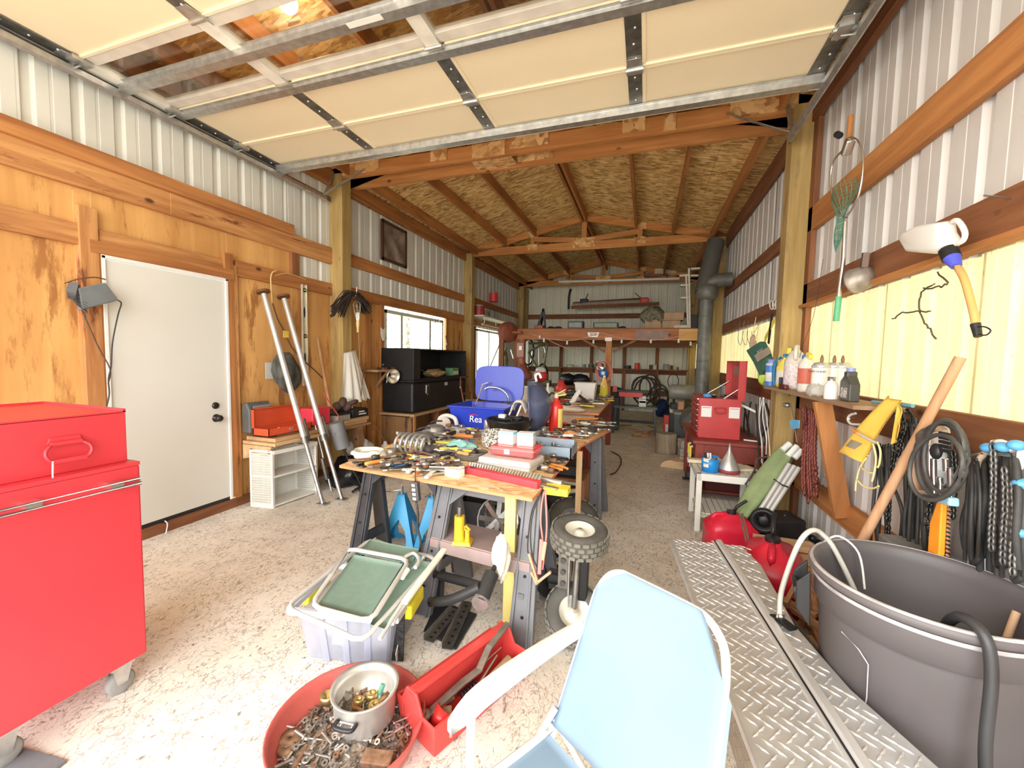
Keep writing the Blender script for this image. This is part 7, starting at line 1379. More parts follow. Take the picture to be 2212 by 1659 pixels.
def cordset(n, x0, x1, y0, y1, x, lab, nm='dark_cord', mats=(CB, CORDK), r0=.005, r1=.010, cat='cord', grp=None, sway=14):  # hanging cords, rubber straps and cables alike
    for i in range(n):
        a = x0+(x1-x0)*(i+.5)/n; b = a+rc.uniform(-sway, sway); xx = x+rc.uniform(-.03, .03); yb = y1+rc.uniform(-30, 20); yt = y0+rc.uniform(-3, 6)
        m_ = MB(); rr_ = rc.uniform(r0, r1)
        pts = [P(a, yt, x=xx), P(a+rc.uniform(-8, 8), yt+(yb-yt)*.35, x=xx-.02), P(b+rc.uniform(-6, 6), yt+(yb-yt)*.7, x=xx-.02), P(b, yb, x=xx)]
        if i % 3 == 0: pts += [P(b+10, yb+6, x=xx), P(b+16, yb-20, x=xx), P(a+14, yt+(yb-yt)*.3, x=xx), P(a+6, yt, x=xx)]
        m_.tube(pts, rr_, 6, sub=5); o = m_.build(nm, mats[i % len(mats)]); tag(o, ORD[i]+' from the left '+lab, cat)
cordset(9, 1955, 2000, 905, 1230, 1.13, 'black rubber strap between the leaning pole and the coiled tool')
cordset(6, 1890, 1925, 960, 1190, 1.14, 'dark cable hanging behind the yellow rope', sway=24)
cordset(9, 2085, 2125, 990, 1215, 1.13, 'black strap hanging just right of the coiled tool')
cordset(11, 2130, 2212, 975, 1235, 1.13, 'black strap hanging below the blue capped hooks', sway=18)
cordset(7, 2000, 2030, 1060, 1220, 1.13, 'thin black strap hanging below the coiled power tool', sway=8)
cordset(6, 1595, 1660, 870, 1010, 1.12, 'dark cable hanging behind the red tool chest', r0=.006, r1=.014, sway=12)
cordset(3, 1640, 1652, 860, 1010, 1.06, 'white cable hanging beside the wooden post behind the red tool chest', 'white_cable', (WHITEP,), .004, .006, sway=6)
for k, (px, y0_, y1_) in enumerate(((2060, 975, 1110), (2145, 960, 1190), (2170, 1010, 1215), (2190, 1040, 1235), (2010, 900, 1150))): chain('chain', ('', 'first ', 'second ', 'third ', '')[k]+('dark chain hanging right below the coiled tool', 'dull chain hanging from the left of the blue capped hooks', 'dull chain hanging amid the right hand straps', 'dull chain hanging at the right edge of the straps', 'dark chain hanging to the left of the coiled tool')[k], [P(px+3*math.sin(j), y0_+(y1_-y0_)*j/5, x=1.09) for j in range(6)], CHD if k in (0, 4) else M('dull_chain', (.16, .155, .15), .45, .7, .4, 30))
# power tool with coiled cable
t_ = thing('chainsaw_tool', 'silver and black power tool hanging upright inside its coiled black cable', 'power tool', P(2030, 1000, x=1.1)); MET = M('polished_tool', (.60, .60, .60), .2, .9, .3, 9)
q = [P(*p, x=1.10) for p in ((2018, 925), (2035, 912), (2055, 925), (2062, 960), (2062, 1020), (2068, 1075), (2055, 1088), (2015, 1085), (2005, 1065), (2012, 1010), (2020, 960))]; m_ = MB(); n_ = len(q); cc_ = sum(q, V())/n_; vs = q+[cc_.lerp(p, .8)+V((-.07, 0, 0)) for p in q]; m_.add(vs, [tuple(range(n_)), tuple(range(n_, 2*n_))[::-1]]+[(i, n_+i, n_+(i+1) % n_, (i+1) % n_) for i in range(n_)]).build('tool_body', MET, t_, 1, bev=.01)
for k in range(5): MB().beam(P(2030, 935+k*9, x=1.02), P(2052, 940+k*9, x=1.02), .008, .012).build('vent_rib', BLACK, t_, 1)
for px, y0_, y1_ in ((2016, 990, 1070), (2030, 1030, 1080), (2052, 1010, 1075), (2042, 990, 1020)): MB().beam(P(px, y0_, x=1.03), P(px+2, y1_, x=1.03), .014, .02).build('chrome_bar', CHR, t_, 1, bev=.004)
MB().ball(P(2022, 975, x=1.02), (.015, .026, .03)).build('black_grip', BLACK, t_, 1); MB().beam(P(2035, 1078, x=1.03), P(2062, 1085, x=1.03), .03, .03).build('blue_cap', M('sky_plastic', (.35, .65, .8), .4), t_, 1, bev=.006)
def ell(cx, cy, rx, ry, x, n=26, ph=0, tilt=0): return [P(cx+rx*math.cos(a+ph)*math.cos(tilt)-ry*math.sin(a+ph)*math.sin(tilt), cy+rx*math.cos(a+ph)*math.sin(tilt)+ry*math.sin(a+ph)*math.cos(tilt), x=x) for a in [k/n*6.283 for k in range(n)]]
for i, (cx, cy, rx, ry, tl) in enumerate(((2028, 985, 52, 70, .15), (2036, 992, 54, 82, .1), (2040, 985, 44, 78, .05), (2022, 1010, 56, 72, .3))): o = MB().tube(ell(cx, cy, rx, ry, 1.04-.02*i, tilt=tl), .0075, 7, closed=True).build('cable_loop', M('cable_grey_black', (.07, .068, .065), .5, var=.4)); tag(o, ('outer left', 'tallest', 'narrow inner', 'lowest front')[i]+' loop of the black cable coiled round the silver power tool', 'cable')
t_ = thing('pruning_saw', 'orange sheathed saw hanging under the coiled power tool', 'saw', P(2035, 1140, x=1.08)); q = [P(*p, x=1.08) for p in ((2038, 1085), (2048, 1090), (2042, 1200), (2036, 1212), (2016, 1208), (2022, 1130))]; MB().prism(q, (-.02, 0, 0)).build('orange_sheath', M('sheath_orange', (.90, .32, .02), .45), t_, 1, bev=.004); g = MB(); [g.cyl(P(2049-.3*k, 1100+k*9, x=1.08), P(2055-.3*k, 1103+k*9, x=1.08), .006, .001, n=5) for k in range(12)]; g.build('saw_teeth', M('tooth_brown', (.4, .2, .12), .6), t_, 1)
# blue capped white hooks
t_ = thing('hook_rail', 'white hooks with blue end caps along the girt at the right edge', 'hooks', P(2150, 970, x=1.15)); BC = M('cap_sky_blue', (.10, .38, .72), .4)
for px, py in ((2136, 968), (2168, 966), (2196, 962), (2208, 1045), (2206, 1150)): MB().ball(P(px, py, x=1.10), (.022, .022, .017)).build('blue_cap', BC, t_, 1)
for pts in (((2146, 956), (2165, 955), (2182, 964), (2190, 975)), ((2206, 968), (2204, 1000), (2206, 1040)), ((2128, 978), (2114, 995), (2108, 1018))): MB().tube([P(*p, x=1.11) for p in pts], .009, 8, sub=3).build('hook', WHITEP if pts[0][0] != 2128 else M('tan_wrap', (.6, .45, .35), .6), t_, 1)
MB().tube([P(2095, 985, x=1.13), P(2130, 980, x=1.12), P(2180, 984, x=1.12), P(2212, 985, x=1.12)], .006, 8, sub=3).build('rail', GALV, t_, 1)
t_ = thing('metal_bucket', 'dull grey metal bin full of chain standing against the wall behind the trash can', 'bin', (1.08, 2.05, 0)); MB().bb((1.02, 1.99, .002), (1.20, 2.20, .70)).build('bin_body', M('dull_zinc_sheet', (.33, .33, .32), .5, .5, .3, 8), t_, 1, bev=.01)
# tackle bag, vest, rope hanks beyond the post
t_ = thing('tackle_bag', 'green and tan bag lettered TACKLE hanging tilted behind the first right post', 'bag', P(1645, 770, x=1.1)); q = [P(*p, x=1.1) for p in ((1624, 757), (1655, 738), (1668, 765), (1676, 790), (1655, 812), (1640, 782))]
TG = M('tackle_green', (.06, .20, .15), .7, var=.1); MB().prism(q, (-.06, 0, 0)).build('bag_body', TG, t_, 1, bev=.01); q = [P(*p, x=1.035) for p in ((1630, 768), (1661, 749), (1667, 762), (1637, 782))]; MB().prism(q, (-.004, 0, 0)).build('tan_band', M('tan_cloth', (.5, .42, .33), .8), t_, 1)
a, b = P(1628, 763, x=1.03), P(1656, 746, x=1.03); d = (b-a).normalized(); m_r = Matrix(((-1, 0, 0), d, V((-1, 0, 0)).cross(d))); ux = -d if False else d; up = V((-1, 0, 0)).cross(ux); text('lettering', 'TACKLE', .055, M('bag_letters', (.55, .6, .52), .6), t_, (a+b)/2-Z1*.02, Matrix((ux if ux.y < 0 else -ux, up if up.z > 0 else -up, V((-1, 0, 0)))).transposed().to_4x4(), w=True)
for px, py, px2, py2, mt, l in ((1668, 678, 1660, 742, BLACK, 'wide black strap hanging beside the first right post'), (1673, 690, 1652, 735, YLC, 'yellow green strap hanging behind the black strap')): o = MB().beam(P(px, py, x=1.12), P(px2, py2, x=1.12), .05, .008, (1, 0, 0)).build('strap', mt); tag(o, l, 'strap')
o = heap('tan_glove', 'tan leather glove bundle hanging on cords left of the green bag', 'gloves', P(1626, 740, x=1.12), .06, M('tan_leather', (.55, .40, .30), .8), 91, (.5, .8, 1.3)); o = MB().tube([P(1633, 685, x=1.13), P(1628, 720, x=1.13), P(1640, 700, x=1.13), P(1632, 735, x=1.13)], .004, 6, sub=3).build('cord', YR); tag(o, 'pale cord from which the tan gloves hang', 'cord')
o = heap('safety_vest', 'lime yellow safety vest bunched on the girt below the green bag', 'vest', P(1648, 815, x=1.08), .07, M('lime_yellow', (.60, .80, .12), .7), 92, (.6, 1.0, 1.0))
for k in range(4): o = MB().tube(ell(1667+6*k, 658, 4.2, 10, 1.14-.01*k, 12), .006, 6, closed=True).build('white_ring', WHITEP); tag(o, ('first', 'second', 'third', 'fourth')[k]+' from the left of the white plastic rings hung at the first right post', 'ring')
for k in range(3): o = MB().tube([P(1600+8*k, 692, x=1.18), P(1594+10*k, 730, x=1.17), P(1600+12*k, 745, x=1.17), P(1606+9*k, 715, x=1.18)], .003, 5, sub=4).build('wire_hank', GALVD); tag(o, ('left', 'middle', 'right')[k]+' hank of thin wire hanging against the far yellow panel', 'wire')
t_ = thing('reacher_rod', 'thin grey rod with a blue tape flag hanging on the post below the plank shelf', 'rod', P(1707, 900, x=1.03)); MB().cyl(P(1708, 872, x=1.03), P(1722, 955, x=1.03), .004).build('rod', TM['steel'], t_, 1); MB().prism([P(*p, x=1.02) for p in ((1706, 912), (1712, 906), (1728, 908), (1727, 925), (1710, 927))], (-.003, 0, 0)).build('blue_tape', M('tape_blue', (.15, .5, .85), .6), t_, 1); MB().ball(P(1700, 875, x=1.03), (.03, .04, .02)).build('clip_head', TM['steel'], t_, 1)
for k, (px, py) in enumerate(((1788, 1040), (1797, 1045), (1806, 1050))): c = P(px, py, x=1.19); o = MB().cyl(c+V((-.035, 0, 0)), c+V((.0, 0, 0)), .028, n=12).build('grey_knob', RUB); tag(o, ('left', 'middle', 'right')[k]+' of three grey round knobs resting on the lower right girt', 'knob')  # round grey knobs built as short cylinders
# red tool chest on its bench
BR = M('bench_red', (.30, .06, .045), .6, var=.2, dirt=(.14, .05, .04), dirt_amt=.35)
t_ = thing('red_bench', 'dark red painted wooden bench under the red tool chest', 'bench', (.85, 5.0, 0)); MB().prism([(.50, 4.52, .60), (1.17, 4.52, .60), (1.17, 5.8, .60), (.50, 5.8, .60)], (0, 0, .03)).build('top', BR, t_, 1, bev=.004)
for x, y in ((.53, 4.56), (1.08, 4.56), (.53, 5.66), (1.08, 5.66)): MB().bb((x, y, 0), (x+.08, y+.08, .60)).build('leg', BR, t_, 1, bev=.004)
MB().bb((.56, 4.575, .42), (1.10, 4.595, .59)).build('apron', BR, t_, 1); MB().bb((.545, 4.6, .42), (.56, 5.7, .59)).build('apron', BR, t_, 1); MB().bb((.55, 4.7, .05), (1.12, 5.7, .07)).build('lower_shelf', BR, t_, 1); MB().bb((.66, 4.72, .075), (1.1, 5.6, .40)).build('dark_bundle', M('dark_maroon', (.10, .02, .02), .7), t_, 1)
RC = M('chest_red', (.55, .05, .05), .38, var=.1)
t_ = thing('red_tool_chest', 'red steel tool chest with open lid and two paper notices on its side', 'tool chest', (.8, 5.0, .632)); x0, x1, y0, y1, z0, z1 = .565, .965, 4.72, 5.42, .632, 1.06
MB().bb((x0, y0, z0), (x1, y1, z1)).build('body', RC, t_, 1, bev=.005); 
for k in range(7): f = MB().bb((x0-.006, y0+.02, z0+.02+k*.058), (x0, y1-.02, z0+.07+k*.058)).build('drawer', RC, t_, 1); MB().bb((x0-.022, y0+.02, z0+.062+k*.058), (x0-.004, y1-.02, z0+.070+k*.058)).build('drawer_pull', CHR, f, 1)
for x in (.585, .85): MB().bb((x, y0-.003, .86), (x+.10, y0-.001, .975)).build('paper_notice', WHITE, t_, 1); MB().bb((x+.01, y0-.0035, .955), (x+.09, y0-.0028, .963)).build('red_heading', M('heading_red', (.7, .2, .2), .6), t_, 1)
MB().tube([(.715, y0-.004, .955), (.715, y0-.02, .93), (.73, y0-.024, .91), (.80, y0-.024, .91), (.815, y0-.02, .93), (.815, y0-.004, .955)], .007, 8, sub=3).build('handle', RC, t_, 1); MB().tube([(.715, y0-.006, .955), (.73, y0-.016, .962), (.80, y0-.016, .962), (.815, y0-.006, .955)], .006, 8, sub=3).build('handle', RC, t_, 1)
m_ = MB(); lx = .985; m_.bb((lx, y0, 1.05), (lx+.012, y1, 1.46)); m_.bb((lx-.06, y0, 1.04), (lx+.012, y0+.012, 1.46)); m_.bb((lx-.06, y1-.012, 1.04), (lx+.012, y1, 1.46)); m_.bb((lx-.06, y0, 1.448), (lx+.012, y1, 1.46)); m_.build('lid', RC, t_, 1); MB().bb((lx-.004, y0+.15, 1.3), (lx-.002, y1-.15, 1.4)).build('faded_sticker', M('faded_sticker', (.35, .2, .16), .7), t_, 1)
MB().cyl((.80, y0+.02, 1.06), (.95, y0+.02, 1.18), .008).build('lid_stay', CHR, t_, 1); MB().cyl((.72, y1-.05, 1.06), (.95, y1-.05, 1.22), .008).build('lid_stay', CHR, t_, 1)
c = V((.65, 4.80, 1.062)); o = MB().lathe([(0, 0), (.038, 0), (.045, .01), (.045, .03), (.036, .04), (.012, .04), (.012, .045), (0, .045)], c, 20).build('tape_measure', M('tape_measure_blue', (.10, .30, .65), .4)); tag(o, 'blue round tape measure on top of the red tool chest', 'tape measure')
for k in range(7): tool(('wrench', 'pliers', 'ratchet')[k % 3], .2, ('dark', 'black', 'bright')[k % 3], (.72+.03*k, 4.85+.05*k, 1.062), k, 'on top of the red tool chest')
o = MB().cyl((1.0, 4.7, .645), (1.12, 4.62, .65), .008).build('white_stick', WHITEP); tag(o, 'short white plastic stick on the red bench beside the chest', 'stick')
o = MB().cyl((.97, 4.85, 1.0), (1.12, 4.80, .93), .014).build('white_pipe_end', WHITEP); tag(o, 'short white pipe sticking out behind the red tool chest', 'pipe')
for k, y in enumerate((4.62, 4.8)): t_ = thing('screwdriver', ('nearer', 'farther')[k]+' yellow handled screwdriver hanging on the side of the red bench', 'screwdriver', (.52, y, .5)); MB().bb((.488, y-.01, .54), (.51, y+.01, .56)).build('hanger', GALV, t_, 1); MB().cyl((.488, y, .44), (.488, y, .55), .012).build('handle', HM['yellow'], t_, 1); MB().cyl((.488, y, .33), (.488, y, .44), .005).build('blade', WHITEP, t_, 1)
# white garden table
t_ = thing('patio_table', 'small white slatted plastic garden table in front of the red bench', 'table', (.7, 4.0, 0)); TP_ = M('patio_white', (.80, .80, .75), .4, var=.03, dirt=(.5, .55, .35), dirt_amt=.18); X0, X1, Y0, Y1, ZZ = .45, .93, 3.70, 4.22, .50
m_ = MB(); [m_.bb(a, b) for a, b in (((X0, Y0, ZZ-.06), (X0+.04, Y1, ZZ)), ((X1-.04, Y0, ZZ-.06), (X1, Y1, ZZ)), ((X0, Y0, ZZ-.06), (X1, Y0+.04, ZZ)), ((X0, Y1-.04, ZZ-.06), (X1, Y1, ZZ)))]; m_.build('top_frame', TP_, t_, 1, bev=.006)
for k in range(8): MB().bb((X0+.045+k*.049, Y0+.04, ZZ-.012), (X0+.088+k*.049, Y1-.04, ZZ-.002)).build('slat', TP_, t_, 1)
for x in (X0, X1-.045):
    for y in (Y0, Y1-.045): MB().bb((x, y, 0), (x+.045, y+.045, ZZ-.06)).build('leg', TP_, t_, 1, bev=.004)
for k in range(8): MB().bb((X0+.04+k*.05, Y0+.05, .14), (X0+.082+k*.05, Y1-.05, .15)).build('lower_slat', TP_, t_, 1)
MB().bb((X0+.03, Y0+.03, .115), (X1-.03, Y1-.03, .138)).build('lower_frame', M('mossy_white', (.55, .62, .38), .6), t_, 1)
c = V((.565, 3.82, ZZ)); t_ = thing('blue_tin', 'bright blue labelled tin with rubbed white lettering on the white garden table', 'tin', c); MB().lathe([(0, .001), (.068, .001), (.068, .13), (.064, .13), (.064, .02), (0, .02)], c, 28).build('tin_body', M('tin_blue', (.02, .28, .75), .4, dirt=(.8, .8, .78), dirt_amt=.22), t_, 1); MB().lathe([(.0685, .115), (.0685, .132)], c, 28).build('tin_rim', CHR, t_, 1)
for k, z in enumerate((.09, .045)): MB().sheet(lambda u_, v_: (c.x+.0688*math.cos(-2.6+.7*u_), c.y+.0688*math.sin(-2.6+.7*u_), c.z+z+.03*v_), 6, 1).build('white_lettering_band', M('rubbed_letters', (.85, .75, .6), .6, var=.3, scale=90), t_, 1)
for k in range(3): MB().cyl(c+V((.02*k-.03, .01, .03)), c+V((.02*k-.04, .02, .155)), .008).build('pen', BLACK if k == 0 else WHITEP, t_, 1)
c = V((.715, 3.85, ZZ)); t_ = thing('oil_funnel', 'galvanised funnel turned upside down with a worn red rim on the white garden table', 'funnel', c); MB().lathe([(.085, .03), (.08, .055), (.05, .11), (.022, .165), (.012, .19), (.006, .25), (.004, .25), (.010, .188), (.02, .16), (.078, .05)], c, 30).build('cone', M('galv_funnel', (.60, .60, .58), .35, .6), t_, 1); MB().lathe([(.083, .001), (.088, .001), (.088, .028), (.084, .032), (.083, .001)], c, 30).build('red_rim', M('worn_red_rim', (.32, .05, .045), .5, dirt=(.6, .6, .55), dirt_amt=.4), t_, 1)
for (x, y, z, dx, dy, dz, rz, l) in ((.52, 4.1, ZZ+.02, .22, .08, .03, .05, 'cream wooden offcut lying at the left on the white garden table'), (.68, 4.14, ZZ+.02, .14, .1, .035, -.1, 'folded cream booklet behind the funnel on the white garden table'), (.86, 4.0, ZZ+.012, .16, .14, .02, .4, 'manila envelope at the right on the white garden table')): o = MB().box((0, 0, 0), (dx, dy, dz), rz).build('paper_item', M('cream_paper', (.78, .68, .5), .7), bev=.002); o.location = (x, y, z); tag(o, l, 'paper')
o = MB().tube([(.80, 3.62, .47), (.88, 3.72, .56), (.94, 3.9, .62), (1.02, 3.95, .64)], .009, 8, sub=3).build('grey_pipe', GALVD); tag(o, 'dark bent rubber pipe sticking out over the right of the white garden table', 'pipe')
# folded camp chair
t_ = thing('camp_chair', 'folded camping chair in a green cloth with white feet leaning on the first right post', 'camp chair', P(1640, 1100, z=.1)); CG = M('camp_green', (.25, .32, .15), .8, var=.15, scale=10, bmp=.1); A_, B_ = V((.86, 3.35, .14)), V((1.12, 3.70, .62)); d = (B_-A_).normalized(); s_, u_p = _frame(d)
A_ = P(1600, 1115, y=3.45); B_ = P(1706, 965, y=3.72); d = B_-A_; s_, u_p = _frame(d.normalized())
MB().sheet(lambda u_, v_: A_+d*(v_*.95)+(s_*math.cos(u_*6.2832)*1.0+u_p*math.sin(u_*6.2832)*.8)*(.06+.012*math.sin(u_*25)+.03*math.sin(v_*3.1)), 28, 12).build('cloth_roll', CG, t_, 1)
for k, (a, b) in enumerate((((1640, 1105), (1705, 1002)), ((1648, 1112), (1716, 1006)), ((1656, 1118), (1726, 1010)))): MB().cyl(P(*a, y=3.35), P(*b, y=3.48), .016, n=10).build('white_leg', M('white_tube_paint', (0, 0, 0)), t_, 1)
for a, b in (((1690, 972), (1706, 958)), ((1702, 985), (1722, 963)), ((1716, 990), (1732, 972))): MB().cyl(P(*a, y=3.6), P(*b, y=3.62), .022, n=10).build('foot', WHITEP, t_, 1)
MB().tube([P(1672, 1035, y=3.40), P(1690, 1048, y=3.33), P(1702, 1052, y=3.36)], .006, 6).build('strap', CB, t_, 1)
# black compressor
t_ = thing('black_motor', 'black machine with a round pulley on the floor against the right wall', 'machine', P(1690, 1150, z=0)); c = P(1650, 1125, y=3.3); MB().lathe([(0, -.03), (.03, -.03), (.03, .0), (.05, .0), (.06, .02), (.085, .02), (.09, 0), (.09, -.03), (.075, -.03), (.07, .0), (.0, .0)], c, 26, (-.3, -1, .15)).build('pulley', BLKM, t_, 1)
b_ = c+V((.14, .1, -.07)); MB().box(b_, (.22, .22, .20), .3).build('housing', BLACK, t_, 1, bev=.02); MB().tube([b_+V((-.15, -.05, -.13)), b_+V((0, -.12, -.05)), b_+V((.15, -.1, -.15))], .02, 8).build('bracket', BLKM, t_, 1)
for k in range(6): MB().ball(b_+V((.02+.045*k, .02*(k % 2), .09-.035*k)), .028, 10, 6).build('round_cap', M('glossy_black', (.02, .02, .02), .15), t_, 1)
MB().bb(b_+V((-.2, -.12, -.17)), b_+V((.2, .12, -.15))).build('base_bar', BLKM, t_, 1)
# fuel cans
GR = M('fuel_red_plastic', (.72, .02, .055), .35, var=.08, scale=3)
def fuelcan(c, rz, s, lab):
    t_ = thing('fuel_can', lab, 'fuel can', c, rz); W2, D2, H2 = .16*s, .11*s, .26*s
    pr = [(1, 0), (1.0, .1), (.97, .5), (1.0, .62), (.98, .75), (.72, .9), (.32, 1.0), (.30, 1.03)]; vs = []; n = 20
    for k, h in pr:
        for i in range(n): a = i/n*6.2832; cc, ss = math.cos(a), math.sin(a); vs.append((W2*k*math.copysign(abs(cc)**.5, cc), D2*k*math.copysign(abs(ss)**.5, ss), H2*h))
    MB().add(vs, [(j*n+i, j*n+(i+1) % n, (j+1)*n+(i+1) % n, (j+1)*n+i) for j in range(len(pr)-1) for i in range(n)]+[tuple(range(n))[::-1], tuple(range((len(pr)-1)*n, len(pr)*n))], True).build('can_body', GR, t_)
    MB().cyl((.0, 0, H2), (.0, 0, H2*1.1), .028*s).build('cap', BLACK, t_); MB().tube([(.02*s, 0, H2*1.08), (.03*s, 0, H2*1.2), (.09*s, 0, H2*1.38)], .010*s, 8, sub=2).build('spout', BLACK, t_); MB().tube([(-.12*s, 0, H2*.82), (-.10*s, 0, H2*.98), (-.03*s, 0, H2*1.0)], .014*s, 8, sub=3).build('handle', GR, t_)
    return t_
fuelcan((.66, 3.36, 0), .2, 1.15, 'farther red plastic fuel can beside the white garden table legs'); fuelcan((.76, 2.72, 0), 1.3, 1.45, 'nearer red plastic fuel can right behind the far end of the diamond plate box')
for k in range(2): o = MB().cyl(P(1598+6*k, 1110, y=3.05), P(1612+6*k, 1170, y=2.85), .006).build('steel_strip', CHR); tag(o, ('left', 'right')[k]+' one of two narrow steel strips leaning against the farther fuel can', 'strip')
# lumber, carton, kindling
for k, (a, b, w_, h2, l) in enumerate((((1630, 1165), (1765, 1185), .12, .035, 'uppermost pale board of the lumber beside the fuel cans'), ((1660, 1195), (1770, 1212), .12, .04, 'second pale board of the lumber stack beside the fuel cans'), ((1685, 1225), (1772, 1240), .14, .05, 'lowest board of the lumber stack beside the fuel cans'))):
    z = .24-.05*k; A_, B_ = P(*a, z=z), P(*b, z=z); B_.x = min(B_.x, 1.1); o = MB().beam(A_, B_, w_, h2, Z1).build('board', wood('lumber', (.62, .38, .2), (.85, .62, .4), 0, 10, knots=False)); tag(o, l, 'board')
t_ = thing('lumber_block', 'stack of short cut boards under the pale boards near the right wall', 'lumber', (1.0, 2.75, 0))
for k in range(4): MB().box((.98+.01*k, 2.78, .022+k*.037), (.28, .42-.03*k, .034), .1*k).build('board', wood('lumber', (0, 0, 0), (0, 0, 0)), t_, 1)
c = P(1800, 1190, x=1.06); t_ = thing('printed_carton', 'cream printed carton with a red edge standing behind the trash can', 'carton', (1.08, 2.6, .0)); MB().bb((.97, 2.32, .002), (1.20, 2.72, .36)).build('carton_body', M('carton_cream', (.80, .72, .60), .7), t_, 1, bev=.004); MB().bb((.969, 2.32, .335), (1.2, 2.722, .352)).build('red_edge', M('carton_red', (.65, .08, .08), .6), t_, 1)
for s, z, y in (('RO', .24, 2.62), ('GS', .15, 2.60), ('C', .07, 2.55)): text('lettering', s, .09, BLACK if s != 'C' else M('carton_red', (0, 0, 0)), t_, (.9685, y, z), face_rot((-1, 0, 0)), w=True)
t_ = thing('kindling_bundle', 'heap of split reddish kindling sticks between the fuel can and the trash can', 'kindling', (.88, 2.15, 0)); KD = wood('kindling_wood', (.40, .18, .09), (.68, .42, .24), 1, 20, knots=False)
rk = random.Random(6)
for k in range(46): z = .02+.26*rk.random(); a = V((.76+.22*rk.random(), 1.98+.5*rk.random(), z)); an = rk.uniform(.6, 2.2); dd = V((math.cos(an), math.sin(an), rk.uniform(-.25, .25)))*.12; MB().beam(a-dd, a+dd, .02, .018, Z1).build('stick', KD, t_, 1)
o = MB().beam((.80, 1.99, .05), (.93, 2.32, .34), .045, .02, (1, 0, 0)).build('slat', WR[1]); tag(o, 'flat wooden slat standing tilted in front of the kindling', 'slat')
# stump, split logs, small machine by the bench
c = P(1438, 978, z=0); t_ = thing('log_stump', 'upright pale log stump standing on the floor of the aisle', 'stump', c); MB().lathe([(0, .001), (.17, .001), (.165, .05), (.155, .2), (.16, .30), (.15, .312), (0, .312)], c, 22, sy=.9).build('bark', wood('stump_wood', (.30, .24, .17), (.62, .54, .42), 2, 12, knots=False), t_, 1); MB().lathe([(0, .313), (.148, .313)], c, 22, sy=.9).build('cut_face', M('stump_top', (.35, .30, .24), .8), t_, 1)
for k, (px, py) in enumerate(((1448, 1010), (1468, 1013))): c = P(px, py, z=0); o = MB().prism([c+V((.13*math.cos(a)*(1 if k else 1), 0, .10*math.sin(a)+.0)) for a in [i*math.pi/8 for i in range(9)]], (.1, .25, 0)).build('split_log', M('fresh_split_wood', (.82, .60, .36), .7)); tag(o, ('left', 'right')[k]+' pale split log lying on the floor below the stump', 'log')
c = P(1500, 1035, z=0); t_ = thing('small_grinder', 'small dark motor on the floor at the foot of the red bench', 'motor', c); MB().lathe([(0, -.06), (.05, -.055), (.06, 0), (.05, .055), (0, .06)], c+V((-.05, -.05, .07)), 16, (1, .2, 0)).build('motor', TM['dark'], t_, 1); MB().box(c+V((-.05, -.05, .01)), (.18, .1, .015)).build('base', TM['dark'], t_, 1)
c = P(1478, 1005, z=0); t_ = thing('block_stack', 'stack of grey concrete blocks between the stump and the red bench', 'blocks', c)
for k in range(3): MB().box(c+V((0, .1, .06+.115*k)), (.14, .2, .11), .1*k).build('block', M('concrete_block', (.5, .47, .44), .9, var=.2), t_, 1, bev=.006)
# ================================================================== loft and far end
t_ = thing('storage_loft', 'timber storage loft across the far end with a red brown front beam', 'loft', (-.7, 8.0, 0))
MB().bb((-2.62, 7.97, 1.82), (.55, 8.01, 2.03)).build('front_beam', wood('beam_red_brown', (.30, .10, .04), (.52, .22, .09), 0), t_, 1, bev=.004); MB().bb((.55, 7.97, 1.82), (1.2, 8.01, 2.03)).build('front_beam_end', wood('beam_orange', (.6, .32, .1), (.85, .52, .2), 0), t_, 1, bev=.004)
MB().bb((-2.62, 8.0, 2.03), (1.2, BY-.1, 2.05)).build('deck', WDK[0], t_, 1)
for k in range(8): MB().bb((-2.5+.5*k, 8.02, 1.87), (-2.46+.5*k, BY-.1, 2.03)).build('joist', WDK[1], t_, 1)
MB().bb((-2.4, 9.2, 1.72), (.9, 9.24, 1.87)).build('rear_beam', WDK[0], t_, 1); MB().bb((-.74, 7.98, 0), (-.63, 8.09, 1.82)).build('post', WD[2], t_, 1, bev=.004); MB().bb((-2.6, 7.98, 0), (-2.5, 8.07, 1.82)).build('post', WDK[2], t_, 1)
for s in (-1, 1): MB().beam((-.685+s*.08, 8.05, 1.6), (-.685+s*.5, 8.05, 1.83), .04, .07, (0, 1, 0)).build('knee_brace', WDK[0], t_, 1)
MB().bb((.05-.25, 7.965, 1.84), (.05+.32, 7.969, 2.0)).build('faded_poster', M('faded_poster', (.30, .20, .18), .7, var=.3, scale=6), t_, 1)
LZ = 2.052
o = MB().bb((-.76, 7.955, 1.80), (-.63, 7.962, 1.87)).build('white_card', WHITE); tag(o, 'small white card nailed on the loft beam above the centre post', 'card')
t_ = thing('number_plate', 'small white number plate on the loft beam, left of the white card', 'plate', (-.98, 7.96, 1.93)); MB().prism([(-1.10, 7.962, 1.965), (-.87, 7.962, 1.965), (-.90, 7.962, 1.875), (-1.07, 7.962, 1.875)], (0, -.006, 0)).build('plate', WHITEP, t_, 1); text('number', '808', .085, BLACK, t_, (-.985, 7.954, 1.925), face_rot((0, -1, 0)), w=True)
t_ = thing('string_lights', 'string of small bulbs on a sagging pale cord along the loft beam', 'string lights', (-.5, 7.95, 1.85)); CRD = M('pale_orange_cord', (.62, .38, .25), .6)
MB().tube([P(*p, y=7.95) for p in ((1140, 718), (1165, 727), (1190, 733), (1240, 735), (1290, 722), (1308, 721), (1340, 730), (1405, 735), (1460, 728), (1487, 719))], .007, 6, sub=4).build('cord', CRD, t_, 1); MB().tube([P(*p, y=7.94) for p in ((1178, 730), (1200, 742), (1230, 755), (1262, 768))], .006, 6, sub=3).build('cord', CRD, t_, 1)
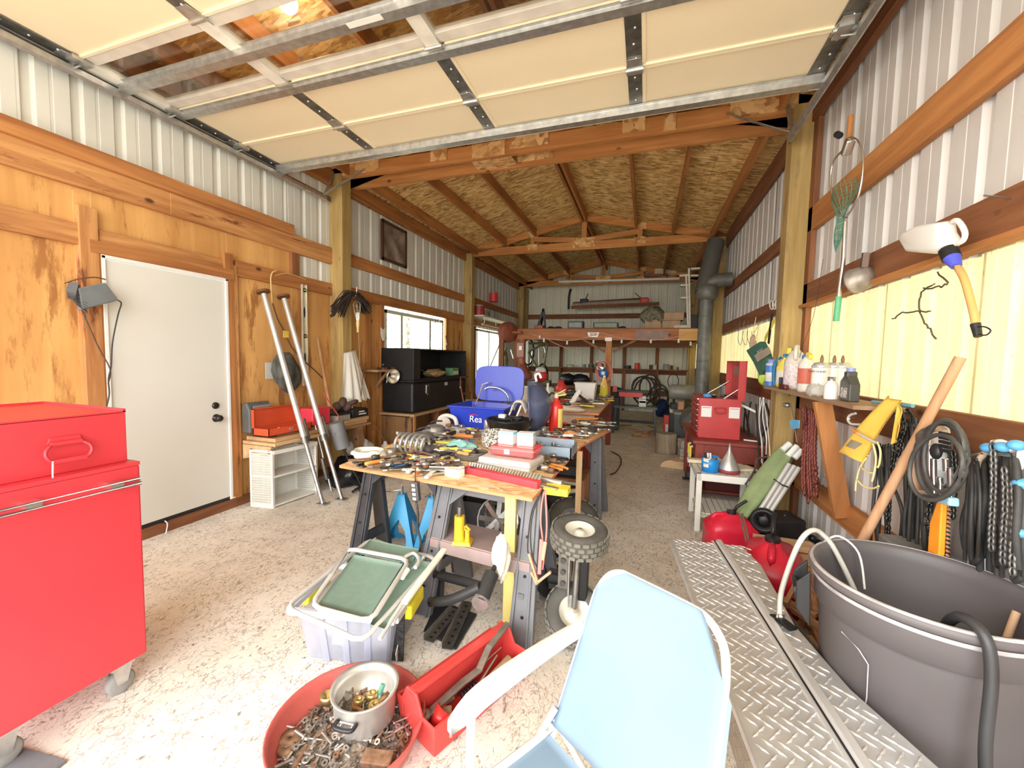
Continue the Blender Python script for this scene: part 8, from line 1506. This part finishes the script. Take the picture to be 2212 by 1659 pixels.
for px, py in ((1175, 735), (1225, 740), (1282, 738), (1343, 737), (1406, 737), (1466, 736), (1166, 728), (1492, 742)): p = P(px, py, y=7.94); f = MB().cyl(p+Z1*.03, p-Z1*.0, .018, n=8).build('socket', WHITEP, t_, 1); MB().ball(p-Z1*.02, .022, 8, 6).build('bulb', M('bulb_white', (.8, .78, .7), .2), f, 1)
t_ = thing('pulley_wheel', 'big rusty red flanged pulley wheel at the left end of the loft beam', 'wheel', P(1097, 720, y=7.8)); c = P(1097, 718, y=7.85); RR = M('rust_red', (.30, .09, .05), .6, .2, .3); MB().lathe([(0, -.09), (.12, -.09), (.20, -.08), (.21, -.05), (.13, -.03), (.13, .03), (.21, .05), (.2, .08), (.1, .09), (0, .09)], c, 28, (1, -.6, 0)).build('wheel', RR, t_, 1); MB().cyl(c, c+V((.3, 0, 0)), .03).build('axle', RR, t_, 1)
t_ = thing('pillar_drill', 'tall rusty red iron pillar drill below the pulley wheel', 'drill press', P(1120, 900, z=0)); c = V((-2.35, 7.75, 0)); MB().bb(c+V((-.09, -.08, 0)), c+V((.09, .08, .55))).build('pedestal', RR, t_, 1, bev=.02); MB().cyl(c+V((0, 0, .5)), c+V((0, 0, 1.82)), .07, n=14).build('column', RR, t_, 1); MB().lathe([(0, 0), (.14, 0), (.19, .06), (.19, .14), (.12, .2), (.07, .32), (0, .32)], c+V((.05, -.1, 1.0)), 20).build('gear_housing', RR, t_, 1); MB().bb(c+V((-.08, -.12, 1.45)), c+V((.07, -.02, 1.75))).build('head', M('drill_head', (.30, .16, .12), .5, .3), t_, 1, bev=.015); MB().bb(c+V((-.03, -.125, 1.6)), c+V((.03, -.121, 1.68))).build('label_plate', WHITEP, t_, 1)
MB().bb((-2.85, 7.75, 0), (-2.75, 7.83, 1.9)).build('side_post', WDK[2], t_, 1)
# clutter rack between drill and centre post
def ext(name, lab, cat, x0, y0, x1, y1, Y, mat, dep=.2, bev=.01, base=None):
    a, b = P(x0, y1, y=Y), P(x1, y0, y=Y)
    if base is not None: a.z = base
    o = MB().bb((a.x, Y, a.z), (b.x, Y+dep, b.z)).build(name, mat, bev=bev)
    if lab: tag(o, lab, cat)
    return o
def boxthing(name, lab, cat, x0, y0, x1, y1, Y, mat, dep=.25, base=None, lid=None, front=None):
    a, b = P(x0, y1, y=Y), P(x1, y0, y=Y); zb = a.z if base is None else base; t_ = thing(name, lab, cat, ((a.x+b.x)/2, Y+dep/2, zb)); MB().bb((a.x, Y, zb+.001), (b.x, Y+dep, b.z)).build('body', mat, t_, 1, bev=.008)
    if lid: MB().bb((a.x-.01, Y-.01, b.z-.03), (b.x+.01, Y+dep+.01, b.z+.012)).build('lid', lid, t_, 1, bev=.004)
    if front: MB().bb((a.x+.03, Y-.004, zb+.04), (b.x-.03, Y-.001, (zb+b.z)/2+.05)).build('front_panel', front, t_, 1)
    return t_
DKG = M('dark_green_case', (.05, .09, .08), .5, var=.3); GRY = M('mid_grey', (.3, .3, .28), .6, var=.2); CRM = M('cream_board', (.68, .60, .46), .7)
boxthing('storage_case', 'dark green case on the loft, left of the longer one', 'case', 1226, 693, 1259, 712, 8.3, DKG, base=LZ, front=GRY)
boxthing('storage_case', 'long dark olive case on the loft above the number plate', 'case', 1281, 696, 1335, 712, 8.3, DKG, base=LZ, front=M('olive_pale', (.28, .3, .2), .6))
boxthing('cardboard_box', 'brown cardboard box on the loft, under the olive bag', 'box', 1392, 690, 1428, 712, 8.3, M('cardboard', (.42, .28, .17), .8, var=.15), base=LZ)
heap('olive_bag', 'dark olive net bag on top of the brown box on the loft', 'bag', P(1410, 683, y=8.4), .20, M('olive_net', (.16, .15, .10), .8, var=.6, scale=30), 12, (1.1, .8, .8))
for k, (x0, y0, x1, y1, l) in enumerate(((1430, 692, 1470, 712, 'lower large flattened brown carton at the right of the loft'), (1434, 674, 1478, 692, 'upper crumpled brown carton at the right of the loft'), (1455, 702, 1486, 711, 'cream folded sheet at the right edge of the loft'))): boxthing('cardboard_box', l, 'box', x0, y0, x1, y1, 8.25-.04*k, M('cardboard', (0, 0, 0)) if k < 2 else CRM, .3, base=LZ if k != 1 else None)
boxthing('dark_chest', 'black box on the loft beside the stove pipe', 'box', 1488, 680, 1508, 712, 8.3, BLACK, base=LZ); boxthing('wooden_crate', 'tall brown board box on the loft right of the stove pipe', 'box', 1542, 655, 1567, 712, 8.3, M('brown_board', (.26, .18, .10), .8), base=LZ)
t_ = thing('a_frame_jack', 'dark folding A frame stand on the loft near its left end', 'stand', P(1172, 712, y=8.4)); a = P(1174, 668, y=8.4); [MB().beam(a, P(px, 711, y=8.4+dy), .04, .05).build('leg', BLKM, t_, 1) for px, dy in ((1160, 0), (1178, .0), (1168, .4))]
boxthing('red_can', 'small orange tin lying at the foot of the A frame stand on the loft', 'tin', 1154, 702, 1172, 712, 8.15, M('rust_red', (0, 0, 0)), .12, base=LZ)
for k, (x0, x1) in enumerate(((1184, 1196), (1198, 1212), (1337, 1352))): heap('dark_oddment', ('left', 'middle', 'right')[k]+' low heap of dark oddments on the loft beam', 'scrap', P((x0+x1)/2, 709, y=8.2), .07, BLACK, 30+k, (1.2, .8, .5), 14)
# boat / canoe shape on the back wall, fluorescent tube
t_ = thing('upturned_boat', 'long pale boat like board stored high on the back wall', 'boat', P(1318, 655, y=11.5)); c0, c1 = P(1238, 664, y=11.5), P(1398, 656, y=11.5)
MB().sheet(lambda u_, v_: c0.lerp(c1, u_)+V((0, -.3*math.cos(math.pi*v_)*math.sin(math.pi*min(1, .12+u_*.88))**.5, .13*math.sin(math.pi*v_))), 24, 10, th=.02).build('hull', M('pale_hull', (.50, .44, .34), .6, var=.2), t_, 1); MB().beam(c0+Z1*.12, c1+Z1*.14, .06, .05).build('keel', M('dark_maroon', (0, 0, 0)), t_, 1); MB().beam(c0-Z1*.04+V((.0, -.3, 0)), c1-Z1*.04+V((.3, -.3, 0)), .05, .08).build('support_rail', WDK[0], t_, 1)
for k, (px, py) in enumerate(((1262, 650), (1392, 648))): t_ = thing('chainsaw', ('left', 'right')[k]+' small red and black chainsaw standing on the boat board', 'chainsaw', P(px, py, y=11.4)); p = P(px, py+2, y=11.4); MB().box(p, (.22, .14, .16)).build('body', REDL if k else BLACK, t_, 1, bev=.03); MB().beam(p, p+V((-.25 if k else .1, 0, .22)), .06, .02).build('bar', TM['dark'], t_, 1)
t_ = thing('fluorescent_lamp', 'long white fluorescent tube lamp hung below the far truss', 'lamp', P(1340, 607, y=11.2)); MB().beam(P(1207, 609, y=11.2), P(1468, 602, y=11.2), .05, .05).build('tube', WHITEP, t_, 1); [MB().cyl(P(px, 605, y=11.2), P(px, 590, y=11.2), .008).build('hanger', BLKM, t_, 1) for px in (1230, 1440)]
o = MB().tube([P(1233, 624, y=11.95), P(1229, 640, y=11.95), P(1228, 668, y=11.95)], .03, 6, sub=3).build('rubber_strip', BLACK); tag(o, 'black rubber strip hanging on the back wall', 'strip')
boxthing('red_board', 'dull red panel resting on the far truss chord', 'panel', 1390, 590, 1428, 598, 11.3, M('rust_red', (0, 0, 0)), .1); boxthing('tan_board', 'tan board resting on the far truss at the right', 'panel', 1414, 578, 1462, 592, 11.3, CRM, .1)
# lath ladder and white shelf by the stovepipe
t_ = thing('ladder', 'white narrow ladder standing on the loft left of the stove pipe', 'ladder', P(1488, 712, y=8.2)); a0, a1 = P(1482, 592, y=8.2), P(1486, 712, y=8.2); b0, b1 = P(1488, 580, y=8.2), P(1490, 712, y=8.2)
for a, b in ((a0, a1), (b0, b1)): b.z = LZ; MB().beam(a, b, .03, .04, (0, 1, 0)).build('rail', M('aged_white', (.68, .64, .54), .6), t_, 1)
for k, (px, py) in enumerate(((1468, 597), (1470, 618), (1470, 645), (1492, 582), (1492, 597))): p = P(px, py, y=8.2); MB().bb(p+V((0, 0, 0)), p+V((.16, .12, .03))).build('rung', M('aged_white', (0, 0, 0)), t_, 1)
# stove and pipes
SP = M('stove_pipe_grey', (.16, .16, .145), .55, .4, .25, 10, dirt=(.35, .34, .3), dirt_amt=.25)
t_ = thing('stove_pipe', 'grey sheet metal stove pipe rising to a branch and turning to the right wall', 'stove pipe', (.83, 7.0, .0)); sx, sy = P(1518, 800, y=7.0).x, 7.0
for z0, z1 in ((.75, 1.45), (1.452, 2.15), (2.152, 2.62)): MB().cyl((sx, sy, z0), (sx, sy, z1), .10, n=22).build('pipe_length', SP, t_, 1); MB().lathe([(.101, 0), (.108, .01), (.101, .02)], (sx, sy, z1-.01), 22).build('seam_ring', SP, t_, 1)
MB().tube([(sx, sy, 2.55), (sx+.04, sy, 2.66), (sx+.15, sy, 2.70), (RX-.02, sy, 2.71)], .105, 18, sub=4).build('elbow', SP, t_, 1); MB().cyl((sx-.05, sy, 2.5), (sx+.12, sy+.2, 3.35), .13, n=22).build('branch_pipe', M('dark_pipe_grey', (.10, .10, .09), .6, .3), t_, 1); MB().lathe([(.10, 0), (.16, .05), (.16, .18), (.11, .24)], (sx, sy, 2.40), 22).build('collar', SP, t_, 1)
t_ = thing('wood_stove', 'dark grey barrel wood stove behind the red bench', 'stove', (.85, 7.0, 0)); MB().lathe([(0, -.45), (.26, -.45), (.28, -.42), (.28, .42), (.26, .45), (0, .45)], (.85, 7.0, .47), 26, (0, 1, .0)).build('barrel', SP, t_, 1); [MB().beam((.85+s*.22, y, .0), (.85+s*.12, y, .3), .04, .04).build('leg', BLKM, t_, 1) for s in (-1, 1) for y in (6.7, 7.3)]; MB().cyl((.85, 7.0, .7), (.85, 7.0, .78), .11).build('flue_collar', SP, t_, 1); MB().bb((.72, 6.53, .36), (.98, 6.55, .60)).build('door', BLKM, t_, 1, bev=.006)
# shelf on back wall with tins
t_ = thing('back_shelf', 'long brown plank shelf along the back wall under the loft', 'shelf', (-.6, 11.8, 1.2)); MB().bb((-2.6, 11.65, 1.17), (1.1, 11.9, 1.20)).build('board', WDK[0], t_, 1); [MB().bb((x, 11.7, 1.05), (x+.04, 11.9, 1.17)).build('bracket', WDK[2], t_, 1) for x in (-2.4, -1, .3)]
cs = ((1370, 1382, 789, REDL, 'red tin'), (1402, 1410, 792, M('rust', (0, 0, 0)), 'brown tin'), (1410, 1419, 791, CRM, 'cream tin'), (1432, 1446, 790, GRY, 'white and green tin'), (1448, 1454, 792, M('rust', (0, 0, 0)), 'brown jar'), (1345, 1366, 794, BLACK, 'flat black case'), (1222, 1240, 795, CRM, 'flat pale book'), (1258, 1264, 794, GRY, 'small grey jar'), (1270, 1282, 793, TM['dark'], 'dark lumpy tool'), (1462, 1466, 795, TM['dark'], 'tiny dark jar'))
for x0, x1, y0, mt, l in cs:
    a = P(x0, 800, y=11.7); b = P(x1, y0, y=11.7); r_ = (b.x-a.x)/2; t_ = thing('tin', l+' on the back wall shelf', 'tin', (a.x+r_, 11.76, 1.2)); MB().cyl((a.x+r_, 11.76, 1.201), (a.x+r_, 11.76, 1.2+(800-y0)*.0145), min(r_, .09), n=12).build('tin_body', mt, t_, 1); MB().cyl((a.x+r_, 11.76, 1.2+(800-y0)*.0145), (a.x+r_, 11.76, 1.212+(800-y0)*.0145), min(r_, .09)*.9, n=12).build('lid', GRY, t_, 1)
# wall lamp reel in front of the centre post
t_ = thing('cord_reel', 'blue cord reel with red cable looped on the loft centre post', 'reel', P(1303, 805, y=7.9)); c = P(1303, 806, y=7.9); MB().lathe([(0, -.03), (.09, -.03), (.09, -.02), (.04, -.02), (.04, .02), (.09, .02), (.09, .03), (0, .03)], c, 24, (0, -1, 0)).build('reel', M('reel_blue', (.04, .16, .5), .4), t_, 1); MB().bb(c+V((-.03, -.034, -.03)), c+V((.03, -.031, .03))).build('white_label', WHITE, t_, 1)
for k in range(3): MB().tube([c+V(((.12+.02*k)*math.cos(a)+.02, -.04, (.17+.02*k)*math.sin(a)+.03)) for a in [j*.628 for j in range(10)]], .008, 6, closed=True).build('red_cable', M('faded_pink_red', (0, 0, 0)), t_, 1)
t_ = thing('clamp_lamp', 'clamp lamp with a round bright reflector above the blue cord reel', 'lamp', P(1297, 790, y=7.8)); MB().lathe([(.02, .08), (.05, .06), (.09, .01), (.095, 0), (.085, .008), (.045, .055)], P(1296, 790, y=7.8), 22, (.3, .9, .3)).build('reflector', CHR, t_, 1); MB().cyl(P(1299, 787, y=7.88), P(1303, 782, y=7.95), .03).build('lamp_socket', BLACK, t_, 1)
o = boxthing('tool_wrench', 'red pipe wrench hanging below the blue cord reel', 'wrench', 1303, 818, 1312, 826, 7.85, REDL, .03)
# black bench frame with red board, hose coils
t_ = thing('sawbench', 'black steel bench frame with a red rail in the aisle beyond the far table', 'bench', (-.3, 8.4, 0)); Yb = 8.2; a, b = P(1325, 874, y=Yb), P(1420, 876, y=Yb)
MB().bb((a.x, Yb, .50), (b.x, Yb+.35, .54)).build('top', M('grey_green_top', (.16, .17, .14), .6), t_, 1); MB().bb((a.x, Yb, .22), (b.x, Yb+.04, .27)).build('stretcher', BLKM, t_, 1)
for x in (a.x+.05, b.x-.05):
    for y in (Yb+.02, Yb+.33): MB().beam((x, y, .50), (x+(.04 if x > 0 else -.04), y+(-.06 if y < Yb+.1 else .06), 0), .04, .04).build('leg', BLKM, t_, 1)
c0_, c1_ = P(1337, 852, y=Yb), P(1388, 852, y=Yb); MB().bb((c0_.x, Yb-.02, c0_.z-.04), (c1_.x, Yb, c0_.z+.05)).build('red_rail', REDL, t_, 1, bev=.004); MB().bb((c0_.x-.05, Yb, c0_.z+.05), (c1_.x+.1, Yb+.2, c0_.z+.09)).build('black_rail', BLKM, t_, 1); MB().bb((c0_.x+.02, Yb+.05, .54), (c0_.x+.06, Yb+.09, c0_.z+.05)).build('upright', BLKM, t_, 1); MB().bb((c1_.x-.02, Yb+.05, .54), (c1_.x+.02, Yb+.09, c0_.z+.05)).build('upright', BLKM, t_, 1)
MB().bb((c0_.x-.12, Yb-.03, c0_.z+.05), (c0_.x-.04, Yb+.03, c0_.z+.16)).build('red_block', REDL, t_, 1)
for k in range(3): boxthing('white_block', ('lowest', 'middle', 'top')[k]+' of three white cartons stacked on the black bench frame', 'box', 1380, 866-5*k, 1396, 874-7*k, Yb+.02, WHITEP, .12, base=.541+.07*k).scale = (1, 1, 1)
for k, (cx, cy, rx, ry, l) in enumerate(((1390, 843, 22, 28, 'large'), (1398, 848, 25, 30, 'widest'), (1385, 838, 18, 22, 'inner'), (1424, 855, 17, 22, 'right hand'), (1428, 862, 14, 20, 'small right hand'), (1455, 824, 10, 14, 'thin arched'), (1404, 838, 20, 26, 'upper'))):
    c = P(cx, cy, y=11.0); o = MB().tube([c+V((rx*.0130*math.cos(a), .03*k, ry*.0130*math.sin(a))) for a in [j*.4189 for j in range(15)]], .022 if k != 5 else .01, 6, closed=True).build('cable_coil', M('brown_black_cable', (.05, .035, .03), .6)); tag(o, l+' loop of the dark cable coils on the back wall', 'cable')
t_ = thing('outboard_tank', 'pale grey horizontal tank by the back wall left of the stove pipe', 'tank', P(1460, 850, y=10.0)); c0_, c1_ = P(1444, 846, y=10.0), P(1496, 848, y=10.0); MB().lathe([(0, 0), (.14, .02), (.17, .06), (.17, .54), (.14, .58), (0, .6)], c0_, 20, (1, 0, 0)).build('tank', M('tank_grey', (.45, .44, .38), .5, .2), t_, 1); [MB().bb((x, 9.95, 0), (x+.05, 10.05, c0_.z-.12)).build('leg', BLKM, t_, 1) for x in (c0_.x+.1, c0_.x+.5)]
heap('blue_bag', 'dark blue bag on the floor beside the black bench frame', 'bag', P(1430, 900, z=0)+V((0, 0, .18)), .22, M('navy_cloth', (.01, .03, .10), .6, var=.3), 44, (.8, .8, 1.1))
boxthing('red_white_carton', 'small red and white carton on the floor in front of the dark blue bag', 'carton', 1434, 898, 1448, 914, 8.0, REDL, .12, base=0, front=WHITE)
boxthing('grey_machine', 'grey steel cabinet machine on the floor left of the red bench', 'machine', 1455, 893, 1482, 945, 7.2, M('machine_grey', (.12, .13, .13), .6, .3), .4, base=.12, lid=GRY).scale = (1, 1, 1)
boxthing('orange_block', 'orange wooden block on top of the grey cabinet machine', 'block', 1465, 868, 1478, 885, 7.3, M('orange_wood', (.6, .28, .14), .6), .1, base=P(0, 893, y=7.2).z if 0 else None)
for k, (x0, y0, x1, y1, mt, l) in enumerate(((1447, 885, 1468, 892, CRM, 'cream board on the junk pile near the grey cabinet machine'), (1449, 873, 1464, 884, BLACK, 'black box on the junk pile near the grey cabinet machine'))): boxthing('junk_box', l, 'box', x0, y0, x1, y1, 7.7, mt, .3)
boxthing('junk_stand', 'dark crate supporting the junk pile near the stove', 'crate', 1446, 892, 1470, 925, 7.7, M('dark_crate', (0, 0, 0)), .35, base=0)
# left far corner: bicycle-like hanging machine, rack, green engine
t_ = thing('hanging_bicycle', 'olive and chrome bicycle frame hanging under the left part of the loft', 'bicycle', P(1160, 770, y=9.0)); OL = M('olive_metal', (.13, .13, .07), .5, .4, .4); c = P(1150, 770, y=9.0)
for dx, dz, r_ in ((-.1, .1, .30), (.25, -.45, .28)): MB().tube([c+V((dx+r_*.35*math.cos(a), .1*math.cos(a), dz+r_*math.sin(a))) for a in [j*.3307 for j in range(19)]], .02, 6, closed=True).build('wheel', BLKM, t_, 1)
for a, b in (((-.1, .1), (.25, -.45)), ((-.1, .3), (.35, .3)), ((.35, .3), (.25, -.45)), ((-.1, .1), (.35, .35)), ((-.2, .35), (-.25, -.3))): MB().cyl(c+V((a[0], 0, a[1])), c+V((b[0], 0, b[1])), .025, n=8).build('frame_tube', OL if a[0] else CHR, t_, 1)
for k in range(9): a = P(1108+9*k+R_.uniform(-3, 3), 745+R_.uniform(0, 50), y=9.3); o = MB().cyl(a, a+V((R_.uniform(-.1, .1), 0, R_.uniform(.2, .45))), .014, n=7).build('hanging_tool', (CHR, WHITEP, TM['steel'], TM['dark'])[k % 4]); tag(o, ('chrome', 'white', 'steel', 'dark')[k % 4]+' rod among the tools hanging under the left part of the loft', 'rod', 'rods under the left part of the loft')
boxthing('white_panel', 'pale metal panel hanging under the loft behind the pillar drill', 'panel', 1120, 736, 1142, 800, 9.6, M('pale_panel', (.6, .6, .52), .5), .03)  # thin sheet metal panel
t_ = thing('mini_bike', 'olive metal engine stand with a red and white tank behind the grill lid', 'engine', P(1165, 850, y=8.6)); c = P(1168, 812, y=8.6); MB().ball(c, (.16, .1, .14), 16, 10).build('red_tank', REDL, t_, 1); MB().ball(c+Z1*.12, (.12, .09, .08), 14, 8).build('white_dome', WHITEP, t_, 1); MB().bb(c+V((-.25, -.1, -.9)), c+V((.25, .3, -.2))).build('engine_block', OL, t_, 1, bev=.03); MB().bb(c+V((-.2, 0, -.95-c.z+.95)), c+V((.2, .2, -.1))).build('stand', OL, t_, 1)
t_ = thing('rear_bench', 'dark workbench under the loft with black bags on it', 'workbench', (-1.6, 9.8, 0)); MB().bb((-2.4, 9.4, .78), (-.8, 10.1, .82)).build('top', WDK[0], t_, 1); [MB().bb((x, y, 0), (x+.08, y+.08, .78)).build('leg', WDK[2], t_, 1) for x in (-2.38, -.9) for y in (9.42, 10.0)]
for k, (px, l) in enumerate(((1225, 'left black bag on the dark workbench under the loft'), (1252, 'right black bag on the dark workbench under the loft'))): c = P(px, 848, y=9.6); heap('black_bag', l, 'bag', (c.x, 9.7, .95), .18, BLACK, 50+k, (1.3, .8, .7), 16)
boxthing('red_jerrycan', 'red round can on the dark workbench under the loft', 'can', 1204, 822, 1218, 850, 9.5, REDL, .2, base=.822)
heap('green_cover', 'dark green cloth heap right of the far work table', 'cloth', P(1325, 848, y=8.6), .2, M('dark_green_cloth', (.06, .08, .05), .8), 57, (1.2, .8, .6), 18)
boxthing('green_stand', 'dark stand under the green cloth heap', 'stand', 1312, 858, 1338, 900, 8.5, M('dark_crate', (0, 0, 0)), .3, base=0)
# wall shelf rack over the far left window
t_ = thing('wire_rack_shelf', 'cream plank shelf on wire brackets above the far left window', 'shelf', (-3.4, 8.6, 2.3)); MB().bb((-3.6, 7.9, 2.30), (-3.25, 10.2, 2.33)).build('board', CRM, t_, 1); MB().bb((-3.3, 7.9, 2.12), (-3.26, 10.2, 2.15)).build('rail', CRM, t_, 1)
for y in (8.0, 8.7, 9.3, 9.9): MB().cyl((-3.28, y, 2.13), (-3.28, y, 2.31), .01).build('bracket', GALV, t_, 1)
for k, (px, py, r_, h, mt, l) in enumerate(((1066, 650, .10, .2, REDL, 'red can on the girt above the far left window'), (1035, 678, .12, .2, REDD, 'dark red tin on the cream plank shelf'), (1062, 686, .08, .16, GRY, 'dark jar on the cream plank shelf'))):
    c = P(px, py, x=-3.45); c.z = (2.745, 2.332, 2.332)[k]; t_ = thing('tin', l, 'tin', c); MB().cyl(c, c+Z1*h, r_, n=14).build('tin_body', mt, t_, 1); MB().cyl(c+Z1*h, c+Z1*(h+.03), r_*.8, n=14).build('lid', GRY, t_, 1)
t_ = thing('tripod_stand', 'black stand with slanting legs in front of the far left window', 'stand', (-3.2, 8.6, 0)); [MB().cyl(P(*a, x=-3.3), P(*b, x=-3.3), .014, n=7).build('leg', OL, t_, 1) for a, b in (((1085, 730), (1052, 808)), ((1095, 750), (1070, 806)), ((1092, 720), (1090, 800)))]
t_ = thing('bicycle_wheel', 'dark bicycle tyre hanging edge on at the right of the far left window', 'wheel', P(1090, 780, y=8.3)); c = P(1089, 790, y=8.3); MB().tube([c+V((.05*math.cos(a), .04, .30*math.sin(a))) for a in [j*.3307 for j in range(19)]], .028, 7, closed=True).build('tyre', M('olive_tyre', (.12, .1, .05), .7), t_, 1); MB().tube([c+V((.04*math.cos(a), .04, .26*math.sin(a))) for a in [j*.3307 for j in range(19)]], .01, 6, closed=True).build('rim', CHR, t_, 1)
# white-headed hooks & a coat of small tools on the left posts
for k, (px, py, x_) in enumerate(((935, 690, -3.57), (945, 688, -3.57), (1008, 693, -3.42), (1015, 701, -3.42))): c = P(px, py, x=x_); o = MB().tube([c, c+V((.03, 0, -.02)), c+V((.04, .02, -.06)), c+V((.03, .03, -.03))], .008, 6, sub=2).build('wall_hook', TM['steel']); tag(o, ('left', 'right')[k % 2]+' metal hook '+('above the left window', 'on the second left post')[k//2], 'hook')
for k, (px, py, px2, py2, l) in enumerate(((993, 715, 990, 755, 'rusty bar hanging right of the left window'), (828, 752, 828, 790, 'rusty wrench hanging left of the black open box'), (963, 725, 966, 745, 'dark pulley hanging at the right end of the left window'))): a, b = P(px, py, x=-3.56), P(px2, py2, x=-3.56); t_ = thing('hanging_tool', l, 'tool', a); MB().cyl(a, b, .012, n=8).build('bar', M('rust', (0, 0, 0)), t_, 1); MB().cyl(b+Z1*.03, b-Z1*.0, .025, n=8).build('end', TM['dark'], t_, 1)
# floor bits
rf = random.Random(2)
for k in range(12): p = P(1340+rf.uniform(0, 70), 918+rf.uniform(0, 25), z=.012); o = MB().box((0, 0, 0), (rf.uniform(.1, .25), .03, .02), rf.uniform(0, 3)).build('wood_scrap', WD[0]); o.location = p; tag(o, 'splinter of wood on the aisle floor in front of the black bench frame', 'scrap', 'wood splinters on the aisle floor')
o = MB().tube([P(*p, z=.01) for p in ((1320, 975), (1338, 985), (1342, 1000), (1330, 1020), (1318, 1025))], .008, 6, sub=4).build('floor_cable', CORDK); tag(o, 'thin dark cord curving over the aisle floor beside the second table', 'cord')
